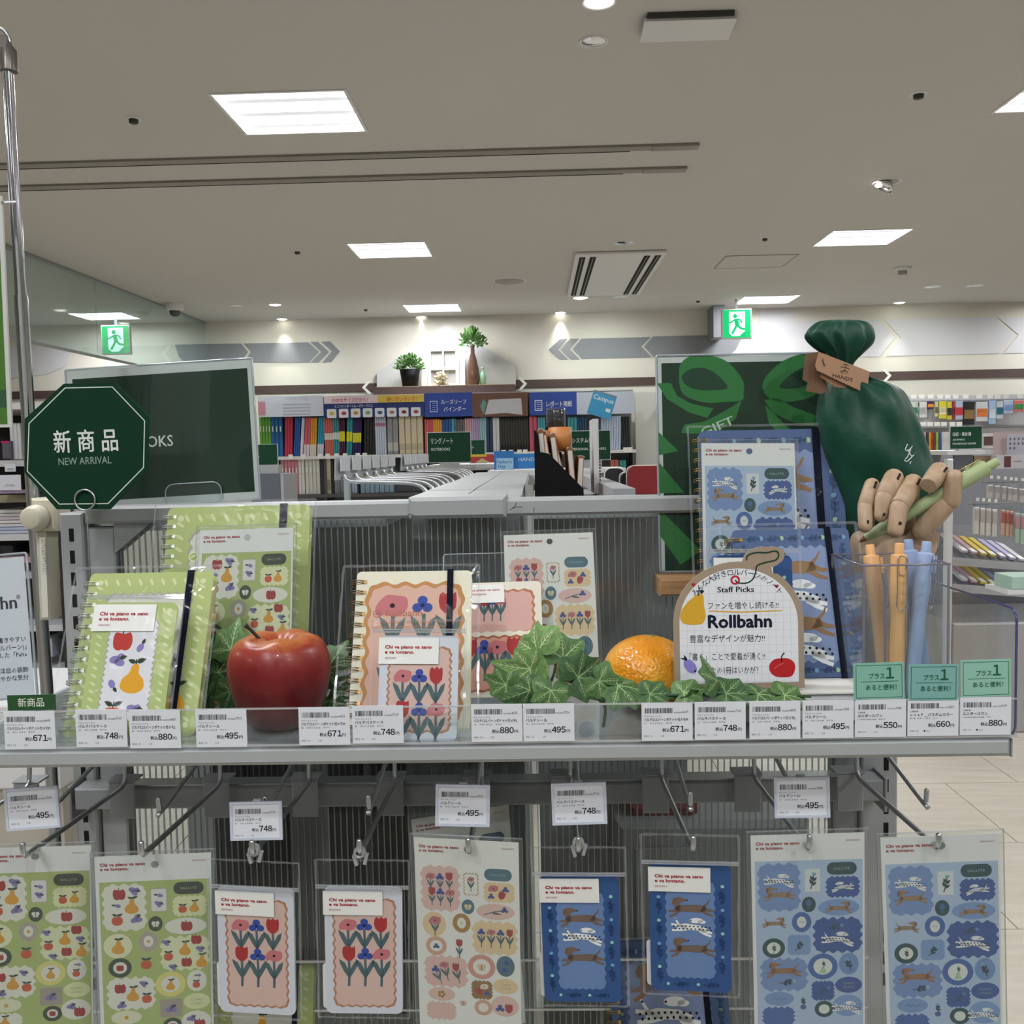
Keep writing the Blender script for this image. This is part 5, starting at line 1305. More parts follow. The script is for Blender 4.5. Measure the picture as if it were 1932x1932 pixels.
# ============================================================ STAFF CARD
def staff_card():
    Y = .800; k = Y / F
    M, W, H = card((1273, 1301), (1519, 1298), (1273, 1160), Y, Y + .004)
    t = thing('staff_card', 'kraft-edged arched card with handwritten recommendation and fruit drawings', 'sign', M)
    px = lambda pts: [((x - 1273) * k, (1300 - y) * k) for x, y in pts]
    arch = [(1273, 1300)] + [(1396 - 123 * math.cos(a), 1172 - 114 * math.sin(a)) for a in [PI * i / 28 for i in range(29)]] + [(1519, 1300)]
    # leaf tab in the outline
    i0 = 17; tabp = [(1405, 1058), (1410, 1046), (1420, 1036), (1436, 1031), (1470, 1031), (1482, 1036), (1486, 1046), (1482, 1057), (1470, 1066), (1460, 1070), (1462, 1082)]
    arch2 = [p for p in arch if p[0] < 1400 or p[0] > 1466 or p[1] > 1200]
    ix = next(i for i, p in enumerate(arch2) if p[0] > 1466)
    outl = arch2[:ix] + tabp + arch2[ix:]
    m = MB(); m.prism(px(outl), -.0022, 0); m.build('kraft_board', M_kraft, t)
    a = Art(k, 100, 1273, 1200)  # page pixels as units
    inner = [(1284, 1290)] + [(1396 - 112 * math.cos(q), 1174 - 103 * math.sin(q)) for q in [PI * i / 28 for i in range(29)]] + [(1508, 1288)]
    a.poly(inner, '#e2e4e8', 1)
    for x in range(1298, 1505, 14):
        top = 1176 - 102 * math.sqrt(max(0, 1 - ((x - 1396) / 112.0) ** 2)); a.rect(x, top, x + .7, 1289, '#cdd1d9', 2)
    for y in range(1090, 1288, 14):
        hw = 111 if y > 1172 else 111 * math.sqrt(max(0, 1 - ((1174 - y) / 103.0) ** 2)); a.rect(1396 - hw, y, 1396 + hw, y + .7, '#cdd1d9', 2)
    K = '#1c2233'
    s_ = 'みんな大好きロルバーンのノート'
    for i, ch in enumerate(s_):
        th = math.radians(-52 + 104 * i / (len(s_) - 1)); x = 1395 + 97 * math.sin(th); y = 1176 - 93 * math.cos(th)
        a.push(x, y, 1, math.degrees(th) * .8); a.text(ch, 0, 0, 14, K, 3, 0, None, 'c', 1); a.pop()
    a.text('Staff Picks', 1357, 1116, 15, '#20242e', 3, .035, 69)
    a.text('ファンを増やし続ける!!', 1339, 1147, 15, K, 3, 0, 133, 'l', 1)
    a.stroke([(1340, 1151), (1400, 1154), (1478, 1152)], 2.2, '#d8a43c', 3)
    a.text('Rollbahn', 1339, 1183, 34, '#111830', 3, .055, 119)
    a.text('豊富なデザインが魅力!!', 1303, 1210, 16, K, 3, 0, 142, 'l', 1)
    a.text('「書く」ことで愛着が湧く!!', 1302, 1244, 15, K, 3, 0, 143, 'l', 1)
    a.text('あなたの1冊はいかが？', 1320, 1270, 15, K, 3, 0, 112, 'l', 1)
    a.blob([(1321, 1118), (1312, 1124), (1300, 1134), (1288, 1150), (1286, 1166), (1294, 1175), (1312, 1177), (1328, 1174), (1334, 1160), (1331, 1140), (1330, 1122)], '#d3a332', 3)
    a.stroke([(1321, 1122), (1322, 1112), (1323, 1106)], 2, '#152538', 4); a.poly([(1323, 1112), (1329, 1110), (1332, 1114), (1326, 1119)], '#152538', 4)
    a.ell(1303, 1256, 10, 16, '#8d84c8', 3, 18, -38); a.poly([(1297, 1246), (1284, 1240), (1292, 1240), (1291, 1233), (1297, 1240)], '#101c34', 4); a.ell(1312, 1265, 2.2, 2.2, '#22234a', 4, 8)
    a.blob([(1477, 1243), (1462, 1245), (1453, 1255), (1454, 1268), (1464, 1277), (1479, 1279), (1494, 1277), (1501, 1265), (1500, 1252), (1490, 1244)], '#b5242a', 3)
    a.stroke([(1476, 1250), (1476, 1240), (1480, 1233), (1482, 1234)], 2.2, '#1a1a1e', 4); a.stroke([(1462, 1262), (1470, 1256), (1480, 1252)], 2.2, '#cc5350', 4)
    for x, y in ((1312, 1101), (1469, 1106)): a.poly([(x, y + 4), (x - 4, y - 1), (x - 2, y - 4), (x, y - 2), (x + 2, y - 4), (x + 4, y - 1)], '#a8222c', 3)
    a.ring(1391, 1093, 9, 9, 3.6, '#b32730', 3, 22)
    stem = smooth_path([(1391, 1093, 0), (1396, 1098, 0), (1412, 1099, 0), (1424, 1092, 0), (1430, 1078, 0), (1433, 1066, 0), (1450, 1060, 0), (1468, 1056, 0), (1474, 1046, 0), (1468, 1039, 0), (1450, 1042, 0), (1434, 1041, 0), (1416, 1046, 0), (1413, 1056, 0)], 4)
    a.stroke([(p.x, p.y) for p in stem], 2.6, '#1c3a2c', 3)
    a.H = 0; b = Art(k, 0)
    a.v = [(x, y, z) for x, y, z in a.v]
    o = a.build('print', t, .0001); o.matrix_local = Matrix.Translation((0, (1300 - 1200) * k - 100 * k, 0))
    m = MB(); m.box(.03, .0, -.0026, .035, .10, -.0022); m.box(.025, 0, -.0026, .10, .003, -.0023); m.box(.045, .0, -.03, .085, .002, -.0026); m.build('rear_foot', M_kraft, t)
staff_card()

# ============================================================ OCTAGON SIGN
M, W, H = card((83, 961), (207, 961), (103, 724), .955, .955)
def octagon():
    k = .955 / F; c = P(163, 842, .955)
    Mx = Matrix.Translation(c) @ Matrix.Rotation(math.radians(0), 4, 'Z') @ Matrix.Rotation(PI / 2, 4, 'X')
    t = thing('octagon_sign', 'dark green octagonal new arrival sign held by a ring clip', 'sign', Mx)
    pts = [(120, 724), (216, 722), (282, 787), (279, 885), (208, 961), (107, 961), (46, 891), (47, 790)]
    def loc(q, Y=.955):
        p = P(*q, Y) - c; return (p.x, p.z)
    m = MB(); m.prism([loc(q) for q in pts[::-1]], -.0014, 0); m.build('sign_board', mat('sign_green', '#0b3422', .7, spec=.15), t)
    a = Art(1.0, 0)
    F_ = lambda x, y: (loc((x, y))[0], -loc((x, y))[1])
    ip = [(123, 732), (212, 730), (273, 794), (271, 882), (204, 950), (112, 951), (52, 889), (55, 799)]
    a.stroke([F_(*q) for q in ip + [ip[0]]], .0012, '#c8d2c4', 1)
    x, y = F_(163, 849)
    a.push(x, y, k, -1.0); a.text('新 商 品', 0, 0, 46, '#d7ddd6', 2, .025, 123, 'c', 4); a.pop()
    x, y = F_(161, 876)
    a.push(x, y, k, -1.0); a.text('NEW ARRIVAL', 0, 0, 20, '#8fa596', 2, .008, 102, 'c'); a.pop()
    a.build('print', t, .0002)
    s = thing('clip_stand', 'thin steel ring clip on a wire stem holding the octagonal sign', 'clip stand', P(160, 1300, .955))
    m = MB(); cc = P(160, 943, .952)
    m.tube([cc + Vector((math.cos(q) * 19.5 * k, 0, math.sin(q) * 19.5 * k)) for q in [2 * PI * i / 28 for i in range(28)]], .0011, 8, closed=True); m.build('ring_clip', M_hook, s, rel=True)
    m = MB(); m.tube([cc + Vector((math.cos(q) * 19.5 * k, .0065, math.sin(q) * 19.5 * k)) for q in [2 * PI * i / 28 for i in range(28)]], .0011, 8, closed=True); m.build('ring_clip', M_hook, s, rel=True)
    m = MB(); z0 = ZS + .006; e = P(160, 1300, .955); m.tube([cc + Vector((0, .003, -19.5 * k)), Vector((cc.x - .001, .957, (cc.z + z0) / 2)), Vector((cc.x - .002, .957, z0))], .0009, 6); m.build('wire_stem', M_hook, s, rel=True)
    m = MB(); m.lathe([(.0001, 0), (.018, 0), (.018, .003), (.004, .004), (.0001, .004)], 24, Matrix.Translation((cc.x - .002, .957, ZS + .0024))); m.build('round_base', M_hook, s, rel=True)
octagon()

# ============================================================ FRAMED GREEN SIGNS
def framed_sign(corners, Yb, Yt, label, art, cols=('#143c28',), m=(14, 14), name='framed_sign', Ybr=None):
    M, W, H = card(*corners, Yb, Yt, Ybr); t = thing(name, label, 'sign', M)
    mb = MB(); mb.box(0.001, .001, -.0012, W - .001, H - .001, 0); mb.build('white_backing', mat('sign_white', '#d0d4d3', .5), t)
    k = W / 100.0; a = Art(k, H / k); art(a, 100.0, H / k); a.build('print', t, .0001)
    mb = MB(); mb.prism(rrect(0, 0, W, H, .002, 2), .0012, .0022); f = mb.build('clear_front', clear('sign_acrylic', '#fafcfb', .025, .006), t)
    mb = MB(); mb.tube([(x, y, .0005) for x, y in rrect(-.0005, -.0005, W + .0005, H + .0005, .002, 2)], .0014, 6, closed=True); mb.build('clear_rim', M_edge, f)
    return t, M, W, H
def oks(a, W, H):
    a.rect(3.2, 5.0, W - 2.6, H - 4, '#103222', 1)
    a.text('NOTEBOOKS', 55.2, H * .585, 8.4, '#e4e6e2', 2, .02, 44, 'r')
framed_sign(((203, 957), (493, 941), (137, 700)), 1.02, 1.02, 'wide green framed notebooks sign standing behind the octagonal sign', oks) if False else None
t, M, W, H = framed_sign(((141, 962), (491, 941), (135, 698)), 1.30, 1.31, 'wide green framed notebooks sign standing behind the octagonal sign', oks)
m = MB(); m.prism(rrect(W * .50, -.004, W * .80, H * .14, .012, 4), .003, .005); o = m.build('clear_clip', M_clear, t)
m = MB(); m.tube([(x, y, .004) for x, y in rrect(W * .50, -.004, W * .80, H * .14, .012, 4)], .0008, 6, closed=True); m.build('clip_edge', M_edge, o)
m = MB(); m.box(W * .34, -.016, -.02, W * .72, -.004, .02, .002); m.build('clip_base', M_clear, t)

GI = '#2e7a3c'
def gift(a, W, H):
    a.rect(2.5, 3.8, W - 2.6, H, '#10331f', 1)
    # page pixels as units: map x 1252..1610
    a.push(-1252 * 100 / 358.0, -668 * 100 / 358.0, 100 / 358.0)
    def rb(p, lv=2, c=GI): a.poly(p, c, lv)
    L = smooth_closed([(1294, 700), (1300, 680), (1320, 668), (1350, 668), (1385, 680), (1414, 715), (1416, 740), (1412, 755), (1380, 758), (1340, 758), (1300, 740)], 4)
    a.poly(L, GI, 2); a.poly(smooth_closed([(1300, 706), (1316, 694), (1340, 692), (1365, 704), (1386, 730), (1360, 735), (1325, 733), (1305, 722)], 4), '#12402a', 3)
    a.poly(smooth_closed([(1454, 740), (1456, 715), (1490, 682), (1530, 668), (1560, 668), (1570, 700), (1556, 742), (1520, 757), (1476, 758)], 4), GI, 2)
    a.poly(smooth_closed([(1484, 732), (1500, 712), (1530, 694), (1548, 700), (1545, 720), (1520, 733)], 4), '#12402a', 3)
    rb([(1252, 720), (1278, 720), (1290, 745), (1316, 760), (1358, 770), (1346, 788), (1310, 776), (1270, 750)])
    rb([(1412, 755), (1400, 790), (1372, 810), (1330, 818), (1296, 816), (1302, 800), (1340, 795), (1380, 775)])
    rb([(1454, 755), (1470, 780), (1510, 800), (1550, 808), (1600, 812), (1610, 812), (1610, 780), (1560, 790), (1510, 770), (1480, 752)])
    rb([(1456, 765), (1490, 800), (1520, 830), (1500, 840), (1462, 800)])
    rb([(1252, 812), (1290, 850), (1252, 858)]); rb([(1252, 870), (1300, 930), (1252, 930)])
    rb([(1252, 960), (1330, 1040), (1290, 1066), (1252, 1010)]); rb([(1500, 900), (1610, 900), (1610, 1060), (1560, 1010)])
    a.push(1368, 812, 1, -22); a.text('GIFT', 0, 0, 24, '#c9d6c2', 4, .02, 66, 'c'); a.pop()
    a.pop()
t, M, W, H = framed_sign(((1246, 1078), (1606, 1074), (1252, 672)), 1.035, 1.06, 'tall dark green gift sign with ribbon bow behind the large blue notebook', gift)
M_wood = noise_mat('pine_wood', '#b08a62', '#8f6c49', (1, 6, 14), 14, .55, 4, .3, .7)
ez = thing('wooden_easel', 'small wooden easel ledge holding the gift sign', 'easel', Vector((P(1400, 1100, 1.0).x, 1.0, ZS + .0025)))
za = P(1300, 1076, 1.03).z; zb = P(1300, 1120, 1.0).z
m = MB(); m.box(P(1241, 1100, 1.0).x, .985, zb, P(1600, 1100, 1.0).x, 1.037, za - .003, .002); m.build('ledge', M_wood, ez, rel=True)
up_world()
for x in (1420, 1560):
    m = MB(); X = P(x, 1200, 1.0).x; m.box(X - .009, 1.0, ZS + .003, X + .009, 1.016, zb - .0005, .001); m.build('leg', M_wood, ez, rel=True)
# ============================================================ GIFT BAG
def gift_bag():
    Yc = 1.0
    rows = [(604, 1562, 1610, .003, .0), (607, 1548, 1628, .010, .06), (614, 1534, 1642, .016, .10), (630, 1519, 1650, .020, .14), (645, 1528, 1648, .021, .16), (662, 1549, 1631, .018, .16), (678, 1566, 1614, .014, .14), (690, 1574, 1608, .011, .10),
            (700, 1574, 1612, .012, .10), (710, 1566, 1634, .018, .09), (722, 1558, 1672, .026, .07), (738, 1550, 1702, .034, .05), (770, 1544, 1719, .040, .035), (810, 1543, 1735, .044, .025), (860, 1552, 1752, .046, .018), (910, 1566, 1772, .045, .012), (960, 1576, 1768, .042, .012), (1010, 1580, 1745, .040, .012), (1080, 1584, 1710, .036, .015), (1180, 1588, 1690, .034, .01), (1262, 1592, 1680, .032, .0), (1268, 1600, 1672, .026, 0)]
    # resample smoothly
    q = smooth_path([(a, b, c) for a, b, c, d, e in rows], 3); q2 = smooth_path([(a, d, e) for a, b, c, d, e in rows], 3)
    R_ = [(p.x, p.y, p.z, r.y, r.z) for p, r in zip(q, q2)]
    base = Vector((P(1640, 1268, Yc).x, Yc, ZS + .0025)); t = thing('gift_bag', 'dark green fabric gift bag gathered at the neck with white logo', 'bag', base)
    n = 84; vs, fs = [], []; r = random.Random(5)
    for k, (y, xl, xr, d, e) in enumerate(R_):
        a0 = P(xl, y, Yc); a1 = P(xr, y, Yc); cx = (a0.x + a1.x) / 2; hw = (a1.x - a0.x) / 2; z = (a0.z + a1.z) / 2; tilt = (a1.z - a0.z) / 2
        for i in range(n):
            a = 2 * PI * i / n; c, s = math.cos(a), math.sin(a)
            pl = 1 + e * (math.cos(11 * a + .4 * math.sin(k * .1)) * .6 + math.cos(17 * a + 1 + k * .02) * .4)
            fold = (.0045 * math.sin(3 * a + y * .02 + 1.2) * math.sin(y * .027) + .0035 * math.sin(5 * a - y * .031) + .003 * math.sin(9 * a + y * .05) * max(0, 1 - (y - 700) / 160.0)) * (y > 712)
            dd = d * pl + fold
            if 575 < y < 700: zz = z + .012 * math.sin(11 * a) * e
            else: zz = z
            vs.append((cx + hw * c * (1 + .15 * (pl - 1)) - base.x, Yc - dd * s - base.y, zz + tilt * c - base.z))
    for k in range(len(R_) - 1):
        for i in range(n):
            j = (i + 1) % n; fs.append((k * n + i, (k + 1) * n + i, (k + 1) * n + j, k * n + j))
    fs.append(tuple(range(n))); fs.append(tuple(range(len(vs) - n, len(vs)))[::-1])
    m = MB(); m.add(vs, fs, True)
    mt = mat('green_satin', '#07402f', .46, spec=.3, bump=(70, .35, .002)); mt.node_tree.nodes['Principled BSDF'].inputs['Sheen Weight'].default_value = .08
    m.build('pouch', mt, t)
    def surf(px, py):
        rr = min(R_, key=lambda v: abs(v[0] - py)); c = (rr[1] + rr[2]) / 2; hw = (rr[2] - rr[1]) / 2; u = max(-.98, min(.98, (px - c) / hw))
        return P(px, py, Yc - rr[3] * math.sqrt(1 - u * u) * 1.0 - .0052)
    m = MB(); logo = [(1714, 839), (1709, 846), (1713, 850), (1718, 846), (1720, 840), (1716, 852), (1713, 848)]
    for pts in ([(1712, 838), (1708, 848), (1712, 851), (1719, 845), (1721, 841)], [(1718, 848), (1712, 862), (1706, 868), (1712, 870), (1722, 860), (1728, 854), (1726, 862), (1722, 874), (1719, 877), (1717, 873), (1722, 866), (1718, 858), (1712, 848)]):
        m.tube(smooth_path([surf(*p) for p in pts], 5), .00055, 5)
    m.build('logo_mark', mat('white_thread', '#dfe6e0', .6), t, rel=True)
    # drawstring at the neck
    m = MB(); c = P(1591, 692, Yc); up_world()
    m.tube([c + Vector((math.cos(a) * .0105, math.sin(a) * .0125, .001 * math.sin(2 * a))) for a in [2 * PI * i / 20 for i in range(20)]], .0012, 6, closed=True)
    m.build('drawstring', mat('dark_cord', '#0a3028', .7), t, rel=True)
    KR = ('#a98467', '#8e6a4d', '#6b4f39')
    for i, (pts, Y, col, lab) in enumerate((([(1545, 664), (1640, 701), (1636, 738), (1622, 737), (1541, 699), (1538, 690)], .970, KR[0], None), ([(1549, 700), (1548, 712), (1575, 730), (1612, 736), (1632, 738), (1628, 728)], .9735, KR[1], None), ([(1520, 668), (1544, 664), (1548, 700), (1563, 735), (1550, 744), (1520, 738), (1524, 722), (1514, 716)], .9790, KR[2], None))):
        m = MB(); W_ = [P(a, b, Y) for a, b in pts]; nn = len(W_)
        f = [tuple(p - Vector((0, .0006, 0))) for p in W_]; g = [tuple(p + Vector((0, .0006, 0))) for p in W_]
        m.add(f + g, [tuple(range(nn)), tuple(range(nn, 2 * nn))[::-1]] + [(a, nn + a, nn + (a + 1) % nn, (a + 1) % nn) for a in range(nn)])
        o = m.build('paper_tag', mat('kraft_tag_%d' % i, col, .75), t, rel=True)
        if i == 0:
            Mx, W2, H2 = card((1548, 716), (1634, 738), (1553, 686), .9692, .9692)
            a = Art(W2 / 100, 0); a.push(0, -4); a.text('HANDS', 22, -8, 11, '#2a2119', 1, 0, 44)
            for pts2 in ([(38, -38), (44, -41), (50, -38)], [(34, -32), (44, -34), (54, -32)], [(44, -41), (45, -26), (40, -20), (36, -23), (44, -27), (52, -26), (48, -20)]): a.stroke(pts2, 1.2, '#2a3a28', 1)
            a.pop(); p = a.build('print', t); p.matrix_local = t.matrix_world.inverted() @ Mx
    m = MB(); m.tube(smooth_path([P(1556, 690, .968), P(1552, 676, .97), P(1560, 668, .975), P(1578, 688, .985)], 4), .0006, 5); m.build('tag_string', mat('twine', '#4a3826', .8), t, rel=True)
gift_bag()

# ============================================================ WOODEN HAND
M_beech = noise_mat('beech_wood', '#bba287', '#a58a6e', (10, 10, 1.3), 16, .5, 5, .3, .7, bump=.05)
M_beech2 = noise_mat('beech_wood_pale', '#bea68b', '#ad9377', (8, 8, 1.5), 12, .5, 5, .3, .7, bump=.05)
def capsule(m, p, q, rp, rq, top=True, bottom=True, n=20):
    p, q = Vector(p), Vector(q); ax = (q - p); L = ax.length; ax.normalize(); pts, rr = [], []
    if top:
        for k in range(5): a = PI / 2 * k / 5; pts.append(p - ax * rp * math.cos(a)); rr.append(max(rp * math.sin(a), .0003))
    pts.append(p); rr.append(rp)
    pts.append(p.lerp(q, .5)); rr.append((rp + rq) / 2 * 1.03)
    pts.append(q); rr.append(rq)
    if bottom:
        for k in range(1, 6): a = PI / 2 * k / 5; pts.append(q + ax * rq * math.sin(a)); rr.append(max(rq * math.cos(a), .0003))
    else: pts.append(q + ax * .0005); rr.append(rq * .9)
    m.tube(pts, rr, n)
def hand():
    base = Vector((P(1685, 1300, .93).x, .93, ZS + .0025))
    t = thing('wooden_hand', 'jointed wooden mannequin hand with curled fingers gripping a green pen', 'mannequin hand', base); up_world()
    S = .93 / F
    rows = [(1000, 1640, 1740, .010), (1006, 1622, 1760, .019), (1016, 1615, 1768, .024), (1035, 1614, 1769, .027), (1052, 1616, 1763, .028), (1080, 1620, 1746, .028), (1110, 1624, 1738, .027), (1160, 1624, 1738, .027), (1230, 1621, 1741, .028), (1290, 1616, 1748, .030), (1300, 1616, 1748, .030)]
    q = smooth_path([(a, b, c) for a, b, c, d in rows], 3); q2 = smooth_path([(a, d, 0) for a, b, c, d in rows], 3)
    n = 40; vs, fs = [], []
    for p, r in zip(q, q2):
        a0 = P(p.y, p.x, .93); a1 = P(p.z, p.x, .93)
        for i in range(n):
            a = 2 * PI * i / n; c, s = math.cos(a), math.sin(a); sp = lambda v: math.copysign(abs(v) ** .75, v)
            vs.append(((a0.x + a1.x) / 2 + (a1.x - a0.x) / 2 * sp(c), .94 - r.y * sp(s), max((a0.z + a1.z) / 2, ZS + .003)))
    for k in range(len(q) - 1):
        for i in range(n): j = (i + 1) % n; fs.append((k * n + i, (k + 1) * n + i, (k + 1) * n + j, k * n + j))
    fs.append(tuple(range(n))); fs.append(tuple(range(len(vs) - n, len(vs)))[::-1])
    m = MB(); m.add(vs, fs, True); m.build('palm', M_beech2, t, rel=True)
    # thumb base plate
    m = MB(); pts = [(1712, 1012), (1735, 995), (1760, 999), (1772, 1008), (1771, 1024), (1764, 1046), (1750, 1075), (1725, 1075), (1712, 1050)]
    W_ = [P(a, b, .915) for a, b in smooth_closed(pts, 3)]; nn = len(W_)
    m.add([tuple(p) for p in W_] + [tuple(p + Vector((0, .02, 0))) for p in W_], [tuple(range(nn)), tuple(range(nn, 2 * nn))[::-1]] + [(a, nn + a, nn + (a + 1) % nn, (a + 1) % nn) for a in range(nn)])
    m.build('thumb_base', M_beech2, t, rel=True)
    K = .9 / F
    def seg(name, a, Ya, b, Yb, ra, rb, top=True, bottom=True, mt=M_beech, slot=None, parent=t):
        m = MB(); pa, pb = P(*a, Ya), P(*b, Yb); capsule(m, pa, pb, ra * K, rb * K, top, bottom); o = m.build(name, mt, parent, rel=(parent is t))
        if slot:
            ax = (pb - pa).normalized(); side = ax.cross(Vector((0, 1, 0))).normalized(); fr_ = side.cross(ax).normalized()
            if fr_.y > 0: fr_ = -fr_
            c0 = pa + ax * (slot[0] + 9) * K + fr_ * (ra * K * 1.01 - .0017)
            s = MB(); s.obox(c0, side * slot[2] * K, fr_ * .0021, ax * slot[1] * .8 * K); s.build('joint_slot', mat('joint_shadow', '#2a1a10', .9), o, rel=False).matrix_local = Matrix.Translation(-base)
        return o
    # knuckle segments behind, rising from the palm
    for a, b, r in (((1636, 1005), (1641, 922), 13), ((1672, 1003), (1686, 905), 15), ((1708, 1003), (1722, 914), 15), ((1745, 1003), (1776, 905), 14)):
        seg('finger_root', a, .935, b, .925, r, r, mt=M_beech2)
    seg('finger_segment', (1645, 916), .912, (1632, 955), .900, 14.5, 14, bottom=False, slot=(-3, 10, 2.2)); seg('finger_tip', (1632, 958), .899, (1633, 992), .893, 13.5, 12.5, top=True, slot=(22, 4, 1.6))
    seg('finger_segment', (1686, 902), .910, (1669, 937), .896, 18, 17, bottom=False, slot=(-2, 10, 2.2)); seg('finger_tip', (1668, 940), .895, (1662, 972), .892, 16, 13, slot=(24, 3, 1.8))
    seg('finger_segment', (1722, 912), .905, (1697, 955), .885, 18, 17.5, bottom=False, slot=(-2, 11, 2.2)); seg('finger_tip', (1696, 958), .884, (1690, 1000), .880, 16, 14.5, slot=(22, 3.5, 2.4))
    seg('finger_segment', (1782, 902), .915, (1776, 935), .915, 13, 13)
    seg('finger_tip', (1771, 890), .898, (1752, 916), .884, 18, 16, bottom=False, slot=(-4, 9, 2.2))
    seg('thumb_segment', (1740, 1000), .905, (1786, 950), .893, 19, 18, top=True, bottom=True)
    seg('thumb_tip', (1793, 944), .891, (1801, 900), .886, 18, 14)
hand()

# ============================================================ PENS
def pen(name, col, pa, Ya, pb, Yb, label, clip='silver', group=None, rot=0.0):
    """pa: push-button end, pb: writing end (pixels)"""
    A = P(*pa, Ya); B = P(*pb, Yb); ax = (B - A).normalized(); L = .141
    side = ax.cross(Vector((0, 1, 0))).normalized(); fr_ = side.cross(ax).normalized()
    if fr_.y > 0: fr_ = -fr_; side = -side
    fr2 = fr_ * math.cos(rot) + side * math.sin(rot); sd2 = side * math.cos(rot) - fr_ * math.sin(rot)
    Mx = Matrix([[sd2[i], fr2[i], ax[i], A[i]] for i in range(3)] + [[0, 0, 0, 1]])
    t = thing(name, label, 'pen', Mx, group)
    Mp = mat('pen_' + col.strip('#'), col, .5)
    m = MB(); m.lathe([(.0001, 0), (.0034, .0003), (.0040, .0015), (.0041, .010)], 20); m.build('push_button', Mp, t)
    m = MB(); m.lathe([(.0042, .0098), (.0066, .0104), (.0070, .012), (.0072, .045), (.0062, .058), (.0058, .066), (.0060, .080), (.0064, .105), (.0056, .122), (.0036, .134), (.0034, .135)], 24); m.build('barrel', Mp, t)
    m = MB(); m.lathe([(.0033, .1348), (.0016, .1405), (.0006, .1425), (.0001, .1425)], 16); m.build('metal_tip', mat('copper_tip', '#c08a6a', .25, metal=1.0) if clip == 'gold' else M_hook, t)
    mw = mat('pale_gold_wire', '#c9b083', .2, metal=1.0) if clip == 'gold' else M_chrome
    m = MB(); z0, z1, w = .0118, .058, .0040
    pts = [(-w * .6, .0078, z0 + .012), (-w, .0088, z0 + .004), (-w * .6, .0090, z0 + .0006), (w * .4, .0090, z0), (w, .0090, z0 + .004), (w, .0098, z0 + .03), (w, .0092, z1 - .004), (w * .5, .0088, z1), (-w * .5, .0088, z1), (-w, .0092, z1 - .004), (-w, .0098, z0 + .03), (-w, .0088, z0 + .006)]
    m.tube(smooth_path(pts, 4), .00048, 6); m.build('wire_clip', mw, t)
    m = MB(); m.prism(rrect(-.0022, .012 + z0 - .0118, .0022, .028, .0021, 4), .0070, .0094, Matrix(((1, 0, 0, 0), (0, 0, 1, 0), (0, 1, 0, 0), (0, 0, 0, 1)))); m.build('clip_pad', Mp, t)
    return t
pen('ballpoint_pen', '#a3b383', (1884, 869), .880, (1661, 999), .912, 'sage green pen with gold wire clip gripped by the wooden hand', 'gold', rot=2.2)
pen('ballpoint_pen', '#e0ac72', (1641, 1027), .868, (1676, 1335), .835, 'apricot pen tilted at the left inside the clear pen box', group='pens in the clear box', rot=-1.5)
pen('ballpoint_pen', '#e0ac72', (1697, 1024), .838, (1690, 1345), .825, 'apricot pen upright in the clear box with its clip facing front', group='pens in the clear box', rot=.05)
pen('ballpoint_pen', '#8c9fc4', (1713, 1017), .868, (1748, 1335), .845, 'dusty blue pen at the rear of the clear pen box', group='pens in the clear box', rot=-1.2)
pen('ballpoint_pen', '#98abcf', (1749, 1021), .838, (1712, 1345), .828, 'light blue pen with visible wire clip at right of the clear pen box', group='pens in the clear box', rot=-.9)
# clear pen box
xa, xb = P(1627, 1330, .80).x, P(1790, 1330, .80).x; zt = P(1700, 1066, .80).z - ZS - .0025
t = thing('pen_box', 'tall clear acrylic pen box with a divider holding pastel pens', 'pen box', (xa, .80, ZS + .0025)); w = xb - xa
m = MB(); d = .085
m.box(0, 0, 0, w, .0018, zt); m.box(0, d - .0018, 0, w, d, zt); m.box(0, .0019, 0, .0018, d - .0019, zt); m.box(w - .0018, .0019, 0, w, d - .0019, zt); m.box(.0019, .0019, 0, w - .0019, d - .0019, .002); m.box(w * .27, .0019, .0021, w * .27 + .0018, d - .0019, zt - .004)
m.build('clear_shell', M_clear, t)
m = MB()
for x, y in ((.0009, 0), (w - .0009, 0), (.0009, d), (w - .0009, d)): m.tube([(x, y, 0), (x, y, zt)], .0011, 6)
m.tube([(0, 0, zt), (w, 0, zt), (w, d, zt), (0, d, zt)], .0009, 6, closed=True); m.tube([(w * .27, .001, .002), (w * .27, .001, zt - .004)], .0010, 6)
m.build('shell_edge', clear('violet_edge', '#a9a4b8', .2, .4, '#b5aec2'), t)

# ============================================================ CHROME POLE, CLAMP, POSTER
t = thing('chrome_pole', 'chrome display pole rising at the left edge of the photo', 'pole', Vector((P(66, 1100, 1.14).x, 1.14, 0))); up_world()
pa, pb = P(14, 130, 1.12), P(66, 1000, 1.14)
m = MB(); m.tube([pb, pb.lerp(pa, .52)], .0078, 20); m.tube([pb.lerp(pa, .5), pa], .0064, 20); m.build('tube', M_chrome, t, rel=True)
m = MB(); m.tube([P(17, 135, 1.12), P(15, 96, 1.12), P(13, 90, 1.12)], [.0098, .0098, .0072], 20); m.build('collar', mat('collar_grey', '#6f6a64', .35, .6), t, rel=True)
m = MB(); a = P(10, 92, 1.12); m.obox(a + Vector((-.003, 0, .004)), (.008, 0, 0), (0, .006, 0), (0, 0, .010)); m.build('bracket', mat('collar_grey', '#6f6a64', .35, .6), t, rel=True)
m = MB(); m.tube(smooth_path([P(-40, 42, 1.12), P(-5, 52, 1.12), P(12, 62, 1.12), P(20, 80, 1.12)], 5), .0022, 8); m.build('top_wire', M_hook, t, rel=True)
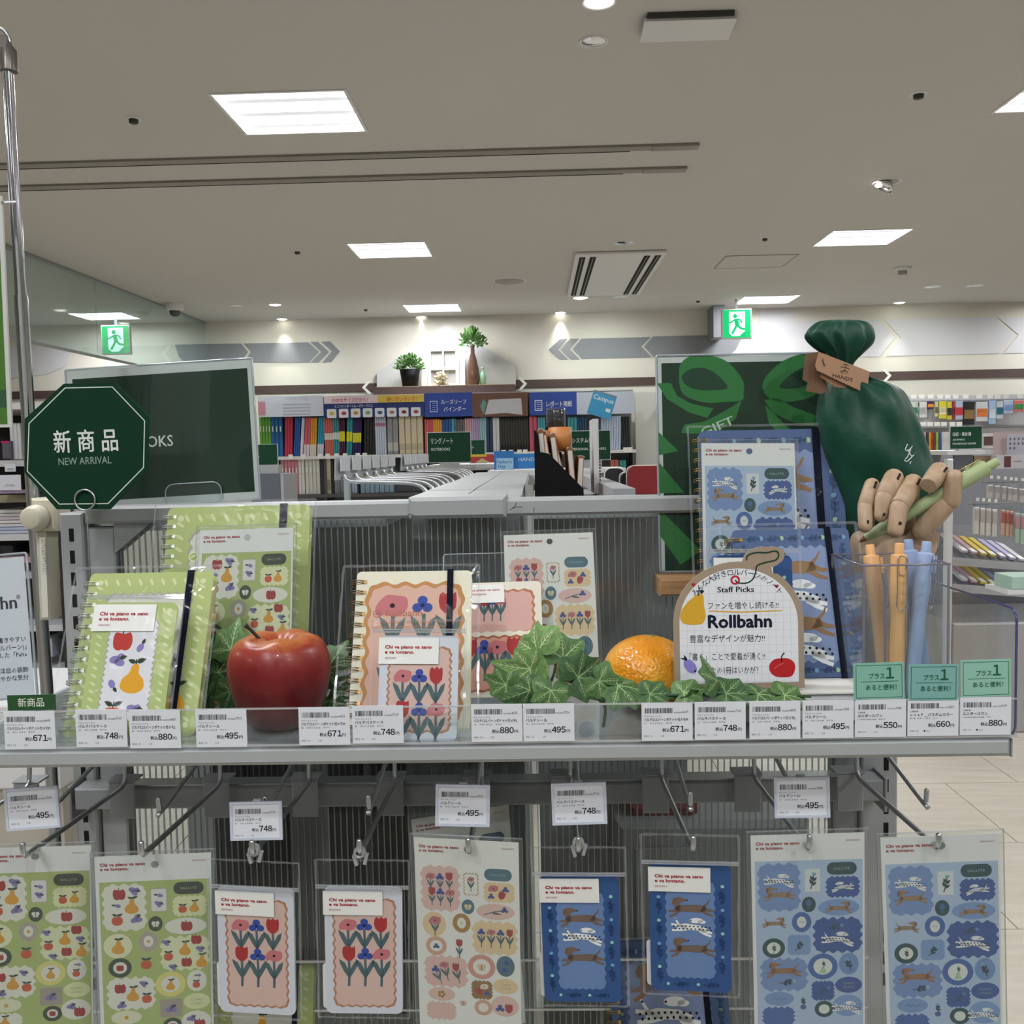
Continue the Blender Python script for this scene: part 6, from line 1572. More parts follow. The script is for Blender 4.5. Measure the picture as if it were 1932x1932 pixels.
m = MB(); m.tube([P(88, 1290, 1.15), pb], .0075, 16); m.tube([Vector((P(88, 1290, 1.15).x, 1.15, .02)), P(88, 1290, 1.15)], .0075, 16); m.build('lower_tube', M_hook, t, rel=True)
M_crm = mat('cream_plastic', '#cdc9b4', .45)
c = P(56, 978, 1.06); t = thing('pole_clamp', 'cream plastic clamp with round knob and warning label on the pole', 'clamp', c)
m = MB(); m.lathe([(.0001, 0), (.0105, 0), (.0125, .002), (.0125, .008), (.0145, .009), (.0150, .020), (.0001, .020)], 28, Matrix.Rotation(-PI / 2, 4, 'X')); m.build('knob', M_crm, t)
m = MB(); a = P(58, 940, 1.08) - c; b = P(112, 1002, 1.08) - c; m.box(a.x, .018, b.z, b.x - .002, .055, a.z, .003); m.build('clamp_block', M_crm, t)
m = MB(); a = P(66, 1002, 1.08) - c; b = P(104, 1170, 1.08) - c; m.box(a.x, .02, b.z, b.x - .006, .05, a.z - .0005, .002); sl = m.build('sleeve', M_crm, t)
Mx, W, H = card((80, 1165), (90, 1165), (72, 1008), 1.0785, 1.0785)
a = Art(W / 10.0, 0); a.rect(0, -150, 11, 0, '#e3e1d6', 0)
for j, s_ in enumerate(('この面は支柱を最後まで下げて', 'ネジを締めてください。')):
    a.push(8 - j * 4.5, -146, 1, 90); a.text(s_, 0, 0, 4.2, '#2c2c30', 1, 0, 66, 'l', 1); a.pop()
p = a.build('print', sl); p.matrix_local = sl.parent.matrix_world.inverted() @ Mx if False else Matrix.Translation(-c) @ Mx
t = thing('poster_board', 'tall green poster board cut by the left edge, hanging on the pole', 'poster', P(-60, 800, 1.0)); up_world()
Mx, W, H = card((-160, 808), (22, 806), (-166, 372), 1.0, 1.0)
m = MB(); m.box(0, 0, -.003, W, H, 0); bd = m.build('board', mat('poster_white', '#c9ccc6', .5), t); bd.matrix_local = t.matrix_world.inverted() @ Mx
a = Art(W / 100, H / (W / 100)); h = H / (W / 100); a.rect(2, 2, 96, h - 3, '#4b7430', 1); a.rect(2, h - 38, 96, h - 20, '#34583c', 2); a.rect(2, 30, 82, h - 60, '#c9ccc2', 2)
p = a.build('print', bd, .0001)
m = MB(); m.tube([P(5, 383, 1.0), P(9, 382, 1.05), P(29, 381, 1.118)], .002, 6); m.build('hanger', M_hook, t, rel=True)
# ============================================================ BACKGROUND OF THE SHOP
def pbox(px0, py0, px1, py1, Y, dep, bev=0.0):
    """box whose front covers the given pixels on the upright plane Y"""
    a = P(px0, (py0 + py1) / 2, Y); b = P(px1, (py0 + py1) / 2, Y); t = P((px0 + px1) / 2, py0, Y).z; l = P((px0 + px1) / 2, py1, Y).z
    return a.x, Y, l, b.x, Y + dep, t, bev
def flat(name, label, cat, px0, py0, px1, py1, Y, dep, col, group=None, art=None, bev=0.0, m=None, pname='board'):
    x0, y0, z0, x1, y1, z1, _ = pbox(px0, py0, px1, py1, Y, dep)
    t = thing(name, label, cat, ((x0 + x1) / 2, Y, z0), group)
    mb = MB(); mb.box(-(x1 - x0) / 2, 0, 0, (x1 - x0) / 2, dep, z1 - z0, bev); mb.build(pname, m or mat('flat_' + col.strip('#'), col, .6), t)
    if art:
        a = Art((x1 - x0) / 100, (z1 - z0) / ((x1 - x0) / 100)); art(a, 100.0, a.H)
        o = a.build('print', t); o.matrix_local = Matrix.Translation((-(x1 - x0) / 2, -.0006 - Y * .0002, 0)) @ Matrix.Rotation(PI / 2, 4, 'X')
    return t
def lay(a, k=1): pass

# ---- rear gondola row: spine with caps, end panels, hooks
sp = thing('rear_gondola', 'grey gondola row running away behind the display, with flat jointed caps', 'shelving', (-.083, 1.12, 0))
xl, xr = -.150, -.018
for i, (a, b) in enumerate(((1.12, 1.30), (1.305, 1.62), (1.625, 1.95), (1.955, 2.40))):
    for x0, x1 in ((xl, -.086), (-.084, xr)):
        m = MB(); m.box(x0 + .083, a - 1.12, 1.342, x1 + .083, b - 1.12, 1.3585 + .0006 * (i % 2), .003); m.build('cap_panel', M_steel, sp)
m = MB(); m.box(xl + .089, .004, .05, xr + .077, 1.27, 1.341); m.build('core_panel', mat('core_grey', '#8a8d8c', .6), sp)
m = MB(); m.box(xl + .0845, .001, .05, -.006, .0035, 1.341); m.box(-.003, .001, .05, xr + .08, .0035, 1.341); m.build('end_panel', M_steel2, sp)
m = MB(); m.box(-.05, 1.28, 1.325, .19, 1.30, 1.35, .002); m.build('end_rail', M_steel, sp)
m = MB(); a = P(649, 930, 1.42); m.box(a.x + .083, .30, 1.0, a.x + .091, .312, P(653, 894, 1.42).z); m.build('thin_post', M_steel, sp)
h0 = None
for i in range(11):
    Y = 1.30 + i * .085 + (0.12 if i > 5 else 0); b = Vector((-.150, Y, 1.352)); lab = 'chrome hook with tag holder reaching left from the rear row, number %s' % ('one two three four five six seven eight nine ten eleven'.split()[i])
    lab = 'chrome product hook with raised grey tag holder on the rear row, ' + 'nearest second third fourth fifth sixth seventh eighth ninth tenth furthest'.split()[i] + ' from the camera'
    if h0 is None:
        h0 = thing('product_hook', lab, 'hook', b, 'product hooks along the rear gondola row')
        m = MB(); m.tube(smooth_path([(-.115, 0, .030), (-.105, 0, .022), (-.06, 0, .020), (-.015, 0, .016), (0, 0, .0), (.002, 0, -.03)], 5), .0032, 8); m.build('hook_wire', M_hook, h0)
        m = MB(); m.obox((-.118, 0, .040), (.004, .022, 0), (.0006, -.0001, 0), (.001, 0, .016)); m.build('tag_holder', mat('tag_grey', '#a9adb0', .4), h0)
        m = MB(); m.obox((-.112, -.002, .046), (.003, .016, 0), (.0006, 0, 0), (0, 0, .010)); m.build('tag_paper', mat('tag_pale', '#c6c9cb', .5), h0)
    else: copy_tree(h0, b, lab)
# products hanging below those hooks, seen dark through the ribbed panel
blk = None
for i in range(9):
    x = -.45 + .0 * i
for j, (px0, px1, Y) in enumerate(((405, 470, 1.42), (475, 545, 1.35), (550, 612, 1.46), (618, 690, 1.38), (695, 772, 1.30))):
    x0, x1 = P(px0, 1500, Y).x, P(px1, 1500, Y).x
    if blk is None:
        blk = thing('black_pouch', 'black fabric pouch hanging behind the ribbed panel', 'pouch', ((x0 + x1) / 2, Y, .62), 'black pouches hanging behind the ribbed panel'); w = .024
        m = MB(); m.prism(rrect(-w, 0, w, .50, .012, 4), -.012, .012, Matrix.Rotation(PI / 2, 4, 'X')); m.build('pouch_body', mat('black_cloth', '#17171a', .8), blk)
        m = MB(); m.box(-w * .7, -.0145, .40, w * .7, -.013, .406); m.build('zipper', mat('dark_zip', '#3a3a3c', .5, .5), blk)
    else: copy_tree(blk, Vector(((x0 + x1) / 2, Y, .62)))
bk = thing('dark_bin_rack', 'dark storage rack behind the lower ribbed panel', 'rack', (-.28, 1.62, 0))
m = MB(); m.box(-.16, 0, .05, .13, .02, 1.14); m.build('rack_back', mat('rack_dark', '#1e1f20', .7), bk)
for z in (.35, .62, .9): m = MB(); m.box(-.16, -.12, z, .13, -.001, z + .012); m.build('rack_shelf', mat('rack_shelf_grey', '#3a3c3d', .6), bk)
bk = thing('grey_base_cabinet', 'grey panel cabinet seen through the lower right of the ribbed panel', 'cabinet', (P(1340, 1700, 1.5).x, 1.5, 0))
cx = P(1340, 1700, 1.5).x
m = MB(); m.box(P(1165, 1700, 1.5).x - cx, 0, 0, P(1530, 1700, 1.5).x - cx, .17, P(1340, 1552, 1.5).z, .01); m.build('cabinet_body', mat('cabinet_grey', '#7b7e7e', .6), bk)
m = MB(); m.box(P(1165, 1700, 1.5).x - cx + .03, -.006, .04, -.01, -.0005, P(1340, 1552, 1.5).z - .04); m.build('cabinet_door', mat('cabinet_grey', '#7b7e7e', .6), bk)
t = flat('red_cloth_bag', 'dark red cloth bundle lying on the grey cabinet behind the ribbed panel', 'bag', 1182, 1512, 1318, 1551, 1.53, .12, '#5e1c1c', bev=.012, pname='bag_body')
m = MB(); m.tube(smooth_path([(-.03, .02, .034), (-.02, .03, .06), (.02, .03, .06), (.03, .02, .034)], 5), .004, 8); m.build('strap', mat('strap_brown', '#8a4a22', .7), t)
# clear lower tray lines
lt = thing('lower_clear_tray', 'clear long tray edges crossing behind the hanging sheets', 'tray', (0, 1.02, P(900, 1905, 1.02).z))
z1 = P(900, 1812, 1.02).z - P(900, 1905, 1.02).z
for z in (0, z1): m = MB(); m.box(P(170, 1850, 1.02).x, -.001, z - .0012, P(1640, 1850, 1.02).x, .001, z + .0012); m.build('tray_edge', clear('bright_edge', '#e8eef0', .3, .5), lt)
m = MB(); m.box(P(170, 1850, 1.02).x, -.0005, .0013, P(1640, 1850, 1.02).x, .0005, z1 - .0013); m.build('tray_wall', M_clear, lt)
m = MB(); m.box(P(170, 1850, 1.02).x, .0015, -.002, P(1640, 1850, 1.02).x, .03, -.0005); m.build('tray_ledge', M_clear, lt)

# right spine bar and rear shelf carrying the planners
rs = thing('rear_shelf_unit', 'grey shelf unit behind the display carrying planners and pen cases', 'shelving', (.16, 1.12, 0))
zz = P(1050, 948, 1.25).z
m = MB(); m.box(-.165, .0, zz - .012, .10, .55, zz - .001); m.build('shelf_board', M_steel, rs)
m = MB(); m.box(-.165, .56, .05, .10, .58, zz - .03); m.build('back_panel', mat('core_grey', '#8a8d8c', .6), rs)
a, b = P(1178, 934, 1.16), P(1105, 893, 1.95)
m = MB(); m.obox(((a.x + b.x) / 2 - .16, (a.y + b.y) / 2 - 1.12, 1.352), (.0135, 0, 0), ((b.x - a.x) / 2, (b.y - a.y) / 2, 0), (0, 0, .010)); m.build('top_bar', M_steel, rs)
# black file holder with planners
Yf = 1.30
t = thing('file_holder', 'black slant-cut file holder full of planners behind the display rail', 'file holder', Vector((P(1010, 945, Yf).x, Yf, zz)))
A = lambda px, py: (P(px, py, Yf).x - P(1010, 945, Yf).x, max(P(px, py, Yf).z - zz, 0))
W_ = [A(1009, 945), A(1102, 945), A(1101, 922), A(1036, 856), A(1016, 852), A(1016, 838), (A(1012, 812)[0], A(1012, 812)[1]), A(1009, 815)]
m = MB(); m.prism(W_[::-1], .0, .0025, Matrix(((1, 0, 0, 0), (0, 0, 1, 0), (0, 1, 0, 0), (0, 0, 0, 1)))); m.prism(W_[::-1], .20, .2025, Matrix(((1, 0, 0, 0), (0, 0, 1, 0), (0, 1, 0, 0), (0, 0, 0, 1)))); m.box(0, .003, 0, .002, .199, W_[6][1]); m.box(.0025, .003, 0, W_[1][0], .199, .002)
m.build('holder_body', M_dark, t)
cols = ('#7a4a28', '#8c5a30', '#6b4026', '#94602f', '#a26a34')
pl0 = None
for i, px in enumerate((1030, 1043, 1056, 1069, 1082, 1092)):
    x = P(px, 900, Yf + .03).x; hgt = (.096, .094, .090, .086, .070, .058)[i]
    b = Vector((x, Yf + .012 + .004 * i, zz + .0025))
    lab = 'brown leather ring planner in the black file holder, ' + 'leftmost second third fourth fifth rightmost'.split()[i] + ' of six'
    if pl0 is None:
        pl0 = thing('ring_planner', lab, 'planner', b, 'planners in the black holder')
        m = MB(); m.box(-.0042, 0, 0, .0042, .15, .094, .0012); m.build('leather_cover', mat('tan_leather', '#8a552c', .5), pl0)
        m = MB(); m.box(-.0030, -.0012, .004, .0030, -.0002, .088); m.build('page_edge', mat('page_white', '#cfc9c2', .6), pl0)
        m = MB(); m.tube([(.0045 * math.cos(q), -.001, .090 + .0045 * math.sin(q)) for q in [PI * k / 8 for k in range(9)]], .0006, 5); m.build('ring', M_hook, pl0)
        o = pl0
    else: o = copy_tree(pl0, b, lab)
    o.matrix_world = Matrix.Translation(b) @ Matrix.Rotation(math.radians((-4, -8, -6, -13, -4, 4)[i]), 4, 'Y') @ Matrix.Diagonal((1, 1, hgt / .094, 1))
for nm, px, py0, py1, r, col, lab in (('pen_roll', 1028, 812, 856, .0095, '#b5763a', 'orange leather pen tube at left behind the planners'), ('pen_roll', 1057, 806, 852, .0165, '#bb7a3e', 'wide orange leather pen tube under the black capped one')):
    c = P(px, py1, 1.42); t = thing(nm, lab, 'pen tube', c, 'orange leather pen tubes')
    m = MB(); hh = P(px, py0, 1.42).z - c.z; m.lathe([(.0001, 0), (r, 0), (r * 1.06, hh), (r * .96, hh), (.0001, hh - .004)], 24); m.build('tube_body', mat('flat_' + col.strip('#'), col, .5), t)
    m = MB(); m.box(-.002, -.002, zz - c.z + .0005, .002, .002, -.0005); m.box(-r, -.01, zz - c.z + .0005, r, .01, zz - c.z + .004); m.build('foot', M_dark, t)
c = P(1049, 806, 1.42) + Vector((0, 0, .0008)); t = thing('capped_tube', 'black glossy capped tube on top of the orange pen tubes', 'pen tube', c)
hh = P(1049, 772, 1.42).z - c.z; m = MB(); m.lathe([(.0001, 0), (.0138, 0), (.0138, hh * .96), (.0128, hh), (.0001, hh)], 24); m.build('cap_body', mat('glossy_black', '#2a2a2c', .15), t)
m = MB(); m.lathe([(.0142, -.0005), (.0142, hh * 1.04), (.0130, hh * 1.07), (.0001, hh * 1.07)], 24); m.build('clear_lid', M_clear, t)
t = flat('foam_board', 'white foam board with corrugated edge standing behind the file holder', 'board', 1120, 790, 1130, 930, 1.40, .10, '#c9cccc')
m = MB()
for i in range(24): m.box(.0040, -.0015, i * .0044, .0062, .0, i * .0044 + .0026)
m.build('corrugated_edge', mat('kraft_dark', '#3d3a36', .9), t)['kind'] = 'stuff'
def pencil_case(px0, py0, px1, py1, Y, col, lab, pipe='#d8d0c0'):
    x0, y0, z0, x1, y1, z1, _ = pbox(px0, py0, px1, py1, Y, .05); z0 = max(z0, zz)
    t = thing('pen_case', lab, 'pen case', ((x0 + x1) / 2, Y, z0), 'pen cases on the rear shelf'); w = (x1 - x0) / 2; h = z1 - z0
    for k, (y, n) in enumerate(((0, 'front_shell'), (.0265, 'rear_shell'))):
        m = MB(); m.prism([(-a, b) for a, b in rrect(-w, 0, w, h, .010, 5)], y, y + .023, Matrix(((1, 0, 0, 0), (0, 0, 1, 0), (0, 1, 0, 0), (0, 0, 0, 1)))); m.build(n, mat('case_' + col.strip('#'), col, .6), t)
    m = MB(); m.tube([(a, .025, b) for a, b in rrect(-w, 0, w, h, .010, 5)], .0013, 6, closed=True); m.build('piping', mat('piping_' + pipe.strip('#'), pipe, .6), t)
    m = MB(); m.box(w * .3, -.0012, h * .45, w * .42, -.0003, h); m.build('zip_pull', mat('case_' + col.strip('#'), col, .6), t)
pencil_case(1186, 879, 1262, 940, 1.44, '#7d1014', 'dark red pen case with pale piping just left of the gift sign')
pencil_case(1172, 892, 1192, 938, 1.50, '#17181b', 'small black pen case with white piping left of the red one')
pencil_case(1143, 884, 1178, 925, 1.60, '#1b1c1f', 'black and cream pen case furthest back beside the foam board', '#e3ddd0')

# ---- mid-distance counter with green signs
ct = thing('mid_counter', 'pale counter top in the middle distance under small green signs', 'counter', (-.35, 4.1, 0))
zc = P(900, 876, 4.0).z
m = MB(); m.box(P(808, 880, 4.0).x + .35, -.1, zc - .03, P(1010, 880, 4.0).x + .35, .5, zc); m.build('counter_top', M_white, ct)
m = MB(); m.box(P(812, 880, 4.0).x + .35, -.08, .0, P(1006, 880, 4.0).x + .35, .45, zc - .031); m.build('counter_body', mat('counter_grey', '#6d7173', .6), ct)
m = MB(); m.box(P(882, 885, 3.98).x + .35, -.13, zc - .055, P(938, 885, 3.98).x + .35, -.101, zc - .025); m.build('dark_handle', M_dark, ct)
zl_ = P(970, 886, 3.82).z
m = MB(); m.box(P(925, 880, 3.9).x + .35, -.42, zl_ - .02, P(1012, 880, 3.9).x + .35, -.135, zl_ - .0005); m.box(P(935, 880, 3.9).x + .35, -.30, 0, P(1005, 880, 3.9).x + .35, -.15, zl_ - .021); m.build('front_ledge', M_white, ct)
def green_sign(px0, py0, px1, py1, Y, label, lines, foot=True, sup=None):
    def art(a, W, H):
        a.rect(1.5, 1.5, W - 1.5, H - 1.5, '#15402c', 1)
        for (s_, x, y, sz, w, b) in lines: a.text(s_, x, H * y, sz, '#dfe6e0', 2, b, w, 'l', 2)
    t = flat('small_sign', label, 'sign', px0, py0, px1, py1, Y, .006, '#d3d7d5', 'small green department signs', art)
    x0, y0, z0, x1, y1, z1, _ = pbox(px0, py0, px1, py1, Y, .01)
    m = MB(); m.box(-.04, -.02, -.010 if sup is None else sup, .04, .03, -.0005); m.build('sign_foot', M_steel, t)
green_sign(806, 815, 889, 873, 3.95, 'green sign reading ring notebooks above the middle counter', (('リングノート', 9, .37, 15, 50, .02), ('NOTEBOOKS', 9, .60, 9, 43, .01)))
green_sign(889, 830, 915, 866, 4.35, 'small green sign half hidden behind the notebooks sign', (('ト', 6, .45, 22, 16, .01),), sup=-.02)
green_sign(1078, 812, 1152, 868, 3.7, 'green sign reading personal planners behind the orange tubes', (('システム手帳', 2, .40, 14, 62, .02), ('PERSONAL PLANNERS', 2, .66, 9, 86, .01)), sup=-.03)
green_sign(486, 838, 524, 877, 3.2, 'small green sign cut by the framed notebooks sign', (('s', 2, .62, 14, 8, 0),), sup=-.03)
green_sign(1792, 804, 1853, 847, 4.7, 'small green sign reading journals and household ledgers at right', (('日記・家計簿', 9, .42, 13, 56, .02), ('JOURNALS', 9, .62, 8, 36, .01), ('HOUSEHOLD LEDGER', 9, .80, 8, 72, .01)))
# planner counter beneath its sign, and case under left sign
t = thing('planner_counter', 'low grey counter below the personal planners sign', 'counter', (P(1115, 880, 3.7).x, 3.7, 0)); zc2 = P(1115, 868, 3.7).z - .032
m = MB(); m.box(-.12, -.04, 0, .12, .25, zc2 - .02); m.build('counter_body', mat('counter_grey', '#6d7173', .6), t); m = MB(); m.box(-.13, -.05, zc2 - .019, .13, .26, zc2, .003); m.build('counter_top', M_white, t)
t = thing('small_display_case', 'clear fronted display case below the small left green sign', 'display case', (P(508, 900, 3.2).x, 3.2, 0)); zc3 = P(508, 877, 3.2).z - .031
m = MB(); m.box(-.055, -.03, zc3 - .14, .045, .15, zc3); m.build('case_body', mat('case_slate', '#5d646c', .5), t); m = MB(); m.box(.046, -.03, 0, .056, .15, zc3); m.build('case_frame', M_steel, t); m = MB(); m.box(-.055, -.02, 0, .045, .14, zc3 - .141); m.build('case_base', M_steel2, t)
# pop cards on the counter
flat('promotion_card', 'red and yellow promotion card on the middle counter', 'card', 888, 857, 931, 873, 3.9, .004, '#b63a3c', art=lambda a, W, H: (a.rect(0, 0, 70, H * .3, '#d9c048', 1), a.poly([(20, H), (50, H * .45), (85, H)], '#c8b88a', 1)))
flat('promotion_card', 'blue banner with shop lettering on the middle counter', 'card', 962, 856, 1009, 884, 3.84, .004, '#2f7fc4', art=lambda a, W, H: a.text('HANDS', 34, H * .5, 20, '#cfe2ee', 1, .01, 76))
flat('promotion_card', "tilted blue Father's Day card in front of the middle counter", 'card', 932, 851, 970, 886, 3.80, .004, '#2a72b8', art=lambda a, W, H: (a.rect(12, H * .38, 96, H * .98, '#9cc3df', 1), a.text("Father's", 17, H * .66, 22, '#1f4f86', 2, .02, 70), a.text('Day', 20, H * .9, 22, '#1f4f86', 2, .02, 36)))

# ---- wall shelving with binders, Y about 10
YW2 = 10.2
ws = thing('wall_shelving', 'long white wall shelving unit holding rows of binders', 'shelving', (P(845, 860, YW2).x, YW2, 0)); ox = ws.location.x
X = lambda px, py=850: P(px, py, YW2).x
zs1 = P(845, 855, YW2).z; zs2 = P(845, 928, YW2).z
m = MB(); m.box(X(488) - ox, .45, .0, X(1200) - ox, .47, P(845, 742, YW2).z); m.build('back_panel', mat('shelf_back', '#7c7d7d', .7), ws)
for z, n in ((zs1, 1), (zs2, 2), (.55, 3), (.15, 4)):
    m = MB(); m.box(X(488) - ox, .0, z - .035, X(1200) - ox, .44, z); m.build('shelf_board', M_white if n == 1 else mat('shelf_dark_grey', '#4a4a4c', .6), ws)
for px in (488, 611, 801, 998, 1196):
    m = MB(); m.box(X(px) - ox - .012, .02, .0, X(px) - ox + .012, .445, zs1 - .036); m.build('upright', mat('shelf_dark_grey', '#4a4a4c', .6), ws)
bproto = {}
def binder(px0, px1, py0, zb, col, group, label, lean=0, slot=False, cap=None, dep=.24, yo=0):
    x0, x1 = X(px0), X(px1); h = P(px0, py0, YW2).z - zb; key = (col, slot, cap, round((x1 - x0) * 200), round(h * 40), group)
    w = (x1 - x0) * .46; b = Vector(((x0 + x1) / 2, YW2 + .05 + yo, zb + .0008)); Mx = Matrix.Translation(b) @ Matrix.Rotation(math.radians(lean * .6), 4, 'Y')
    if key not in bproto:
        t = thing('binder', label, 'binder', Mx, group); bproto[key] = t
        m = MB(); m.box(-w, 0, 0, w, dep, h, .004); m.build('spine', mat('binder_' + col.strip('#'), col, .5), t)
        if cap: m = MB(); m.box(-w * .98, -.003, h * cap[1], w * .98, -.0005, h * cap[2]); m.build('spine_label', mat('flat_' + cap[0].strip('#'), cap[0], .5), t)
        if slot: m = MB(); m.box(-w * .3, -.002, h * .62, w * .3, -.0005, h * .76); m.build('finger_hole', mat('binder_hole', slot if isinstance(slot, str) else '#3a2422', .7), t)
    else:
        t = copy_tree(bproto[key], Mx, label)
    return t
CN = {}
def run(px0, px1, n, py0, zb, col, cname, group, where, **k):
    for i in range(n):
        a = px0 + (px1 - px0) * i / n; b = px0 + (px1 - px0) * (i + 1) / n
        binder(a, b, py0 + rnd.uniform(-.8, .8), zb, col, group + ', ' + cname, cname + ' binder ' + where, **k)
G1, G2 = 'upper wall shelf', 'lower wall shelf'
for r in ((488, 510, 4, 786, '#5c9a36', 'green', 'at the left end of the upper wall shelf', dict(slot='#dfe8df')), (510, 532, 3, 786, '#1b5c98', 'blue', 'beside the green ones on the upper wall shelf', dict(slot='#cfdcec')),
          (534, 549, 3, 787, '#b8304a', 'crimson', 'leaning on the upper wall shelf', dict(lean=4)), (551, 562, 3, 787, '#2456a0', 'cobalt', 'leaning on the upper wall shelf', dict(lean=7)),
          (563, 569, 1, 787, '#cfcfe0', 'pale lilac', 'leaning on the upper wall shelf', dict(lean=8)), (570, 581, 2, 787, '#cc5a6c', 'coral', 'with white foot on the upper wall shelf', dict(lean=8, cap=('#d8c6cc', .0, .3))),
          (582, 594, 3, 787, '#d9962c', 'amber', 'with white foot on the upper wall shelf', dict(lean=6, cap=('#d8d0c2', .0, .3))), (596, 608, 3, 786, '#2a93b4', 'turquoise', 'with pale foot on the upper wall shelf', dict(lean=6, cap=('#c6d0e0', .0, .3))),
          (611, 627, 5, 789, '#d0685c', 'salmon', 'with white band on the upper wall shelf', dict(cap=('#e0d0cc', .42, .6))), (627, 639, 3, 787, '#3f8f96', 'teal', 'on the upper wall shelf', dict(cap=('#cfdcdc', .42, .6))),
          (639, 650, 3, 786, '#4f1038', 'plum', 'with yellow band on the upper wall shelf', dict(cap=('#d6d41e', .36, .62))), (651, 662, 2, 787, '#1f8a92', 'sea green', 'with yellow band on the upper wall shelf', dict(lean=5, cap=('#d6d41e', .36, .62))),
          (663, 679, 5, 789, '#2f1d58', 'dark violet', 'with yellow band on the upper wall shelf', dict(lean=5, cap=('#d6d41e', .34, .6))), (684, 705, 4, 784, '#17181a', 'black', 'leaning left of the white ones on the upper wall shelf', dict(lean=4)),
          (707, 728, 5, 783, '#c3cbdc', 'pale blue white', 'on the upper wall shelf', dict(cap=('#a8708a', .72, .80))), (730, 751, 2, 782, '#8f8f92', 'grey', 'box file on the upper wall shelf', dict(cap=('#b8b6b0', .08, .3))),
          (752, 798, 4, 781, '#cfc3a6', 'cream', 'box file on the upper wall shelf', dict(cap=('#b5aa8e', .10, .26))),
          (801, 817, 4, 791, '#cf5a62', 'rose', 'behind the ring notebooks sign', {}), (817, 834, 4, 791, '#d99a34', 'orange yellow', 'behind the ring notebooks sign', {}), (834, 852, 3, 791, '#27508f', 'navy blue', 'behind the ring notebooks sign', {}),
          (852, 858, 1, 790, '#3a9bb8', 'sky', 'behind the ring notebooks sign', {}), (858, 877, 4, 791, '#5f6264', 'dark grey', 'behind the ring notebooks sign', {}), (877, 890, 3, 789, '#c99aa2', 'dusty pink', 'right of the grey ones on the upper wall shelf', {}),
          (890, 906, 4, 789, '#b09cc0', 'lavender', 'on the upper wall shelf', {}), (906, 918, 3, 788, '#8fc0c8', 'pale aqua', 'on the upper wall shelf', {}), (918, 930, 2, 788, '#1c2f52', 'midnight', 'on the upper wall shelf', {}),
          (930, 943, 2, 787, '#ccd0d6', 'white', 'left of the black row on the upper wall shelf', {}), (943, 998, 11, 787, '#141416', 'black', 'in the long row on the upper wall shelf', dict(cap=('#26261c', .2, .9))),
          (999, 1014, 2, 786, '#c4566c', 'pink', 'right of the black row on the upper wall shelf', {}), (1015, 1030, 3, 787, '#4aa0b4', 'aqua', 'by the orange tubes on the upper wall shelf', {}),
          (1072, 1090, 3, 787, '#3f9aa0', 'teal green', 'right of the orange tubes on the upper wall shelf', {}), (1090, 1108, 4, 787, '#22456a', 'steel navy', 'right of the orange tubes on the upper wall shelf', {}), (1134, 1172, 8, 785, '#b8c6de', 'ice blue', 'at the right of the upper wall shelf', dict(lean=3)), (1174, 1192, 4, 785, '#20252c', 'charcoal', 'at the right end of the upper wall shelf', dict(lean=-4))):
    run(r[0], r[1], r[2], r[3], zs1, r[4], r[5], G1, r[6], **r[7])
for r in ((526, 559, 5, 868, '#c07a8a', 'pink slotted', 'on the lower wall shelf', dict(slot=True)), (559, 571, 2, 865, '#d3d1ca', 'white slotted', 'beside the pink ones on the lower wall shelf', dict(slot=True)), (572, 600, 4, 866, '#c9c8bf', 'ivory slotted', 'on the lower wall shelf', dict(slot=True)),
          (601, 608, 1, 866, '#2c2c2e', 'black', 'on the lower wall shelf', {}), (610, 621, 1, 864, '#bdb294', 'tan', 'box file on the lower wall shelf', dict(cap=('#8f8670', .1, .4))), (622, 626, 1, 866, '#242426', 'thin black', 'on the lower wall shelf', {}),
          (627, 660, 3, 865, '#8d9095', 'grey', 'box file on the lower wall shelf', dict(cap=('#6e7176', .0, .4))), (660, 670, 2, 864, '#9ea8bc', 'blue grey', 'on the lower wall shelf', {}), (676, 740, 7, 866, '#7f96a8', 'pale steel', 'on the lower wall shelf', dict(cap=('#c9cc2a', .3, .85))),
          (1152, 1168, 2, 868, '#a8605a', 'brick', 'on the lower shelf by the door', {}), (1169, 1182, 2, 868, '#2f8a86', 'dark teal', 'on the lower shelf by the door', {})):
    run(r[0], r[1], r[2], r[3], zs2, r[4], r[5], G2, r[6], **r[7])
# shelf edge tickets
tk = None
for px in (548, 572, 604, 618, 635, 651, 675, 688, 950, 964, 980, 991, 1180, 1189):
    b = Vector((X(px), YW2 - .0015, zs1 - .028))
    if tk is None:
        tk = thing('shelf_ticket', 'tiny white ticket on the edge of the upper wall shelf', 'ticket', b, 'tickets on the upper wall shelf'); m = MB(); m.box(-.024, -.002, 0, .024, .0, .05); m.build('ticket', M_paper, tk)
    else: copy_tree(tk, b)
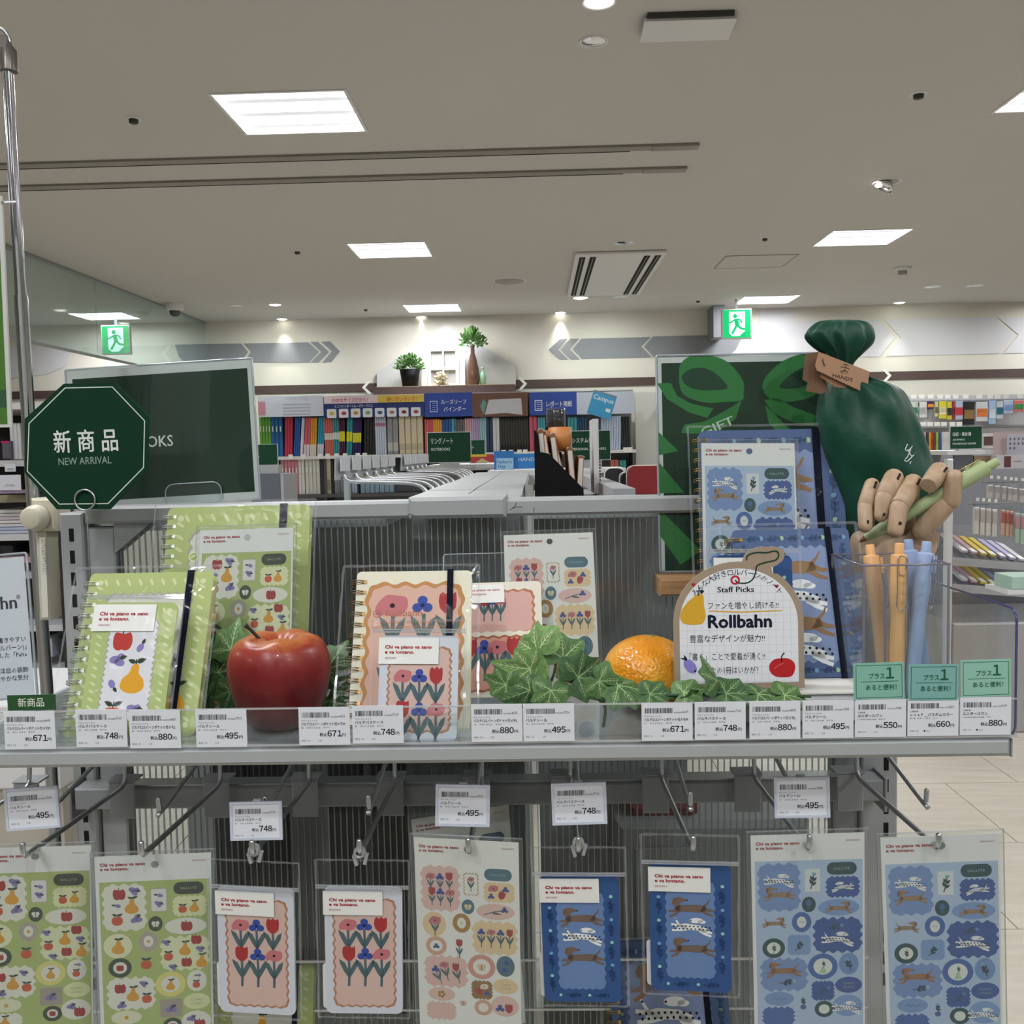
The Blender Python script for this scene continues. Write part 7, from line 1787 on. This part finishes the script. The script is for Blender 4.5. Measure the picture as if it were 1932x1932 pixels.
# header posters over the shelving
YP = YW2 - .02
def poster(px0, py0, px1, py1, col, label, art=None):
    t = flat('header_poster', label, 'poster', px0, py0, px1, py1, YP, .008, col, 'posters above the wall shelving', art)
    return t
hb_ = thing('poster_rail', 'thin white rail carrying the posters above the binders', 'rail', (ox, YW2, P(845, 744, YW2).z)); m = MB(); m.box(X(488) - ox, .0, 0, X(1196) - ox, .44, .012); m.build('rail_board', M_white, hb_)
poster(487, 747, 610, 786, '#ccd2e0', 'pale poster with faint text at the left end above the binders', lambda a, W, H: (a.rect(0, H * .25, 11, H * .9, '#c8909c', 1), a.text('ルーズリーフ・インデックス', 44, H * .2, 5, '#8d94a8', 1, 0, 32), [a.rect(38, H * (.38 + .16 * i), 80, H * (.42 + .16 * i), '#b4bacb', 1) for i in range(4)]))
poster(611, 746, 800, 760, '#e3d0da', 'pink to yellow banner strip above the navy poster', lambda a, W, H: (a.rect(54, 0, W, H, '#d6bd5a', 1), a.text('小さなサイズだから！', 8, H * .8, 4.6, '#c2455c', 2, .02, 36), a.text('使い方いろいろ！', 63, H * .8, 4.6, '#c43a2a', 2, .02, 30)))
poster(611, 760.5, 800, 787, '#1c2d6c', 'navy poster with a row of eight small white picture cards', lambda a, W, H: (a.text('ミニバインダー＋ルーズリーフミニ', 11, H * .27, 3.3, '#e2e6f0', 2, .02, 38), [(a.rr(3 + 12 * i, H * .36, 12.5 + 12 * i, H, 1.2, '#dfe3ea', 1), a.ell(8 + 12 * i, H * .68, 2.6, 1.8, ('#c9b23a', '#a83f58', '#c98a3a', '#7fa890', '#46608c', '#a87c6a', '#7f4038', '#a04a50')[i], 2, 10)) for i in range(8)]))
poster(801, 741, 891, 786, '#24439a', 'blue poster reading loose leaf binder', lambda a, W, H: (a.rr(11, H * .33, 27, H * .80, 1, '#b8c6e0', 1), a.rr(12.5, H * .37, 25.5, H * .76, 1, '#24439a', 2), [a.rect(16, H * (.42 + .09 * i), 23, H * (.44 + .09 * i), '#b8c6e0', 3) for i in range(4)], a.text('ルーズリーフ', 35, H * .47, 11, '#e3e8f2', 1, .02, 52), a.text('バインダー', 40, H * .77, 11, '#e3e8f2', 1, .02, 46)))
poster(891, 741, 996, 786, '#6a4a3c', 'brown photo poster of an open notebook above the black binders', lambda a, W, H: (a.poly([(22, H * .9), (30, H * .28), (88, H * .25), (90, H * .95), (60, H * .85)], '#c6c8cc', 1), a.poly([(14, H * .55), (20, H * .25), (26, H * .4), (20, H * .9)], '#6d9c96', 1)))
poster(999, 740, 1088, 783, '#2c4ea6', 'blue poster reading report paper', lambda a, W, H: (a.rr(11, H * .33, 27, H * .80, 1, '#dfe6f2', 1), a.rr(12.5, H * .37, 25.5, H * .76, 1, '#2c4ea6', 2), [a.rect(15, H * (.42 + .09 * i), 24, H * (.44 + .09 * i), '#dfe6f2', 3) for i in range(4)], a.text('レポート用紙', 36, H * .62, 13, '#eef1f6', 1, .025, 54)))
poster(1088, 739, 1196, 781, '#c8d3e4', 'pale poster with a tilted light blue writing pad', lambda a, W, H: (a.push(42, H * .5, 1, 18), a.rect(-18, -18, 24, 24, '#4a9fce', 1), a.rect(-18, -19, 24, -16, '#7a8a96', 2), a.text('Campus', -15, -4, 12, '#e6eef4', 2, .02, 36), a.rect(12, 6, 20, 12, '#e6eef4', 2), a.pop()))

# ---- house-shaped board and its ornaments on the back wall
def wp(px, py, Y): return P(px, py, Y)
Yh = 10.90
base = wp(843, 733, Yh); t = thing('house_board', 'white house-shaped board above the brown ledge on the back wall', 'wall board', base)
pts = [wp(*q, Yh) - base for q in ((711, 703), (842, 612), (973, 690), (973, 730), (711, 734))]
m = MB(); m.prism([(p.x, p.z) for p in pts], .0, .03, Matrix(((1, 0, 0, 0), (0, 0, 1, 0), (0, 1, 0, 0), (0, 0, 0, 1)))); m.build('board', mat('house_white', '#c2c6c5', .7), t)
Yl = 10.45; base = wp(838, 745, Yl); lg = thing('wall_ledge', 'brown wall ledge with pale wood top carrying ornaments', 'ledge', base)
a, b = wp(704, 740, Yl), wp(972, 735, Yl); zt_ = wp(838, 727, Yl).z
m = MB(); m.box(a.x - base.x, 0, 0, b.x - base.x, .45, zt_ - base.z - .006); m.build('ledge_body', M_brown, lg)
m = MB(); m.box(a.x - base.x + .02, .01, zt_ - base.z - .0055, b.x - base.x - .02, .45, zt_ - base.z); m.build('ledge_top', mat('pale_wood', '#c9b08a', .6), lg)
def orn(px, Y=10.6): return Vector((P(px, 725, Y).x, Y, zt_ + .0006))
Mleafbg = mat('plant_green', '#4f7a3c', .7)
def bush(m, c, r, n, seed, h=1.0, ln=.05):
    q = random.Random(seed)
    for i in range(n):
        a = q.uniform(0, 2 * PI); e = q.uniform(.1, PI / 2); d = Vector((math.cos(a) * math.cos(e), math.sin(a) * math.cos(e), math.sin(e) * h))
        p = Vector(c) + d * r * q.uniform(.4, 1); s = Vector((q.uniform(-1, 1), q.uniform(-1, 1), q.uniform(-1, 1))).normalized() * ln * .4; u = d * ln
        m.add([p, p + u * .5 + s, p + u, p + u * .5 - s], [(0, 1, 2, 3)])
o = orn(774); t = thing('potted_plant', 'small leafy plant in a black pot at left on the wall ledge', 'plant', o)
m = MB(); m.lathe([(.0001, 0), (.085, 0), (.115, .19), (.10, .19), (.0001, .17)], 24); m.build('pot', M_dark, t)
m = MB(); bush(m, (0, 0, .18), .17, 700, 3, 1.0, .035); f = m.build('foliage', Mleafbg, t); f['kind'] = 'stuff'
o = orn(837, 10.7); t = thing('toy_window', 'white ornamental window frame with shutters on the wall ledge', 'ornament', o)
hw = (P(866, 690, 10.7).x - P(806, 690, 10.7).x) / 2; hh = P(837, 654, 10.7).z - zt_
m = MB()
for x in (-hw, -.01, hw - .04): m.box(x, 0, 0, x + .04 if abs(x) > .02 else x + .02, .03, hh)
for z in (0, hh * .42, hh - .05): m.box(-hw, .001, z, hw, .029, z + .04)
m.build('window_frame', mat('ornament_white', '#d4d2cc', .6), t)
m = MB(); m.box(-hw, .03, 0, hw, .036, hh); m.build('window_back', mat('ornament_white2', '#a9aaa6', .6), t)
for sgn in (-1, 1):
    m = MB(); m.obox((sgn * (hw + .035), -.01, hh * .49), (.032, sgn * -.02, 0), (.0, .006, 0), (0, 0, hh * .49)); m.build('shutter', mat('ornament_white', '#d4d2cc', .6), t)
o = orn(832, 10.58); t = thing('pebble_jar', 'clear jar of pale pebbles in front of the toy window', 'jar', o)
m = MB(); m.lathe([(.0001, .001), (.085, .002), (.095, .04), (.09, .15), (.075, .18)], 20); m.build('jar_glass', M_clear, t)
m = MB(); q = random.Random(2)
for i in range(46): a = q.uniform(0, 6.28); rr = q.uniform(0, .065); m.ball((rr * math.cos(a), rr * math.sin(a), q.uniform(.02, .15)), .018, 4)
f = m.build('pebbles', mat('pebble', '#cfc0a2', .7), t); f['kind'] = 'stuff'
o = orn(893); t = thing('vase', 'tall brown glass vase with green sprigs on the wall ledge', 'vase', o)
m = MB(); m.lathe([(.0001, 0), (.060, 0), (.072, .06), (.070, .16), (.045, .28), (.022, .36), (.022, .42), (.028, .44)], 24); m.build('vase_body', mat('brown_glass', '#5b4338', .12), t)
m = MB(); bush(m, (0, 0, .42), .15, 300, 7, 1.3, .045); f = m.build('sprigs', Mleafbg, t); f['kind'] = 'stuff'
o = orn(911); t = thing('glass_bottle', 'small mint green glass bottle beside the brown vase', 'bottle', o)
m = MB(); m.lathe([(.0001, 0), (.034, 0), (.036, .10), (.030, .13), (.013, .15), (.013, .185), (.017, .19)], 20); m.build('bottle_body', mat('mint_glass', '#8fc4a4', .1), t)
m = MB(); m.lathe([(.017, .1905), (.017, .20), (.0001, .20)], 16); m.build('stopper', mat('mint_glass2', '#a9d4b8', .2), t)

# ---- right: pegboard wall of packets
Yr = 10.55
pw = thing('packet_wall', 'pale panel wall with hanging stationery packets at far right', 'wall panel', (P(1850, 900, Yr).x, Yr + .06, 0)); ox2 = pw.location.x
m = MB(); m.box(P(1700, 800, Yr).x - ox2, 0, 0, P(2000, 800, Yr).x - ox2, .03, P(1850, 745, Yr).z); m.build('panel', mat('peg_panel', '#bdbcc0', .7), pw)
for z in (P(1850, 757, Yr).z, P(1850, 806, Yr).z):
    m = MB(); m.box(P(1715, 800, Yr).x - ox2, -.03, z, P(2000, 800, Yr).x - ox2, -.0005, z + .02); m.build('hook_rail', M_steel2, pw)
def packet(px0, py0, px1, py1, Y, col, label, group, band=None, bcol=None, sub=None, cat='packet', name='hanging_packet'):
    x0, y0, z0, x1, y1, z1, _ = pbox(px0, py0, px1, py1, Y, .012)
    t = thing(name, label, cat, ((x0 + x1) / 2, Y, z1), group); w = (x1 - x0) / 2; h = z1 - z0
    m = MB(); m.box(-w, 0, -h, w, .02, 0, .003); m.build('pack_body', mat('flat_' + col.strip('#'), col, .45), t)
    if band: m = MB(); m.box(-w * .9, -.003, -h * band[1], w * .9, -.0004, -h * band[0]); m.build('pack_label', mat('flat_' + bcol.strip('#'), bcol, .5), t)
    m = MB(); m.box(-.004, .0, .0005, .004, .03, .02); m.build('hang_tab', M_clear, t)
    return t
PK = [(1718, 758, 1732, 788, '#c6ccc4', 'pale clear', '#3f8a5a'), (1735, 758, 1749, 788, '#cdd0d0', 'clear and white', '#c0c4c6'), (1750, 757, 1762, 772, '#3b2454', 'dark purple and orange', '#d98a24'), (1764, 758, 1770, 786, '#c9c49c', 'slim yellowish', '#6e6a58'),
      (1772, 757, 1786, 790, '#d2c83e', 'bright yellow', '#e6e2b8'), (1787, 758, 1796, 792, '#c8bb3a', 'yellow and black', '#2d2a22'), (1798, 757, 1802, 790, '#b02a34', 'narrow red', '#7c1c24'), (1803, 756, 1817, 792, '#a8b4cc', 'pale blue with red mark', '#c23440'),
      (1818, 758, 1839, 801, '#1a1918', 'large black', '#8a6c3c'), (1842, 758, 1864, 795, '#cfd2d6', 'white with orange stripe', '#d5773c'), (1866, 756, 1879, 800, '#a4c0e0', 'light blue pens', '#d0deee'), (1880, 757, 1893, 790, '#c3ccd6', 'white and teal', '#1e6a80'),
      (1894, 755, 1912, 780, '#b9c6e2', 'pale blue pen set', '#7f9cd0'), (1913, 755, 1932, 777, '#d27a78', 'coral and rainbow marker', '#3d8a46')]
for i, (a, b, c, d, col, nm, bc) in enumerate(PK):
    packet(a, b, c, d, Yr - .02, col, nm + ' packet hanging on the far right wall', 'packets on the far right wall', (.35, .75), bc)
tk2 = None
for px in (1724, 1739, 1756, 1774, 1788, 1803, 1822, 1848, 1868, 1882, 1898, 1925, 1742, 1755, 1768, 1781, 1797, 1810):
    py = 748 if px not in (1742, 1755, 1768, 1781, 1797, 1810) else 800
    b = P(px, py + 4, Yr - .12)
    if tk2 is None:
        tk2 = thing('wall_ticket', 'small white price ticket over packets on the far right wall', 'ticket', b, 'tickets on the far right wall'); m = MB(); m.box(-.03, 0, 0, .03, .004, .045); m.build('ticket', M_paper, tk2); m = MB(); m.box(-.003, .0045, .01, .003, .10, .016); m.build('ticket_arm', M_steel, tk2)
    else: copy_tree(tk2, b)
for i, (px, col, nm) in enumerate(((1744, '#c9c6b4', 'beige'), (1750, '#2f2a26', 'black'), (1754, '#c89a2c', 'yellow'), (1758, '#a83c2a', 'red'), (1763, '#6a3a30', 'brown'), (1768, '#8fb43a', 'lime'), (1773, '#2f4a8c', 'blue'))):
    packet(px - 2, 816, px + 2.6, 872, Yr - .02, col, 'tall ' + nm + ' slim packet behind the gift bag edge', 'slim packets at far right', cat='packet')
packet(1778, 815, 1792, 850, Yr - .03, '#c9c9cc', 'pale accessory packet left of the journals sign', 'pale packets right')
packet(1855, 818, 1874, 846, Yr - .03, '#d2d0ce', 'white packet with dark picture right of the journals sign', 'pale packets right', (.2, .8), '#5a4440')

# ---- right gondola with slanted clear shelves, nearer
Yg = 4.6
rg = thing('right_gondola', 'white right-hand gondola with grey mesh panel and slanted clear shelves', 'shelving', (P(1792, 1100, Yg).x, Yg, 0)); ox3 = rg.location.x
GX = lambda px, py, Y: P(px, py, Y).x - ox3
m = MB(); m.box(GX(1786, 1000, Yg), 0, 0, GX(1798, 1000, Yg), .04, P(1792, 866, Yg).z, .004); m.build('post', M_white, rg)
m = MB(); m.box(GX(1790, 1000, Yg), .02, P(1870, 849, Yg).z - .02, GX(1876, 1000, Yg), .9, P(1870, 849, Yg).z); m.build('case_top', M_white, rg)
m = MB(); m.box(GX(1799, 1000, Yg), .6, .2, GX(2100, 1000, Yg), .63, P(1870, 849, Yg).z - .021); m.build('mesh_panel', mat('mesh_grey', '#84868c', .7), rg)
m = MB(); m.box(GX(1805, 1000, Yg), .03, P(1860, 905, Yg).z, GX(1840, 1000, Yg), .05, P(1860, 858, Yg).z); m.build('slate_front', mat('slate', '#62656c', .6), rg); m = MB(); m.box(GX(1842, 1000, Yg), .03, P(1860, 900, Yg).z, GX(1874, 1000, Yg), .05, P(1860, 860, Yg).z); m.build('tan_box', mat('tan_board', '#a08c74', .7), rg)
m = MB(); m.box(GX(1798, 1100, Yg), -.02, 0, GX(2100, 1100, Yg), .55, P(1870, 1175, Yg).z, .006); m.build('base_cabinet', mat('base_greige', '#a9a7a6', .6), rg)
M_frost = clear('frosted_edge', '#e2e6ea', .2, .45, '#dfe3e8')
def slanted(y0, y1, Y, lab):
    zf = P(1800, y1, Y).z; zb = zf + .10; x0 = GX(1797, y1, Y); x1 = GX(2060, y1, Y)
    m = MB(); m.add([(x0, 0, zf), (x1, 0, zf - .06), (x1, .5, zb), (x0, .5, zb + .04)], [(0, 1, 2, 3)]); m.build('clear_shelf', clear('smoky_shelf', '#b4b8be', .08, .12), rg)
    m = MB(); m.add([(x0, -.001, zf - .03), (x1, -.001, zf - .09), (x1, -.001, zf - .055), (x0, -.001, zf + .01)], [(0, 1, 2, 3)]); m.build('frosted_lip', M_frost, rg)
slanted(1040, 1055, Yg, ''); slanted(1095, 1105, Yg, '')
# things lying on slanted shelves
cols = ['#c6c2c8', '#c8a8b0', '#cdb75a', '#c3b255', '#a8a4c4', '#b4b2cc', '#c8ccd2']; nn = ['grey', 'rose', 'yellow', 'mustard', 'lilac', 'mauve', 'white']
for s_, (yy, Y, k) in enumerate(((1048, Yg, 7), (1102, Yg, 5))):
    for i in range(k):
        px = 1815 + i * 18; q = P(px, yy - 8 + i * 2, Y + .05); b = Vector((q.x, Y + .12, q.z + .02 - i * .002))
        t = thing('memo_pad', nn[i] + ' memo pad lying on the ' + ('upper' if s_ == 0 else 'lower') + ' slanted clear shelf at right', 'memo pad', Matrix.Translation(b) @ Matrix.Rotation(math.radians(14), 4, 'X') @ Matrix.Rotation(math.radians(8), 4, 'Y'), 'memo pads on slanted shelves')
        m = MB(); m.box(-.015, -.10, 0, .015, .16, .012, .002); m.build('pad_body', mat('flat_' + cols[i].strip('#'), cols[i], .5), t)
        m = MB(); m.box(-.013, -.098, .0122, .013, -.05, .0135); m.build('pad_band', M_paper, t)
for row, (y0, y1, pxs, Y) in enumerate(((915, 940, (1869, 1882, 1895, 1906, 1915, 1928), 4.3), (957, 1008, (1843, 1854, 1865, 1877), 4.2), (962, 1010, (1893, 1901, 1909), 4.22), (968, 1025, (1920, 1930), 4.2))):
    for i, px in enumerate(pxs):
        w = 4.6 if row != 2 else 3.6
        t = packet(px - w, y0 + i * 1.5, px + w, y1 + i * 1.5, Y, ('#c9c5c4', '#cfccc8', '#c8a898', '#a9bdb0')[row], ('pale slim card set on the upper hook rail of the right gondola', 'white patterned card set on the lower hook rail of the right gondola', 'warm coloured card set beside the patterned ones at right', 'mint card set cut by the right edge')[row], ('upper rail card sets', 'lower rail card sets', 'warm card sets', 'mint card sets')[row], (.1, .5), ('#a9a4a4', '#b4aeaa', '#a8605a', '#b98a94')[row])
        if row < 2:
            b = P(px + 2, y0 - 12 + i, Y - .06); t = thing('hook_ticket', 'tiny white ticket over the card sets at right', 'ticket', b, 'tickets over the card sets'); m = MB(); m.box(-.006, 0, 0, .006, .002, .014); m.build('ticket', M_paper, t)
for Y, yy, a_ in ((4.3, 912, 1860), (4.2, 953, 1835)):
    m = MB(); m.box(GX(a_, yy, Y), Y - Yg + .03, P(1880, yy, Y).z, GX(2000, yy, Y), Y - Yg + .045, P(1880, yy, Y).z + .008); m.build('hook_rail', M_steel2, rg)
t = flat('label_panel', 'white label panel with small dark picture on the right gondola', 'sign', 1880, 858, 1932, 884, 4.45, .006, '#cccbd0', art=lambda a, W, H: (a.rect(28, H * .1, 52, H * .9, '#6a4448', 1), a.rect(60, H * .45, 92, H * .52, '#9c9298', 1)))
t = flat('illustrated_sheet', 'tilted pale sheet with small black sketches at the right edge', 'sheet', 1900, 818, 1936, 858, 4.5, .003, '#bdbccb', art=lambda a, W, H: [a.rect(12 + 22 * (i % 4), H * (.2 + .22 * (i // 4)), 20 + 22 * (i % 4), H * (.3 + .22 * (i // 4)), '#5f5c66', 1) for i in range(10)])
t = flat('pink_board', 'pale pink back board behind the sketch sheet at right', 'board', 1875, 815, 1940, 860, 4.55, .004, '#c3b2b0')
t = thing('mint_box', 'mint green box on a small shelf at the right edge', 'box', P(1940, 1112, 2.6)); m = MB(); m.box(-.045, 0, 0, .05, .1, .035, .002); m.build('box_body', mat('mint_card', '#a9c6b6', .6), t); m = MB(); m.box(-.06, -.01, -.012, .06, .12, -.0005); m.build('shelf_plate', M_white, t)

# ---- left background shelving
Ys = 3.0
ls = thing('left_shelving', 'dark framed stationery shelving at the far left behind the poster', 'shelving', (P(40, 1000, Ys).x, Ys, 0)); ox4 = ls.location.x
LX = lambda px: P(px, 1000, Ys).x - ox4
m = MB(); m.box(LX(-200), .42, 0, LX(118), .44, P(40, 758, Ys).z); m.build('back_panel', mat('brown_black', '#241d1b', .7), ls)
for py, col in ((760, '#c9c8c2'), (868, '#b9b8b6'), (1008, '#b9bbbc'), (1080, '#a8abac'), (1180, '#c0c2c4'), (1262, '#b4b7b8')):
    z = P(40, py, Ys).z; m = MB(); m.box(LX(-200), 0, z - .02, LX(116), .41, z); m.build('shelf_board', mat('flat_' + col.strip('#'), col, .6), ls)
m = MB(); m.box(LX(112), -.01, 0, LX(119), .43, P(40, 758, Ys).z - .001); m.build('side_panel', mat('brown_black', '#241d1b', .7), ls)
m = MB(); m.box(LX(-200), -.005, P(40, 905, Ys).z, LX(60), -.0005, P(40, 871, Ys).z - .022); m.build('fascia', M_dark, ls)
t = flat('shelf_label', 'small white label on the black fascia at far left', 'label', 9, 875, 29, 890, Ys - .012, .003, '#c9cdd2', art=lambda a, W, H: a.rect(25, H * .6, 80, H * .75, '#8d9298', 1))
t = flat('shelf_card', 'white LETTERS card hanging at the far left', 'card', -4, 896, 39, 925, Ys - .06, .003, '#c6c7cf', art=lambda a, W, H: a.text('LETTERS', 30, H * .75, 14, '#8a8d96', 1, 0, 44))
for i, px in enumerate((22, 29, 36)):
    t = flat('white_folder', 'tall white folder standing at the far left shelf', 'folder', px - 3.2, 798, px + 3.2, 867, Ys + .05, .25, '#c3c5c8', 'white folders at far left', bev=.002, pname='folder_body')
flat('storage_pouch', 'grey zip pouch with magenta top at the far left shelf', 'pouch', 3, 832, 19, 867, Ys + .03, .2, '#54525a', art=lambda a, W, H: a.rect(0, 0, W, H * .1, '#b0285c', 1), bev=.004, pname='pouch_body')
flat('lilac_pack', 'lilac edged pack below the letters card at far left', 'packet', -4, 926, 40, 931, Ys - .05, .12, '#b9a4c4', pname='pack_body')
flat('olive_box', 'olive beige box under the lilac pack at far left', 'box', -4, 934, 56, 948, Ys + .02, .2, '#8f886f', pname='box_body')
for i in range(7):
    b0 = 1007 - i * 6.5
    flat('paper_stack', 'pale paper pad in the pile on the left shelf, ' + ('bottom', 'second', 'third', 'fourth', 'fifth', 'sixth', 'top')[i] + ' of seven', 'paper pad', -30 + i * 2 - (i % 2) * 5, b0 - 5.6, (58, 60, 56, 60, 52, 58, 48)[i], b0, Ys + .02, .3, ('#b0b4c0', '#a4b0c4', '#c0bcc0', '#c6c2c4', '#b8b0b4', '#c4c0c0', '#c8c6c4')[i], 'paper pads piled on the left shelf', bev=.001, pname='pad_body')
flat('pink_leaflet', 'pink lettered leaflet lying on the left shelf under the paper pile', 'leaflet', -4, 1052, 62, 1062, Ys + .0, .3, '#a8808a', pname='leaflet_body')
flat('dark_folder', 'dark folder leaning above the pink leaflet at far left', 'folder', -4, 1030, 24, 1050, Ys + .05, .25, '#2f2f35', pname='folder_body')
flat('pale_carton', 'pale carton low between the card stand and gondola post', 'carton', 78, 1205, 98, 1240, Ys + .02, .3, '#b0bac2', pname='carton_body', bev=.003)
t = thing('white_cabinet', 'white low cabinet behind the hooks at far left below the shelf', 'cabinet', (P(50, 1470, 2.2).x, 2.2, 0))
m = MB(); m.box(-.30, 0, 0, P(112, 1470, 2.2).x - t.location.x, .4, P(50, 1432, 2.2).z, .005) if False else m.box(-.30, 0, P(50, 1490, 2.2).z, P(112, 1470, 2.2).x - t.location.x, .4, P(50, 1330, 2.2).z, .005); m.build('cabinet_body', M_white, t)
m = MB(); m.box(-.28, .02, 0, P(108, 1470, 2.2).x - t.location.x, .38, P(50, 1490, 2.2).z - .001); m.build('plinth', mat('plinth_beige', '#b5b0a4', .7), t)

t = thing('rear_left_shelf', 'grey shelf behind the left part of the display carrying the framed notebooks sign', 'shelf', (-.45, 1.12, P(300, 962, 1.3).z - .003))
m = MB(); m.box(-.15, 0, -.012, .27, .30, 0); m.build('shelf_board', M_steel2, t); m = MB(); m.box(-.10, .31, -t.location.z + .001, .27, .33, -.02); m.build('back_panel', mat('core_grey', '#8a8d8c', .6), t)
